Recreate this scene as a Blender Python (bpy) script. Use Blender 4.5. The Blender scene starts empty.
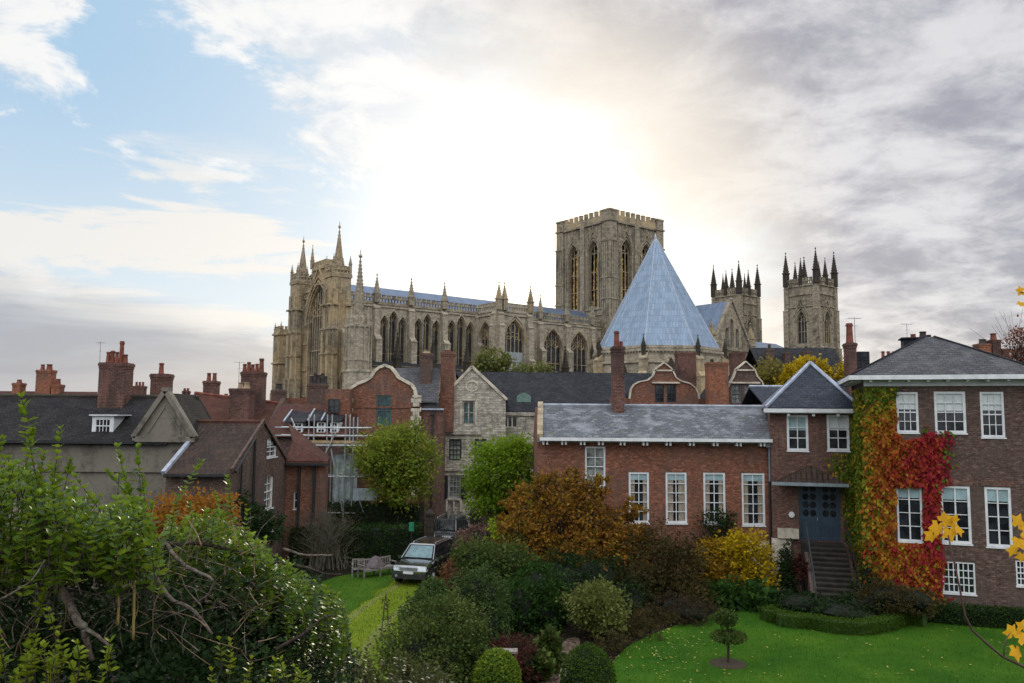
import bpy, math, random
import numpy as np
from mathutils import Vector, Matrix, Euler
from mathutils.geometry import tessellate_polygon
R = math.radians
random.seed(7); RNG = np.random.default_rng(11)
SC = bpy.context.scene
COL = SC.collection
# ------------------------------------------------------------------ camera
H = 8.3; F = 800.0; PITCH = R(5.25); ROLL = R(0.45)
CAMR = Matrix.Rotation(math.pi/2 + PITCH, 3, 'X') @ Matrix.Rotation(ROLL, 3, 'Z')
cd = bpy.data.cameras.new('camera'); cam = bpy.data.objects.new('camera', cd); COL.objects.link(cam)
cam.matrix_world = Matrix.Translation((0, 0, H)) @ CAMR.to_4x4()
cd.sensor_width = 36; cd.lens = F/1024*36; cd.clip_start = 0.1; cd.clip_end = 8000
SC.camera = cam
# ------------------------------------------------------------------ world, sun, exposure
SUN_AZ, SUN_EL = R(3.0), R(15.0)
SC.view_settings.view_transform = 'Standard'; SC.view_settings.look = 'None'
SC.view_settings.exposure = 0.0; SC.view_settings.gamma = 1.0
SC.view_settings.use_curve_mapping = False
w = bpy.data.worlds.new('World'); SC.world = w; w.use_nodes = True
class NT:
    """small node helper"""
    def __init__(s, tree): s.t = tree; s.n = tree.nodes; s.l = tree.links
    def node(s, typ, **kw):
        n = s.n.new(typ)
        for k, v in kw.items(): setattr(n, k, v)
        return n
    def set(s, sock, v):
        if hasattr(v, 'is_output') or isinstance(v, bpy.types.NodeSocket): s.l.new(v, sock)
        else: sock.default_value = v
    def m(s, op, a, b=0.0, c=None, clamp=False):
        n = s.node('ShaderNodeMath', operation=op); n.use_clamp = clamp
        s.set(n.inputs[0], a); s.set(n.inputs[1], b)
        if c is not None: s.set(n.inputs[2], c)
        return n.outputs[0]
    def sm(s, v, a, b):
        n = s.node('ShaderNodeMapRange', interpolation_type='SMOOTHSTEP')
        s.set(n.inputs[0], v); n.inputs[1].default_value = a; n.inputs[2].default_value = b
        return n.outputs[0]
    def vm(s, op, a, b=None, scale=None):
        n = s.node('ShaderNodeVectorMath', operation=op)
        s.set(n.inputs[0], a)
        if b is not None: s.set(n.inputs[1], b)
        if scale is not None: s.set(n.inputs['Scale'], scale)
        return n.outputs['Value'] if op in ('DOT_PRODUCT', 'LENGTH') else n.outputs[0]
    def noise(s, vec, scale, detail=4, rough=0.55, dist=0.0, dim='3D', out=0):
        n = s.node('ShaderNodeTexNoise', noise_dimensions=dim)
        if vec is not None: s.set(n.inputs['Vector'], vec)
        n.inputs['Scale'].default_value = scale; n.inputs['Detail'].default_value = detail
        n.inputs['Roughness'].default_value = rough; n.inputs['Distortion'].default_value = dist
        return n.outputs[out]
    def mix(s, f, a, b, blend='MIX'):
        n = s.node('ShaderNodeMix', data_type='RGBA', blend_type=blend)
        s.set(n.inputs[0], f); s.set(n.inputs[6], a if not isinstance(a, tuple) else (*a[:3], 1))
        s.set(n.inputs[7], b if not isinstance(b, tuple) else (*b[:3], 1))
        return n.outputs[2]
    def ramp(s, f, stops, interp='LINEAR'):
        n = s.node('ShaderNodeValToRGB'); s.set(n.inputs[0], f); cr = n.color_ramp; cr.interpolation = interp
        while len(cr.elements) < len(stops): cr.elements.new(0.5)
        for e, (p, c) in zip(cr.elements, stops):
            e.position = p; e.color = (*c[:3], 1) if not isinstance(c, (int, float)) else (c, c, c, 1)
        return n.outputs[0]
def build_world():
    t = NT(w.node_tree); t.n.clear()
    out = t.node('ShaderNodeOutputWorld')
    sky = t.node('ShaderNodeTexSky', sky_type='NISHITA'); sky.sun_disc = False
    sky.sun_elevation = SUN_EL; sky.sun_rotation = SUN_AZ
    sky.air_density = 1.0; sky.dust_density = 1.5; sky.ozone_density = 1.6; sky.altitude = 50
    bg1 = t.node('ShaderNodeBackground'); t.l.new(sky.outputs[0], bg1.inputs[0]); bg1.inputs[1].default_value = SKY_K
    tc = t.node('ShaderNodeTexCoord'); d = tc.outputs['Generated']
    sp = t.node('ShaderNodeSeparateXYZ'); t.l.new(d, sp.inputs[0]); x, y, z = sp.outputs
    # cloud-layer plane coordinates
    zz = t.m('ADD', t.m('MAXIMUM', z, 0.0), 0.16)
    cx = t.m('DIVIDE', x, zz); cy = t.m('DIVIDE', y, zz)
    cb = t.node('ShaderNodeCombineXYZ'); t.set(cb.inputs[0], cx); t.set(cb.inputs[1], cy); P = cb.outputs[0]
    cb2 = t.node('ShaderNodeCombineXYZ'); t.set(cb2.inputs[0], x); t.set(cb2.inputs[1], y); t.set(cb2.inputs[2], t.m('MULTIPLY', z, 2.0)); Q = cb2.outputs[0]
    n1 = t.noise(Q, 3.4, 9, 0.60, 0.25); n2 = t.noise(Q, 8.0, 8, 0.62, 0.35); n3 = t.noise(P, 1.3, 6, 0.6, 0.4)
    # sun glow
    gaz, gel = R(2.5), R(12.8)
    sd = (math.sin(gaz)*math.cos(gel), math.cos(gaz)*math.cos(gel), math.sin(gel))
    ds = t.vm('DOT_PRODUCT', d, sd)
    g1 = t.m('MULTIPLY', t.sm(ds, 0.958, 0.997), 0.85); g2 = t.sm(ds, 0.989, 0.9997)
    az = t.m('ARCTAN2', x, y)
    nn = t.m('ADD', t.m('MULTIPLY', n2, 0.55), t.m('MULTIPLY', n1, 0.45))
    # edge of the heavy grey deck: falls from upper centre to the right
    edge = t.m('ADD', az, t.m('MULTIPLY', z, 1.15))
    deck = t.m('ADD', edge, t.m('MULTIPLY', t.m('SUBTRACT', n1, 0.5), 0.55))
    deck = t.sm(deck, 0.36, 0.60)
    # white cumulus: upper centre and along the top left
    cen = t.m('SUBTRACT', 1.0, t.m('MULTIPLY', t.m('ABSOLUTE', t.m('ADD', az, 0.16)), 4.2), clamp=True)
    b1 = t.m('MULTIPLY', cen, t.m('MULTIPLY', t.sm(z, 0.24, 0.33), 0.20))
    b2 = t.m('MULTIPLY', t.sm(z, 0.38, 0.45), 0.15)
    b3 = t.m('MULTIPLY', t.sm(az, -0.46, -0.60), t.m('MULTIPLY', t.sm(z, 0.24, 0.36), 0.09))
    n4 = t.noise(t.vm('MULTIPLY', Q, (1.0, 1.0, 2.6)), 4.5, 8, 0.6, 0.5)
    cum = t.sm(t.m('ADD', nn, t.m('ADD', b1, t.m('ADD', b2, b3))), 0.565, 0.65)
    # soft cream streaks low on the left
    lw = t.m('MULTIPLY', t.sm(az, -0.12, -0.42), t.m('MULTIPLY', t.sm(z, 0.285, 0.20), 0.14))
    cir = t.m('MULTIPLY', t.sm(t.m('ADD', n4, lw), 0.53, 0.64), t.sm(z, 0.33, 0.25))
    # low grey bank on the left horizon
    bankh = t.m('ADD', t.m('SUBTRACT', z, t.m('MULTIPLY', t.m('ADD', az, 0.55), -0.16)), t.m('MULTIPLY', t.m('SUBTRACT', n4, 0.5), 0.06))
    bank = t.m('MULTIPLY', t.sm(bankh, 0.155, 0.105), t.sm(az, -0.14, -0.34))
    white = t.mix(t.sm(n2, 0.40, 0.62), (0.74, 0.80, 0.86), (1.02, 1.01, 0.99))
    n5 = t.noise(P, 3.2, 9, 0.62, 0.3); gn = t.m('ADD', t.m('MULTIPLY', nn, 0.55), t.m('MULTIPLY', n5, 0.45))
    grey = t.mix(t.sm(gn, 0.42, 0.59), (0.36, 0.36, 0.42), (0.78, 0.77, 0.79))
    warm = t.mix(t.m('MULTIPLY', t.sm(ds, 0.935, 0.99), 0.85), grey, (0.86, 0.80, 0.71))
    bankc = t.mix(t.sm(n4, 0.35, 0.65), (0.41, 0.43, 0.50), (0.53, 0.55, 0.60))
    haze = t.mix(t.sm(z, 0.05, 0.40), (0.78, 0.87, 0.93), (0.44, 0.65, 0.86))
    haze = t.mix(t.m('MULTIPLY', t.sm(az, -0.55, 0.02), 0.70), haze, (0.84, 0.91, 0.955))
    c = t.mix(cir, haze, (0.93, 0.90, 0.86))
    c = t.mix(cum, c, white)
    c = t.mix(bank, c, bankc)
    c = t.mix(g1, c, (1.10, 1.08, 1.04))
    c = t.mix(t.m('MULTIPLY', deck, t.m('SUBTRACT', 1.0, t.m('MULTIPLY', g2, 0.55))), c, warm)
    c = t.mix(t.m('MULTIPLY', g2, t.m('SUBTRACT', 1.0, t.m('MULTIPLY', deck, 0.6))), c, (1.7, 1.55, 1.25))
    # unseen sky overhead and behind, brightened as fill light on the facades
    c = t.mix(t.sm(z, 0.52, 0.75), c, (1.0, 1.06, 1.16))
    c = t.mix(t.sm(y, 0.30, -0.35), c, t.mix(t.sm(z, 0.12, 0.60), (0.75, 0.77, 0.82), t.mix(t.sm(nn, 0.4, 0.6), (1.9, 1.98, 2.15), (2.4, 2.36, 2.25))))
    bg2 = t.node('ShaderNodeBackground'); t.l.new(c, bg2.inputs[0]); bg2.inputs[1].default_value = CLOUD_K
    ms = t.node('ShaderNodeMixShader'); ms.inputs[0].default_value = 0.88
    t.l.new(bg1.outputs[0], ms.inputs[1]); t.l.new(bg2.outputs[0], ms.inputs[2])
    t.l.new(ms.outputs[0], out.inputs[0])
SKY_K = 0.10; CLOUD_K = 1.0; DK0 = 0.09; DK1 = 0.30
build_world()
sl = bpy.data.lights.new('sun', 'SUN'); sun = bpy.data.objects.new('sun', sl); COL.objects.link(sun)
sl.energy = 1.4; sl.angle = R(6); sl.color = (1.0, 0.86, 0.66)
sun.rotation_euler = (math.pi/2 - SUN_EL, 0, math.pi - SUN_AZ)
SC.cycles.max_bounces = 5; SC.cycles.diffuse_bounces = 2; SC.cycles.glossy_bounces = 2
SC.cycles.transmission_bounces = 3; SC.cycles.transparent_max_bounces = 6; SC.cycles.use_denoising = True
# ------------------------------------------------------------------ pixel <-> place maths (only to measure real positions)
def ray(px, py): return CAMR @ Vector(((px-512)/F, (341.5-py)/F, -1.0))
def W(px, py, Y):
    d = ray(px, py); k = Y/d.y
    return Vector((d.x*k, Y, H + d.z*k))
def G(px, py):
    """point of the flat ground under a pixel"""
    d = ray(px, py); k = -H/d.z
    return Vector((d.x*k, d.y*k, 0))
def ZY(py, Y, px=512): return W(px, py, Y).z
def proj(p):
    q = CAMR.transposed() @ (Vector(p) - Vector((0, 0, H)))
    return (512 + F*q.x/-q.z, 341.5 - F*q.y/-q.z)
# ------------------------------------------------------------------ objects
def tag(o, label=None, cat=None, group=None, kind=None):
    if label: o['label'] = label
    if cat: o['category'] = cat
    if group: o['group'] = group
    if kind: o['kind'] = kind
    return o
def thing(name, label, cat, loc=(0, 0, 0), rz=0.0, group=None):
    o = bpy.data.objects.new(name, None); COL.objects.link(o); o.empty_display_size = 0.3
    o.location = loc; o.rotation_euler = (0, 0, rz)
    return tag(o, label, cat, group)
def copy_tree(o, parent=None):
    c = o.copy(); COL.objects.link(c)
    if parent: c.parent = parent
    for ch in list(o.children): copy_tree(ch, c)
    return c
class Fr:
    """vertical wall frame in the local space of a thing: s along the wall, z up, d outward"""
    def __init__(s, O, a, root=None):
        s.O = Vector((O[0], O[1])); L = math.hypot(*a); s.a = Vector((a[0]/L, a[1]/L)); s.n = Vector((s.a.y, -s.a.x)); s.root = root
    def pt(s, u, z, d=0.0):
        p = s.O + s.a*u + s.n*d
        return (p.x, p.y, z)
    def pick(s, px, py, d=0.0):
        r = s.root; M = Matrix.Rotation(r.rotation_euler.z, 4, 'Z'); M.translation = r.location
        Mi = M.inverted(); o = Mi @ Vector((0, 0, H)); q = Mi.to_3x3() @ ray(px, py)
        n3 = Vector((s.n.x, s.n.y, 0)); P0 = Vector(s.pt(0, 0, d))
        k = (P0-o).dot(n3)/q.dot(n3); h = o + q*k
        return ((h.x-s.O.x)*s.a.x + (h.y-s.O.y)*s.a.y, h.z)
    def rect(s, x0, y0, x1, y1):
        """pixel rectangle -> s0, z0, w, h"""
        a = s.pick(x0, (y0+y1)/2)[0]; b = s.pick(x1, (y0+y1)/2)[0]
        zt = s.pick((x0+x1)/2, y0)[1]; zb = s.pick((x0+x1)/2, y1)[1]
        return (a, zb, b-a, zt-zb)
class MB:
    def __init__(s): s.v = []; s.f = []; s.mi = []; s.c = 0
    def poly(s, pts):
        k = len(s.v); s.v += [tuple(p) for p in pts]; s.f.append(tuple(range(k, k+len(pts)))); s.mi.append(s.c)
    def hexa(s, b, t):
        """bottom ring & top ring of equal length"""
        k = len(s.v); n = len(b); s.v += [tuple(p) for p in b] + [tuple(p) for p in t]
        s.f.append(tuple(range(k+n-1, k-1, -1))); s.f.append(tuple(range(k+n, k+2*n)))
        for i in range(n): j = (i+1) % n; s.f.append((k+i, k+j, k+n+j, k+n+i))
        s.mi += [s.c]*(n+2)
    def box(s, x0, y0, z0, x1, y1, z1):
        s.hexa([(x0, y0, z0), (x1, y0, z0), (x1, y1, z0), (x0, y1, z0)], [(x0, y0, z1), (x1, y0, z1), (x1, y1, z1), (x0, y1, z1)])
    def fbox(s, fr, s0, s1, z0, z1, d0, d1):
        s.hexa([fr.pt(s0, z0, d1), fr.pt(s1, z0, d1), fr.pt(s1, z0, d0), fr.pt(s0, z0, d0)], [fr.pt(s0, z1, d1), fr.pt(s1, z1, d1), fr.pt(s1, z1, d0), fr.pt(s0, z1, d0)])
    def bar(s, fr, pts, wd, d0, d1):
        for (a, b) in zip(pts[:-1], pts[1:]):
            dx, dz = b[0]-a[0], b[1]-a[1]; L = math.hypot(dx, dz) or 1; nx, nz = -dz/L*wd/2, dx/L*wd/2
            q = [(a[0]+nx, a[1]+nz), (a[0]-nx, a[1]-nz), (b[0]-nx, b[1]-nz), (b[0]+nx, b[1]+nz)]
            s.hexa([fr.pt(u, z, d0) for u, z in q], [fr.pt(u, z, d1) for u, z in q])
    def ring(s, cx, cy, z, r, n, ph=0.0): return [(cx+r*math.cos(ph+2*math.pi*i/n), cy+r*math.sin(ph+2*math.pi*i/n), z) for i in range(n)]
    def cone(s, cx, cy, z0, z1, r0, r1, n=4, ph=math.pi/4): s.hexa(s.ring(cx, cy, z0, r0, n, ph), s.ring(cx, cy, z1, max(r1, 0.004), n, ph))
    def tube(s, p0, p1, r0, r1=None, n=6):
        r1 = r0 if r1 is None else r1
        p0 = Vector(p0); p1 = Vector(p1); d = (p1-p0).normalized() if (p1-p0).length > 1e-6 else Vector((0, 0, 1))
        a = d.orthogonal().normalized(); b = d.cross(a)
        cs = [(math.cos(2*math.pi*i/n), math.sin(2*math.pi*i/n)) for i in range(n)]
        s.hexa([p0 + (a*c+b*q)*r0 for c, q in cs], [p1 + (a*c+b*q)*r1 for c, q in cs])
    def path(s, pts, r0, r1, n=6):
        pts = [Vector(p) for p in pts]; k = len(pts)-1; up = None; base = len(s.v)
        for i, p in enumerate(pts):
            d = (pts[min(i+1, k)]-pts[max(i-1, 0)]); d = d.normalized() if d.length > 1e-6 else Vector((0, 0, 1))
            up = d.orthogonal().normalized() if up is None else (up-d*up.dot(d)).normalized()
            b = d.cross(up); r = r0+(r1-r0)*i/k
            for q in range(n): a = 2*math.pi*q/n; s.v.append(tuple(p+(up*math.cos(a)+b*math.sin(a))*r))
        for i in range(k):
            for q in range(n): a, b_ = base+i*n+q, base+i*n+(q+1) % n; s.f.append((a, b_, b_+n, a+n)); s.mi.append(s.c)
        s.f.append(tuple(base+q for q in range(n-1, -1, -1))); s.f.append(tuple(base+k*n+q for q in range(n))); s.mi += [s.c]*2
    def slab(s, pts, th=0.12):
        s.hexa([(p[0], p[1], p[2]-th) for p in pts], pts)
    def wall(s, fr, outline, holes=(), reveal=0.14, back=0.3, d=0.0):
        loops = [list(outline)] + [list(h) for h in holes]
        flat = [p for l in loops for p in l]
        tris = tessellate_polygon([[Vector((u, z, 0)) for u, z in l] for l in loops])
        k = len(s.v); s.v += [fr.pt(u, z, d) for u, z in flat]
        for t in tris: s.f.append(tuple(k+i for i in t)); s.mi.append(s.c)
        for h in holes:
            for i in range(len(h)):
                a, b = h[i], h[(i+1) % len(h)]
                s.poly([fr.pt(*a, d), fr.pt(*b, d), fr.pt(*b, d-reveal), fr.pt(*a, d-reveal)])
        if back:
            o = loops[0]
            cu = sum(p[0] for p in o)/len(o); cz = sum(p[1] for p in o)/len(o)
            q = [(p[0]+(cu-p[0])*0.03/max(abs(cu-p[0]), .05), p[1]-.02 if p[1] > cz else p[1]) for p in o]
            for i in range(len(o)):
                j = (i+1) % len(o)
                s.poly([fr.pt(*o[i], d), fr.pt(*o[j], d), fr.pt(*q[j], d-back), fr.pt(*q[i], d-back)])
    def build(s, name, mats, parent=None, smooth=False, label=None):
        me = bpy.data.meshes.new(name); me.from_pydata(s.v, [], s.f); 
        if not isinstance(mats, (list, tuple)): mats = [mats]
        for m in mats: me.materials.append(m)
        if len(mats) > 1: me.polygons.foreach_set('material_index', s.mi)
        autouv(me)
        if smooth: me.polygons.foreach_set('use_smooth', [True]*len(me.polygons))
        me.update()
        o = bpy.data.objects.new(name, me); COL.objects.link(o)
        if parent: o.parent = parent
        if label: o['label'] = label
        return o
def autouv(me):
    n = len(me.loops)
    if n == 0: return
    co = np.empty(len(me.vertices)*3, 'f'); me.vertices.foreach_get('co', co); co = co.reshape(-1, 3)
    nr = np.empty(len(me.polygons)*3, 'f'); me.polygons.foreach_get('normal', nr); nr = nr.reshape(-1, 3)
    lt = np.empty(len(me.polygons), 'i'); me.polygons.foreach_get('loop_total', lt)
    lv = np.empty(n, 'i'); me.loops.foreach_get('vertex_index', lv)
    N = np.repeat(nr, lt, axis=0); P = co[lv]
    t = np.stack([-N[:, 1], N[:, 0], np.zeros(n)], 1); L = np.linalg.norm(t, axis=1, keepdims=True)
    fl = L[:, 0] < 0.05; t = np.where(fl[:, None], np.array([[1., 0, 0]]), t/np.maximum(L, 1e-6))
    b = np.cross(N, t)
    uv = np.stack([(P*t).sum(1), (P*b).sum(1)], 1).astype('f')
    l = me.uv_layers.new(name='uv'); l.data.foreach_set('uv', uv.ravel())
def mesh_np(name, V, faces_flat, loop_tot, mats, parent=None, mi=None, smooth=False):
    me = bpy.data.meshes.new(name); me.vertices.add(len(V)); me.vertices.foreach_set('co', V.astype('f').ravel())
    me.loops.add(len(faces_flat)); me.loops.foreach_set('vertex_index', faces_flat.astype('i'))
    me.polygons.add(len(loop_tot)); st = np.concatenate([[0], np.cumsum(loop_tot)[:-1]])
    me.polygons.foreach_set('loop_start', st.astype('i'))
    if not isinstance(mats, (list, tuple)): mats = [mats]
    for m in mats: me.materials.append(m)
    if mi is not None: me.polygons.foreach_set('material_index', mi.astype('i'))
    me.update(calc_edges=True); me.validate()
    if smooth: me.polygons.foreach_set('use_smooth', [True]*len(me.polygons))
    o = bpy.data.objects.new(name, me); COL.objects.link(o)
    if parent: o.parent = parent
    return o
# ------------------------------------------------------------------ materials
MC = {}
def mat_base(name):
    m = bpy.data.materials.new(name); m.use_nodes = True; t = NT(m.node_tree); t.n.clear()
    out = t.node('ShaderNodeOutputMaterial'); b = t.node('ShaderNodeBsdfPrincipled'); t.l.new(b.outputs[0], out.inputs[0])
    MC[name] = m
    return m, t, b
def uvn(t): return t.node('ShaderNodeUVMap').outputs[0]
def objc(t): return t.node('ShaderNodeTexCoord').outputs['Object']
def bump(t, b, h, s=0.5, dist=0.02):
    n = t.node('ShaderNodeBump'); n.inputs['Strength'].default_value = s; n.inputs['Distance'].default_value = dist
    t.set(n.inputs['Height'], h); t.l.new(n.outputs[0], b.inputs['Normal'])
def plain(name, c, rough=0.6, metal=0.0, var=0.25, scale=3.0, spec=0.5):
    m, t, b = mat_base(name); o = objc(t)
    n = t.noise(o, scale, 6, 0.6)
    f = t.sm(n, 0.3, 0.7)
    dk = tuple(x*(1-var) for x in c); lt = tuple(min(1, x*(1+var)) for x in c)
    t.set(b.inputs['Base Color'], t.mix(f, dk, lt)); b.inputs['Roughness'].default_value = rough; b.inputs['Metallic'].default_value = metal
    b.inputs['Specular IOR Level'].default_value = spec
    return m
def brickmat(name, c1, c2, mortar=(0.30, 0.27, 0.23), bw=0.235, bh=0.078, stain=(0.10, 0.08, 0.07), st=0.5, patch=None):
    m, t, b = mat_base(name); u = uvn(t); o = objc(t)
    br = t.node('ShaderNodeTexBrick'); t.l.new(u, br.inputs['Vector']); br.inputs['Scale'].default_value = 1.0
    br.inputs['Brick Width'].default_value = bw; br.inputs['Row Height'].default_value = bh; br.inputs['Mortar Size'].default_value = 0.012
    br.inputs['Mortar Smooth'].default_value = 0.3; br.inputs['Bias'].default_value = 0.0
    br.inputs['Color1'].default_value = (*c1, 1); br.inputs['Color2'].default_value = (*c2, 1); br.inputs['Mortar'].default_value = (*mortar, 1)
    # odd bricks: cells of brick size
    mp = t.node('ShaderNodeMapping'); t.l.new(u, mp.inputs[0]); mp.inputs['Scale'].default_value = (1/bw, 1/bh, 1)
    wn = t.node('ShaderNodeTexNoise'); t.l.new(mp.outputs[0], wn.inputs[0]); wn.inputs['Scale'].default_value = 0.55; wn.inputs['Detail'].default_value = 4; wn.inputs['Roughness'].default_value = 0.8
    odd = t.sm(wn.outputs[0], 0.56, 0.72)
    bc = t.mix(0.45, br.outputs[0], tuple((a+b_)/2 for a, b_ in zip(c1, c2)))
    c = t.mix(t.m('MULTIPLY', odd, 0.6), bc, tuple(min(1, x*1.9+0.05) for x in c1))
    dark = t.sm(wn.outputs[0], 0.45, 0.30)
    c = t.mix(t.m('MULTIPLY', dark, 0.6), c, tuple(x*0.35 for x in c2))
    md = t.noise(t.vm('MULTIPLY', u, (0.6, 1.3, 1.0)), 7.0, 5, 0.8, 0.2); c = t.mix(t.m('MULTIPLY', t.sm(md, 0.50, 0.62), 0.6), c, tuple(x*0.42 for x in c2)); c = t.mix(t.m('MULTIPLY', t.sm(md, 0.48, 0.36), 0.75), c, tuple(min(1, x*1.7+.06) for x in c1))
    m2 = t.noise(u, 0.9, 7, 0.75, 0.5); c = t.mix(t.m('MULTIPLY', t.sm(m2, 0.50, 0.66), 0.35), c, tuple(x*0.40 for x in c2)); c = t.mix(t.m('MULTIPLY', t.sm(m2, 0.47, 0.32), 0.35), c, tuple(min(1, x*1.2+.05) for x in c1))
    n = t.noise(o, 0.55, 7, 0.65, 0.3); c = t.mix(t.m('MULTIPLY', t.sm(n, 0.42, 0.66), st), c, stain)
    mp2 = t.node('ShaderNodeMapping'); t.l.new(o, mp2.inputs[0]); mp2.inputs['Scale'].default_value = (2.2, 2.2, 0.35)
    n3 = t.noise(mp2.outputs[0], 1.0, 5, 0.6); c = t.mix(t.m('MULTIPLY', t.sm(n3, 0.52, 0.72), 0.45), c, tuple(min(1, x*1.25+0.06) for x in c1) if patch is None else patch)
    t.set(b.inputs['Base Color'], c); b.inputs['Roughness'].default_value = 0.9; b.inputs['Specular IOR Level'].default_value = 0.2
    bump(t, b, t.m('ADD', t.m('MULTIPLY', br.outputs['Fac'], -1.0), t.m('MULTIPLY', wn.outputs[0], 0.8)), 0.6, 0.012)
    return m
def roofmat(name, c1, c2, w_=0.30, h_=0.20, moss=(0.10, 0.11, 0.05), mo=0.3, light=(0.30, 0.31, 0.33), li=0.3, rough=0.7, lsc=1.1, wave=False):
    m, t, b = mat_base(name); u = uvn(t); o = objc(t)
    br = t.node('ShaderNodeTexBrick'); t.l.new(u, br.inputs['Vector']); br.inputs['Scale'].default_value = 1.0
    br.inputs['Brick Width'].default_value = w_; br.inputs['Row Height'].default_value = h_; br.inputs['Mortar Size'].default_value = 0.014
    br.inputs['Color1'].default_value = (*c1, 1); br.inputs['Color2'].default_value = (*c2, 1); br.inputs['Mortar'].default_value = (*[x*0.3 for x in c1], 1)
    mp = t.node('ShaderNodeMapping'); t.l.new(u, mp.inputs[0]); mp.inputs['Scale'].default_value = (1/w_, 1/h_, 1)
    wn = t.noise(mp.outputs[0], 0.8, 3, 0.6)
    c = t.mix(t.m('MULTIPLY', t.sm(wn, 0.52, 0.70), 0.7), br.outputs[0], light)
    c = t.mix(t.m('MULTIPLY', t.sm(t.noise(o, lsc, 6, 0.62, 0.4), 0.46, 0.66), li), c, light)
    c = t.mix(t.m('MULTIPLY', t.sm(t.noise(o, 1.7, 6, 0.6, 0.5), 0.52, 0.68), mo), c, moss)
    t.set(b.inputs['Base Color'], c); b.inputs['Roughness'].default_value = max(rough, .75); b.inputs['Specular IOR Level'].default_value = 0.18
    # overlapping courses: saw-tooth height along v
    sx = t.node('ShaderNodeSeparateXYZ'); t.l.new(u, sx.inputs[0])
    saw = t.m('FRACT', t.m('DIVIDE', sx.outputs[1], h_))
    hgt = t.m('ADD', t.m('MULTIPLY', saw, -1.0), t.m('MULTIPLY', wn, 0.7))
    if wave:
        hgt = t.m('ADD', hgt, t.m('MULTIPLY', t.m('SINE', t.m('MULTIPLY', sx.outputs[0], 2*math.pi/w_)), 1.3))
    bump(t, b, hgt, 0.7, 0.03)
    return m
def stonemat(name, c1, c2, bw=0.7, bh=0.32, soot=(0.045, 0.04, 0.035), so=0.6, mortar=None, ssc=0.22, rough_blocks=0.5, warm=None):
    m, t, b = mat_base(name); u = uvn(t); o = objc(t)
    br = t.node('ShaderNodeTexBrick'); t.l.new(u, br.inputs['Vector']); br.inputs['Scale'].default_value = 1.0
    br.inputs['Brick Width'].default_value = bw; br.inputs['Row Height'].default_value = bh; br.inputs['Mortar Size'].default_value = 0.02
    br.inputs['Color1'].default_value = (*c1, 1); br.inputs['Color2'].default_value = (*c2, 1)
    br.inputs['Mortar'].default_value = (*(mortar or tuple(x*0.55 for x in c2)), 1)
    mp = t.node('ShaderNodeMapping'); t.l.new(u, mp.inputs[0]); mp.inputs['Scale'].default_value = (1/bw, 1/bh, 1)
    wn = t.noise(mp.outputs[0], 0.7, 3, 0.65)
    c = t.mix(t.m('MULTIPLY', t.sm(wn, 0.38, 0.62), rough_blocks), tuple(x*0.5 for x in c2), br.outputs[0])
    if warm: c = t.mix(t.m('MULTIPLY', t.sm(t.noise(o, ssc*0.7, 4, 0.6), 0.4, 0.65), 0.5), c, warm)
    mp2 = t.node('ShaderNodeMapping'); t.l.new(o, mp2.inputs[0]); mp2.inputs['Scale'].default_value = (1, 1, 0.3)
    n = t.noise(mp2.outputs[0], ssc*2.2, 8, 0.68, 0.4); n2 = t.noise(o, ssc*6, 6, 0.7, 0.2)
    s = t.m('ADD', t.m('MULTIPLY', n, 0.6), t.m('MULTIPLY', n2, 0.4))
    c = t.mix(t.m('MULTIPLY', t.sm(s, 0.47, 0.62), so), c, soot)
    t.set(b.inputs['Base Color'], c); b.inputs['Roughness'].default_value = 0.92; b.inputs['Specular IOR Level'].default_value = 0.15
    bump(t, b, t.m('ADD', t.m('MULTIPLY', br.outputs['Fac'], -0.6), t.m('ADD', wn, n2)), 0.7, 0.05)
    return m
def leadmat(name, c1, c2, pw=1.1, ph=2.4, seam=0.05, rough=0.42, metal=0.55):
    m, t, b = mat_base(name); u = uvn(t); o = objc(t)
    br = t.node('ShaderNodeTexBrick'); t.l.new(u, br.inputs['Vector']); br.inputs['Scale'].default_value = 1.0
    br.inputs['Brick Width'].default_value = pw; br.inputs['Row Height'].default_value = ph; br.inputs['Mortar Size'].default_value = seam
    br.inputs['Color1'].default_value = (*c1, 1); br.inputs['Color2'].default_value = (*c2, 1); br.inputs['Mortar'].default_value = (*[x*0.62 for x in c1], 1)
    c = t.mix(t.m('MULTIPLY', t.sm(t.noise(o, 0.5, 6, 0.7), 0.42, 0.66), 0.5), br.outputs[0], tuple(min(1, x*1.5) for x in c2))
    c = t.mix(t.m('MULTIPLY', t.sm(t.noise(o, 2.0, 5, 0.7), 0.5, 0.68), 0.35), c, tuple(x*0.6 for x in c1))
    t.set(b.inputs['Base Color'], c); b.inputs['Roughness'].default_value = rough; b.inputs['Metallic'].default_value = metal
    bump(t, b, t.m('ADD', br.outputs['Fac'], t.m('MULTIPLY', t.noise(o, 1.2, 4), 0.8)), 0.5, 0.05)
    return m
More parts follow.
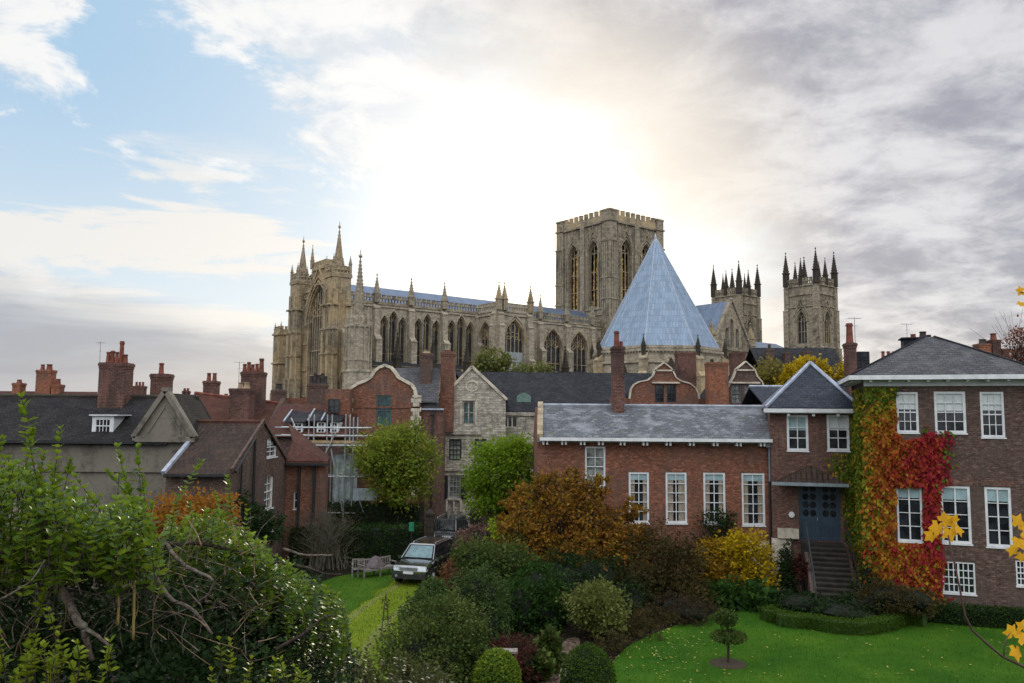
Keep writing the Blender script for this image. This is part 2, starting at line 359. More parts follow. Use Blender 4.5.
def glassmat(name, c=(0.02, 0.023, 0.028), rough=0.08, spec=0.8, leaded=None):
    m, t, b = mat_base(name); o = objc(t)
    col = t.mix(t.sm(t.noise(o, 2.2, 3), 0.35, 0.65), tuple(x*0.5 for x in c), tuple(x*1.6 for x in c))
    if leaded:
        u = uvn(t); br = t.node('ShaderNodeTexBrick'); t.l.new(u, br.inputs['Vector']); br.inputs['Scale'].default_value = 1.0
        br.inputs['Brick Width'].default_value = leaded; br.inputs['Row Height'].default_value = leaded*1.2; br.inputs['Mortar Size'].default_value = leaded*0.08
        br.inputs['Color1'].default_value = (*c, 1); br.inputs['Color2'].default_value = (*[x*3 for x in c], 1); br.inputs['Mortar'].default_value = (0.01, 0.01, 0.01, 1)
        col = br.outputs[0]
    t.set(b.inputs['Base Color'], col)
    b.inputs['Roughness'].default_value = rough; b.inputs['Specular IOR Level'].default_value = spec
    bump(t, b, t.noise(o, 1.6, 2), 0.06, 0.05)
    return m
LEAFK = {'leaf mid green': .85, 'leaf grey green': .9, 'leaf deep green': .8, 'leaf dark green': .7, 'leaf hedge': .8, 'leaf olive brown': .75, 'leaf box hedge': .55, 'leaf pale variegated': .62, 'leaf autumn': 1.15, 'leaf lime': .7, 'leaf undergrowth': .65, 'leaf laurel dark': .8, 'leaf lime yellow': .65, 'leaf laurel': .85, 'leaf yellow green': 1.35, 'leaf dark red': .6, 'leaf fresh green': 1.0, 'leaf bright yellow': .85}
def leafmat(name, cols, rough=0.6, trans=0.35, spec=0.10, pscale=0.9, tc=None):
    """cols: list of base colours chosen leaf by leaf, with patches of the plant leaning to one end"""
    kk = LEAFK.get(name, 1.0); cols = [tuple(x*kk for x in q) for q in cols]
    m = bpy.data.materials.new(name); m.use_nodes = True; t = NT(m.node_tree); t.n.clear(); MC[name] = m
    out = t.node('ShaderNodeOutputMaterial'); b = t.node('ShaderNodeBsdfPrincipled')
    g = t.node('ShaderNodeNewGeometry'); r = g.outputs['Random Per Island']; o = objc(t)
    f = t.m('ADD', t.m('MULTIPLY', r, 0.60), t.m('MULTIPLY', t.m('SUBTRACT', t.noise(o, pscale, 6, 0.65), 0.34), 1.35), clamp=True)
    c = t.ramp(f, [((i+0.0)/(len(cols)-1), q) for i, q in enumerate(cols)])
    t.set(b.inputs['Base Color'], c); b.inputs['Roughness'].default_value = rough; b.inputs['Specular IOR Level'].default_value = spec
    tr = t.node('ShaderNodeBsdfTranslucent'); t.set(tr.inputs[0], t.mix(0.5, c, tc or tuple(min(1, x*1.5) for x in cols[-1])))
    ms = t.node('ShaderNodeMixShader'); ms.inputs[0].default_value = trans
    t.l.new(b.outputs[0], ms.inputs[1]); t.l.new(tr.outputs[0], ms.inputs[2]); t.l.new(ms.outputs[0], out.inputs[0])
    return m
def groundmat(name, cols, scale=0.6, fine=18.0, rough=0.95, bs=0.6, bd=0.04):
    m, t, b = mat_base(name); o = objc(t)
    f = t.m('ADD', t.m('MULTIPLY', t.noise(o, scale, 7, 0.62, 0.3), 0.62), t.m('MULTIPLY', t.noise(o, fine, 5, 0.7), 0.38))
    n = len(cols); c = t.ramp(f, [(0.30+0.42*i/(n-1), q) for i, q in enumerate(cols)])
    t.set(b.inputs['Base Color'], c); b.inputs['Roughness'].default_value = rough; b.inputs['Specular IOR Level'].default_value = 0.15
    bump(t, b, t.noise(o, fine, 5, 0.75), bs, bd)
    return m
# houses
BR_RED = brickmat('brick red', (0.27, 0.103, 0.060), (0.175, 0.068, 0.044), mortar=(0.22, 0.14, 0.10), st=0.5, patch=(0.22, 0.125, 0.08))
BR_PURP = brickmat('brick plum', (0.165, 0.078, 0.056), (0.105, 0.052, 0.044), mortar=(0.16, 0.125, 0.11), st=0.5)
BR_DARK = brickmat('brick dark', (0.13, 0.074, 0.058), (0.075, 0.048, 0.043), mortar=(0.15, 0.125, 0.11), st=0.6, patch=(0.17, 0.12, 0.095))
BR_MID = brickmat('brick orange red', (0.225, 0.095, 0.058), (0.155, 0.064, 0.042), mortar=(0.22, 0.14, 0.10), st=0.7)
BR_CHIM = brickmat('brick sooty', (0.145, 0.050, 0.036), (0.08, 0.032, 0.026), st=0.7, stain=(0.045, 0.035, 0.032))
BR_ORNG = brickmat('brick bright orange', (0.33, 0.105, 0.042), (0.21, 0.068, 0.032), st=0.55)
SLATE = roofmat('slate weathered', (0.1320, 0.1390, 0.1584), (0.0924, 0.0986, 0.1144), 0.32, 0.22, moss=(0.1144, 0.1320, 0.0792), mo=0.35, light=(0.2992, 0.3168, 0.3520), li=0.5)
SLATE_D = roofmat('slate dark', (0.0272, 0.0289, 0.0357), (0.0170, 0.0187, 0.0238), 0.30, 0.20, moss=(0.0340, 0.0382, 0.0298), mo=0.3, light=(0.0553, 0.0578, 0.0663), li=0.35, rough=.85)
SLATE_B = roofmat('slate blue', (0.0425, 0.0493, 0.0680), (0.0289, 0.0340, 0.0493), 0.30, 0.19, mo=0.1, light=(0.0723, 0.0833, 0.1062), li=0.3)
SLATE_G = roofmat('slate grey', (0.0864, 0.0878, 0.0972), (0.0612, 0.0634, 0.0720), 0.30, 0.19, mo=0.15, light=(0.1440, 0.1440, 0.1548), li=0.35)
TILE_OLD = roofmat('old dark tiles', (0.0161, 0.0161, 0.0192), (0.0260, 0.0236, 0.0248), 0.18, 0.13, moss=(0.0279, 0.0310, 0.0186), mo=0.3, light=(0.0527, 0.0496, 0.0496), li=0.3, rough=.9)
TILE_RED = roofmat('red clay tiles', (0.1053, 0.0390, 0.0281), (0.0702, 0.0296, 0.0234), 0.18, 0.12, moss=(0.0546, 0.0468, 0.0312), mo=0.45, light=(0.1482, 0.0663, 0.0468), li=0.3)
PANTILE = roofmat('brown pantiles', (0.0585, 0.0390, 0.0312), (0.0374, 0.0281, 0.0242), 0.24, 0.30, moss=(0.0468, 0.0429, 0.0312), mo=0.5, light=(0.0936, 0.0585, 0.0429), li=0.35, wave=True)
STONE = stonemat('minster limestone', (0.66, 0.55, 0.39), (0.54, 0.45, 0.32), 0.9, 0.42, so=0.58, warm=(0.58, 0.43, 0.23))
STONE_P = stonemat('pale limestone', (0.74, 0.65, 0.50), (0.63, 0.55, 0.42), 0.9, 0.42, so=0.45)
STONE_T = stonemat('tower stone', (0.60, 0.52, 0.385), (0.50, 0.43, 0.32), 1.0, 0.5, so=0.62, ssc=0.16)
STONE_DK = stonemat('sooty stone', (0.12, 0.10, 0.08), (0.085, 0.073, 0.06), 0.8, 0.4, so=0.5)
STONE_H = stonemat('rubble limestone', (0.72, 0.67, 0.57), (0.60, 0.55, 0.46), 0.42, 0.19, so=0.5, ssc=0.7, rough_blocks=0.8, soot=(0.07, 0.062, 0.05))
STONE_W = plain('white stone trim', (0.52, 0.47, 0.38), 0.85, var=0.35, scale=1.5)
LEAD = leadmat('lead sheet blue grey', (0.27, 0.355, 0.47), (0.17, 0.245, 0.345), 0.62, 1.5, 0.07, rough=.6, metal=.12)
LEAD2 = leadmat('lead roof', (0.19, 0.245, 0.34), (0.14, 0.19, 0.28), 0.8, 6.0, 0.07)
LEADT = plain('lead flashing', (0.40, 0.44, 0.52), 0.5, 0.3)
RENDER = stonemat('grey render', (0.40, 0.36, 0.30), (0.37, 0.335, 0.28), 6.0, 4.0, so=0.72, ssc=0.42, mortar=(0.20, 0.18, 0.155), rough_blocks=0.15, soot=(0.075, 0.068, 0.058))
WHITE = plain('white paint', (0.68, 0.70, 0.72), 0.5, var=0.12)
GREYP = plain('grey paint', (0.33, 0.36, 0.37), 0.5, var=0.15)
BLACKP = plain('black iron', (0.02, 0.02, 0.022), 0.45, var=0.3)
PIPE = plain('grey lead pipe', (0.23, 0.28, 0.31), 0.5, 0.2, var=0.15)
DARK = plain('dark interior', (0.012, 0.012, 0.013), 0.9)
BLUEP = plain('dark blue door paint', (0.035, 0.062, 0.095), 0.4, var=0.15)
GLASS = glassmat('window glass')
GLASS_L = glassmat('pale window glass', (0.19, 0.21, 0.19), 0.15)
GLASS_T = glassmat('teal window glass', (0.03, 0.075, 0.08), 0.2)
GLASS_G = glassmat('leaded church glass', (0.018, 0.019, 0.022), 0.35, 0.5, leaded=0.9)
CURT = plain('curtain cloth', (0.30, 0.255, 0.20), 0.9, var=0.3, scale=12)
BLIND = plain('pale blind', (0.62, 0.66, 0.66), 0.8, var=0.08)
BLINDB = plain('bluish blind', (0.30, 0.42, 0.45), 0.6, var=0.15)
POT = plain('terracotta pot', (0.17, 0.052, 0.034), 0.85, var=0.4)
POTB = plain('yellowish pot', (0.34, 0.25, 0.16), 0.85, var=0.4)
POTK = plain('sooty pot', (0.045, 0.038, 0.035), 0.85, var=0.4)
STEEL = plain('galvanised steel', (0.45, 0.48, 0.50), 0.4, 0.6)
WOODB = plain('scaffold boards', (0.36, 0.26, 0.14), 0.8, var=0.35, scale=6)
WOODG = plain('weathered grey wood', (0.20, 0.18, 0.165), 0.85, var=0.35, scale=9)
def barkmat(name, c, lich):
    m, t, b = mat_base(name); o = objc(t); n = t.noise(o, 28, 7, .7, .5); c_ = t.mix(t.sm(n, .38, .62), tuple(x*.4 for x in c), c); c_ = t.mix(t.m('MULTIPLY', t.sm(t.noise(o, 9, 5, .7), .52, .64), .7), c_, lich)
    t.set(b.inputs['Base Color'], c_); b.inputs['Roughness'].default_value = .95; b.inputs['Specular IOR Level'].default_value = .1; bump(t, b, n, .9, .01); return m
BARK = barkmat('bark', (0.065, 0.050, 0.040), (0.09, 0.085, 0.06))
BARKL = barkmat('pale smooth bark', (0.19, 0.150, 0.125), (0.24, 0.25, 0.20))
# ------------------------------------------------------------------ building kit
def rect(s0, z0, w_, h_): return [(s0, z0), (s0+w_, z0), (s0+w_, z0+h_), (s0, z0+h_)]
def arch_rect(s0, z0, w_, h_, rise=0.12):
    n = 6; return [(s0, z0), (s0+w_, z0)] + [(s0+w_*(1-i/n), z0+h_-rise+rise*math.sin(math.pi*i/n)) for i in range(n+1)]
def sash(root, fr, s0, z0, w_, h_, cols=2, rows=4, frame=0.09, barw=0.028, mid=True, recess=0.10, fm=None, gm=None, sill=True, curtain=None, blind=0.0, label=None, bm=None, vdiv=None):
    fm = fm or WHITE; gm = gm or GLASS
    m = MB(); d0, d1 = -recess-0.05, -recess+0.035
    m.fbox(fr, s0, s0+frame, z0, z0+h_, d0, d1); m.fbox(fr, s0+w_-frame, s0+w_, z0, z0+h_, d0, d1)
    m.fbox(fr, s0+frame, s0+w_-frame, z0, z0+frame, d0, d1); m.fbox(fr, s0+frame, s0+w_-frame, z0+h_-frame, z0+h_, d0, d1)
    b0, b1 = -recess-0.03, -recess+0.012
    iw, ih = w_-2*frame, h_-2*frame
    for i in range(1, cols):
        x = s0+frame+iw*i/cols; ww = barw*(1.9 if vdiv == i else 1.0)
        m.fbox(fr, x-ww/2, x+ww/2, z0+frame, z0+h_-frame, b0, b1+(0.01 if vdiv == i else 0))
    for j in range(1, rows):
        z = z0+frame+ih*j/rows; big = mid and j == rows//2
        bw = 0.05 if big else barw
        m.fbox(fr, s0+frame, s0+w_-frame, z-bw/2, z+bw/2, b0, b1+(0.017 if big else 0.004))
    o = m.build('window', fm, root, label=label)
    g = MB(); g.fbox(fr, s0+frame*0.5, s0+w_-frame*0.5, z0+frame*0.5, z0+h_-frame*0.5, -recess-0.075, -recess-0.052); g.build('pane', gm, o)
    if sill:
        k = MB(); k.fbox(fr, s0-0.03, s0+w_+0.03, z0-0.06, z0-0.004, -recess-0.03, 0.05); k.build('sill', fm, o)
    if curtain:
        k = MB()
        for (a, b, wv) in curtain:      # fractions from, to, waviness
            n = 10
            for i in range(n):
                u0 = s0+frame+iw*(a+(b-a)*i/n); u1 = s0+frame+iw*(a+(b-a)*(i+1)/n)
                dd = 0.006*(i % 2)
                k.poly([fr.pt(u0, z0+frame, -recess-0.047+dd), fr.pt(u1, z0+frame, -recess-0.041-dd), fr.pt(u1+wv*0.0, z0+h_-frame, -recess-0.041-dd), fr.pt(u0, z0+h_-frame, -recess-0.047+dd)])
        k.build('curtain', CURT, o)
    if blind > 0:
        k = MB(); k.fbox(fr, s0+frame, s0+w_-frame, z0+h_-frame-ih*blind, z0+h_-frame, -recess-0.05, -recess-0.036); k.build('blind', bm or BLIND, o)
    return o
def chimney(parent, x, y, z0, z1, w_, d, pots=(), mat=None, pm=None, name='chimney', cap=True, rz=0.0):
    """pots: (dx, dy, height, radius)"""
    m = MB(); hw, hd = w_/2, d/2
    m.box(x-hw, y-hd, z0, x+hw, y+hd, z1-0.32)
    if cap:
        m.box(x-hw-0.025, y-hd-0.025, z1-0.32, x+hw+0.025, y+hd+0.025, z1-0.18); m.box(x-hw-0.055, y-hd-0.055, z1-0.18, x+hw+0.055, y+hd+0.055, z1-0.05)
        m.box(x-hw-0.02, y-hd-0.02, z1-0.05, x+hw+0.02, y+hd+0.02, z1)
    else: m.box(x-hw, y-hd, z1-0.32, x+hw, y+hd, z1)
    o = m.build(name, mat or BR_CHIM, parent)
    for (dx, dy, h, r) in pots:
        k = MB(); X, Y = x+dx, y+dy; n = 10
        k.cone(X, Y, z1, z1+0.08, r*1.25, r*1.12, n); k.cone(X, Y, z1+0.08, z1+h*0.86, r*1.05, r*0.86, n)
        k.cone(X, Y, z1+h*0.86, z1+h*0.93, r*1.12, r*1.12, n); k.cone(X, Y, z1+h*0.93, z1+h, r*0.95, r*0.95, n)
        k.build('chimney_pot', pm or POT, o)
    return o
def antenna(name, label, x, y, z0, z1, span=0.9, rz=0.3, rows=6):
    t = thing(name, label, 'aerial', (x, y, z0), rz)
    m = MB(); m.tube((0, 0, 0), (0, 0, z1-z0), 0.022); m.build('mast', STEEL, t)
    m = MB(); h = z1-z0-0.05; m.tube((-span/2, 0, h), (span/2, 0, h), 0.014)
    for i in range(rows):
        u = -span/2+span*i/(rows-1); m.tube((u, -0.22, h), (u, 0.22, h), 0.008, n=4)
    m.tube((-span*0.2, 0, h-0.45), (span*0.25, 0, h-0.45), 0.012); m.build('aerial_array', STEEL, t)
    return t
# gothic ---------------------------------------------------------------
def arch_pts(sc, z0, w_, zs, k=1.0, n=7):
    """pointed arch, k scales the rise; returned counter-clockwise from the lower left"""
    hw = w_/2; pts = [(sc-hw, z0), (sc+hw, z0)]
    for i in range(n+1):
        a = math.radians(60)*i/n; pts.append((sc-hw+w_*math.cos(a), zs+w_*math.sin(a)*k))
    for i in range(n-1, -1, -1):
        a = math.radians(60)*i/n; pts.append((sc+hw-w_*math.cos(a), zs+w_*math.sin(a)*k))
    return pts
def gothic_win(parent, fr, sc, z0, w_, zs, k=1.0, lights=3, depth=0.8, bw=0.22, trac=True, transoms=(), glass=None, stone=None, name='window', hood=True, open_=False, fill=None):
    m = MB(); hw = w_/2
    A = arch_pts(sc, z0, w_, zs, k)
    if not open_:
        m.c = 1; m.poly([fr.pt(u, z, -depth+0.02) for u, z in A]); m.c = 0
    rise = w_*0.866*k
    def ztop(u):      # height of the arch at u
        x = abs(u-sc); c = min(1.0, (x+hw)/w_); return zs + k*w_*math.sqrt(max(0, 1-c*c))
    lw = w_/lights
    for i in range(1, lights):
        u = sc-hw+lw*i; m.bar(fr, [(u, z0), (u, ztop(u)-0.02)], bw, -depth+0.03, -depth+0.30)
    m.bar(fr, A[1:], bw*1.2, -depth+0.03, -depth+0.42)
    if trac:
        for i in range(lights):
            c = sc-hw+lw*(i+0.5); zz = zs-lw*0.3 if lights < 4 else zs+ (0 if abs(i+0.5-lights/2) > lights*0.34 else rise*0.12)
            a = arch_pts(c, zz-0.1, lw, zz, 0.9, 4)[2:]
            m.bar(fr, a, bw*0.7, -depth+0.03, -depth+0.26)
        nq = max(1, lights//2)
        for j in range(nq):
            c = sc + (j-(nq-1)/2)*lw*1.9; r = min(lw*0.62, rise*0.26); zc = zs + rise*(0.50 if nq == 1 else 0.30)
            cir = [(c+r*math.cos(q), zc+r*math.sin(q)) for q in [2*math.pi*i/10 for i in range(11)]]
            m.bar(fr, cir, bw*0.65, -depth+0.03, -depth+0.25)
        if nq > 1:
            r = rise*0.2; zc = zs+rise*0.66
            cir = [(sc+r*math.cos(q), zc+r*math.sin(q)) for q in [2*math.pi*i/10 for i in range(11)]]
            m.bar(fr, cir, bw*0.7, -depth+0.03, -depth+0.25)
    for z in transoms: m.bar(fr, [(sc-hw, z), (sc+hw, z)], bw*0.9, -depth+0.03, -depth+0.28)
    if hood:
        B = arch_pts(sc, z0, w_+0.55, zs, k)
        m.bar(fr, B[2:], 0.34, -0.05, 0.28)
    if fill:      # louvres / boards
        m.c = 2; u0, u1, za, zb = fill; m.fbox(fr, u0, u1, za, zb, -depth+0.05, -depth+0.5); m.c = 0
    return m.build(name, [stone or STONE, glass or GLASS_G, GREYP], parent)
def pinnacle(m, x, y, z0, w_, hs, hp, crock=5, gab=True):
    hw = w_/2
    m.box(x-hw, y-hw, z0, x+hw, y+hw, z0+hs)
    m.box(x-hw*1.25, y-hw*1.25, z0+hs-0.12*w_, x+hw*1.25, y+hw*1.25, z0+hs+0.12*w_)
    m.cone(x, y, z0+hs+0.12*w_, z0+hs+hp, hw*1.3, 0.04, 4)
    if gab:
        for dx, dy in ((1, 0), (-1, 0), (0, 1), (0, -1)):
            m.cone(x+dx*hw*0.8, y+dy*hw*0.8, z0+hs, z0+hs+w_*0.9, hw*0.55, 0.02, 4, 0)
    for i in range(crock):
        f = (i+0.7)/(crock+0.6); z = z0+hs+0.12*w_+(hp-0.12*w_)*f; r = hw*1.3*(1-f)*0.707+0.03; c = max(0.06, w_*0.13)
        for sx in (-1, 1):
            for sy in (-1, 1): m.box(x+sx*r-c/2, y+sy*r-c/2, z, x+sx*r+c/2, y+sy*r+c/2, z+c)
    m.cone(x, y, z0+hs+hp-0.05, z0+hs+hp+w_*0.22, 0.02+w_*0.05, w_*0.17, 6); m.cone(x, y, z0+hs+hp+w_*0.22, z0+hs+hp+w_*0.5, w_*0.17, 0.02, 6)
def battlement(m, fr, s0, s1, z, hb=0.9, hm=0.8, wm=1.0, gap=0.8, d0=-0.5, d1=0.0, pierced=False, lean=0):
    L = s1-s0
    m.fbox(fr, s0, s1, z-0.35, z-0.02, d0, d1+0.22)
    if pierced:
        m.fbox(fr, s0, s1, z, z+0.22, d0, d1); m.fbox(fr, s0, s1, z+hb-0.25, z+hb, d0, d1)
        n = max(1, int(L/0.8))
        for i in range(n+1):
            u = s0+(L-0.25)*i/n; m.fbox(fr, u, u+0.25, z+0.22, z+hb-0.25, d0+0.1, d1-0.05)
    else: m.fbox(fr, s0, s1, z, z+hb, d0, d1)
    if hm > 0:
        n = max(1, round(L/(wm+gap))); p = L/n
        for i in range(n):
            u = s0+p*i+(p-wm)/2; m.fbox(fr, u, u+wm, z+hb, z+hb+hm, d0, d1)
            m.fbox(fr, u-0.06, u+wm+0.06, z+hb+hm, z+hb+hm+0.14, d0-0.05, d1+0.07)
def stringc(m, fr, s0, s1, z, h=0.3, d=0.22): m.fbox(fr, s0, s1, z, z+h, -0.1, d)
def buttress(m, fr, s, w_, z0, stages):
    """stages: (top z, projection)"""
    z = z0
    for i, (zt, p) in enumerate(stages):
        nxt = stages[i+1][1] if i+1 < len(stages) else 0.05
        m.fbox(fr, s-w_/2, s+w_/2, z, zt-0.9*(p-nxt), -0.2, p)
        a = [fr.pt(s-w_/2, zt-0.9*(p-nxt), p), fr.pt(s+w_/2, zt-0.9*(p-nxt), p), fr.pt(s+w_/2, zt-0.9*(p-nxt), -0.2), fr.pt(s-w_/2, zt-0.9*(p-nxt), -0.2)]
        b = [fr.pt(s-w_/2, zt, nxt), fr.pt(s+w_/2, zt, nxt), fr.pt(s+w_/2, zt, -0.2), fr.pt(s-w_/2, zt, -0.2)]
        m.hexa(a, b)
        m.fbox(fr, s-w_/2-0.08, s+w_/2+0.08, zt-0.9*(p-nxt)-0.22, zt-0.9*(p-nxt), -0.2, p+0.12)
        z = zt
AMBER = bpy.data.materials.new('amber glass'); AMBER.use_nodes = True
_t = NT(AMBER.node_tree); _t.n.clear(); _o = _t.node('ShaderNodeOutputMaterial'); _a = _t.node('ShaderNodeBsdfTransparent')
_t.set(_a.inputs[0], _t.mix(_t.sm(_t.noise(objc(_t), 1.6, 4, 0.7), 0.42, 0.62), (0.10, 0.08, 0.05), (0.62, 0.50, 0.30))); _t.l.new(_a.outputs[0], _o.inputs[0])
# ------------------------------------------------------------------ the minster
CR = R(38)
ct = thing('cathedral', 'great pale limestone gothic cathedral with three towers rising behind the rooftops', 'cathedral', (29, 236, 0), CR)
def cathedral():
    ZE = 33.4                                        # eaves (walk) of the high roofs
    # --- choir & lady chapel, high walls
    N = Fr((-90, -8), (1, 0))
    def u(px, v):                                    # pixel column -> distance along the wall plane at v
        k = (px-512)/800*1.009; return (k*(236-.788*v)-29-.616*v)/(.788-.616*k)
    bays_e = [-90, -82.2, -73.2, -64.0, -54.0]
    walls = MB(); pin = []; wins = []
    holes = []
    for a, b in zip(bays_e[:-1], bays_e[1:]):
        c = (a+b)/2+90; wd = (b-a-2.0)/3
        for k in (-1, 0, 1):
            h = arch_pts(c+k*wd*1.02, 17.5, wd*0.90, 29.3 if k == 0 else 28.0, 1.2); holes.append(h); wins.append((c+k*wd*1.02, 17.5, wd*0.90, 29.3 if k == 0 else 28.0, 1.2, 2))
    bays_w = [-43.5, -34.0, -24.6, -15.2, -9]
    for a, b in zip(bays_w[:-1], bays_w[1:]):
        c = (a+b)/2+90; wd = (b-a)*0.68
        h = arch_pts(c, 17.5, wd, 25.6, 0.95); holes.append(h); wins.append((c, 17.5, wd, 25.6, 0.95, 4 if wd > 4.5 else 3))
    walls.wall(N, rect(0, 0, 82, ZE), holes, 1.0, 1.2)
    S = Fr((-8, 8), (-1, 0)); walls.wall(S, rect(0, 0, 82, ZE), [], 0.5, 1.2)
    for z in (ZE-1.0, 16.6): 
        stringc(walls, N, 0, 82, z, 0.35, 0.3)
    for b in bays_e + bays_w[1:4]: buttress(walls, N, b+90, 1.5, 0, [(26, 2.2), (ZE-0.3, 1.1)])
    # dwarf shafts between the lights
    for (sc, z0, wd, zs, k, li) in wins:
        if li == 2:
            for q in (-1, 1): walls.fbox(N, sc+q*wd*0.56-0.12, sc+q*wd*0.56+0.12, 16.9, zs+1.0, 0, 0.42)
            walls.bar(N, arch_pts(sc, z0, wd*1.25, zs, k)[2:], 0.3, 0, 0.42)
    walls.build('choir_wall', [STONE_P], ct)
    for (sc, z0, wd, zs, k, li) in wins: gothic_win(ct, N, sc, z0, wd, zs, k, li, 0.9, bw=.13 if li == 2 else .18, trac=True, hood=li > 2, transoms=(22.0,), name='window')
    par = MB(); battlement(par, N, 0, 36, ZE, 1.25, 0.55, 0.8, 0.55, pierced=True); battlement(par, N, 46.5, 81, ZE, 1.25, 0.55, 0.8, 0.55, pierced=True)
    battlement(par, S, 0, 82, ZE, 1.25, 0.55, 0.8, 0.55); par.build('choir_parapet', STONE_T, ct)
    for x in bays_e[1:4]+bays_w[1:4]:
        m = MB(); pinnacle(m, x, -8.4, ZE, 1.15, 2.0, 4.0); m.build('pinnacle', STONE_T, ct)
    # roof
    r = MB(); r.hexa([(-89, -7.2, ZE-.3), (-6, -7.2, ZE-.3), (-6, 7.2, ZE-.3), (-89, 7.2, ZE-.3)], [(-89, -0.1, 38.2), (-6, -0.1, 38.2), (-6, 0.1, 38.2), (-89, 0.1, 38.2)])
    r.build('choir_roof', LEAD2, ct)
    # eastern buttress piers of the aisle carrying dark pinnacles in front of the clerestory
    A = Fr((-90, -17), (1, 0)); ZA = 18.6
    aw = MB(); hs = []; ws = []
    cen = [(a+b)/2+90 for a, b in zip(bays_e[:-1], bays_e[1:])] + [(a+b)/2+90 for a, b in zip(bays_w[:-1], bays_w[1:])]
    for c in cen: hs.append(arch_pts(c, 3.5, 4.6, 11.5, 0.95)); ws.append(c)
    aw.wall(A, rect(0, 0, 82, ZA), hs, 0.8, 1.0)
    for b in bays_e[1:]+bays_w: buttress(aw, A, b+90, 1.6, 0, [(9, 3.2), (ZA, 2.4)])
    aw.build('aisle_wall', STONE, ct)
    for c in ws: gothic_win(ct, A, c, 3.5, 4.6, 11.5, 0.95, 3, 0.7)
    ar = MB(); ar.hexa([(-89, -17.2, ZA-.4), (-9, -17.2, ZA-.4), (-9, -8.1, ZA-.4), (-89, -8.1, ZA-.4)], [(-89, -16.9, ZA+.1), (-9, -16.9, ZA+.1), (-9, -8.1, 20.2), (-89, -8.1, 20.2)])
    ar.build('aisle_roof', SLATE_D, ct)
    for x in bays_e[1:4]+bays_w[1:3]:
        m = MB(); pinnacle(m, x, -18.2, ZA-1, 1.3, 2.6, 5.0, 6)
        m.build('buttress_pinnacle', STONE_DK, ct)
    sa = MB(); SA = Fr((-8, 17), (-1, 0)); sa.wall(SA, rect(0, 0, 82, ZA), [], 0.5, 1.0); sa.slab([(-90, 8, 20.2), (-8, 8, 20.2), (-8, 17, ZA), (-90, 17, ZA)], 0.3); sa.build('south_aisle', STONE, ct)
    # --- choir transept: full-height projecting bay
    T = MB(); x0, x1, y0 = -54.0, -43.5, -16.2
    TN = Fr((x0, y0), (1, 0)); TE = Fr((x0, -8), (0, -1)); TW = Fr((x1, y0), (0, 1))
    T.wall(TN, rect(0, 0, 10.5, ZE), [arch_pts(5.25, 9, 6.2, 25.8, 1.0)], 1.0, 1.0)
    T.wall(TE, rect(0, 0, 8.2, ZE), [arch_pts(3.7, 17.5, 5.6, 26.0, 0.95)], 1.0, 1.0)
    T.wall(TW, rect(0, 0, 8.2, ZE), [], 1.0, 1.0)
    T.bar(TN, arch_pts(5.25, 9, 7.6, 25.8, 1.0)[2:], 0.4, 0, 0.35)
    for f, s in ((TN, .8), (TN, 9.7), (TE, 7.4), (TW, .8)): buttress(T, f, s, 1.5, 0, [(12, 2.4), (22, 1.8), (30, 1.2), (ZE-.2, 0.8)])
    for f, L in ((TN, 10.5), (TE, 8.2), (TW, 8.2)): stringc(T, f, 0, L, ZE-1.2, 0.35, 0.3); battlement(T, f, 0, L, ZE, 1.25, 0.55, 0.8, 0.55, pierced=True)
    T.box(x0+.5, y0+.5, ZE-0.5, x1-.5, -8, ZE-0.1)
    T.build('choir_transept', STONE_P, ct)
    gothic_win(ct, TN, 5.25, 9, 6.2, 25.8, 1.0, 5, 0.9, fill=(2.3, 8.2, 9.5, 23.5)); gothic_win(ct, TE, 3.7, 17.5, 5.6, 26.0, 0.95, 4, 0.9)
    for x, y in ((x0+.3, y0-.2), (x0+2.0, y0-.2), (x1-.4, y0-.2)):
        m = MB(); pinnacle(m, x, y, ZE, 1.2, 2.7, 3.6); m.build('pinnacle', STONE, ct)
    # --- east front
    E = MB(); EF = Fr((-92.2, 17), (0, -1)); XE = -92.2      # s = 0 at the south end
    def es(v): return 17+v                                    # v positive = north
    out = [(0, 0), (34, 0), (34, 22), (26.5, 28), (26.5, 36.5), (20.4, 36.5), (20.4, 41.4), (13.4, 41.4), (13.4, 36.5), (7.5, 36.5), (7.5, 28), (0, 22)]
    E.wall(EF, out, [arch_pts(17, 11, 11.0, 28.5, 0.92), arch_pts(30.6, 5, 3.6, 14, 1.1), arch_pts(3.4, 5, 3.6, 14, 1.1)], 1.6, 2.2)
    # panelling: many thin shafts and arches
    for s in [7.9+i*0.9 for i in range(4)] + [23.3+i*0.9 for i in range(4)]: E.fbox(EF, s, s+.24, 6, 35.6, 0, .28)
    for s in [13.2+i*1.05 for i in range(8)]: E.fbox(EF, s, s+.26, 37.6, 41.0, 0, .25) if 13.4 < s < 20 else None
    for z in (9.5, 37.2, 40.8): E.fbox(EF, 11.3, 22.7, z, z+.35, 0, .4) if z < 30 else E.fbox(EF, 13.4, 20.4, z, z+.35, 0, .4)
    for z in (12, 18, 24, 30, 34.6): 
        for a, b in ((7.5, 11.2), (22.8, 26.5)): E.fbox(EF, a, b, z, z+.35, 0, .4)
    for k in (1.12, 1.25): E.bar(EF, arch_pts(17, 11, 11.0*k, 28.3, 0.92)[2:], 0.45, -0.1, 0.35*k)
    E.bar(EF, [(10.8, 33.0), (17, 41.5), (23.2, 33.0)], 0.5, 0, 0.5)
    battlement(E, EF, 13.4, 20.4, 41.4, 0.5, 0.8, 0.7, 0.6, d0=-2.0, d1=.1); battlement(E, EF, 7.5, 13, 36.5, 0.6, 0.7, 0.7, 0.6, d0=-1.5); battlement(E, EF, 21.4, 26.5, 36.5, 0.6, 0.7, 0.7, 0.6, d0=-1.5)
    E.build('east_front', STONE, ct)
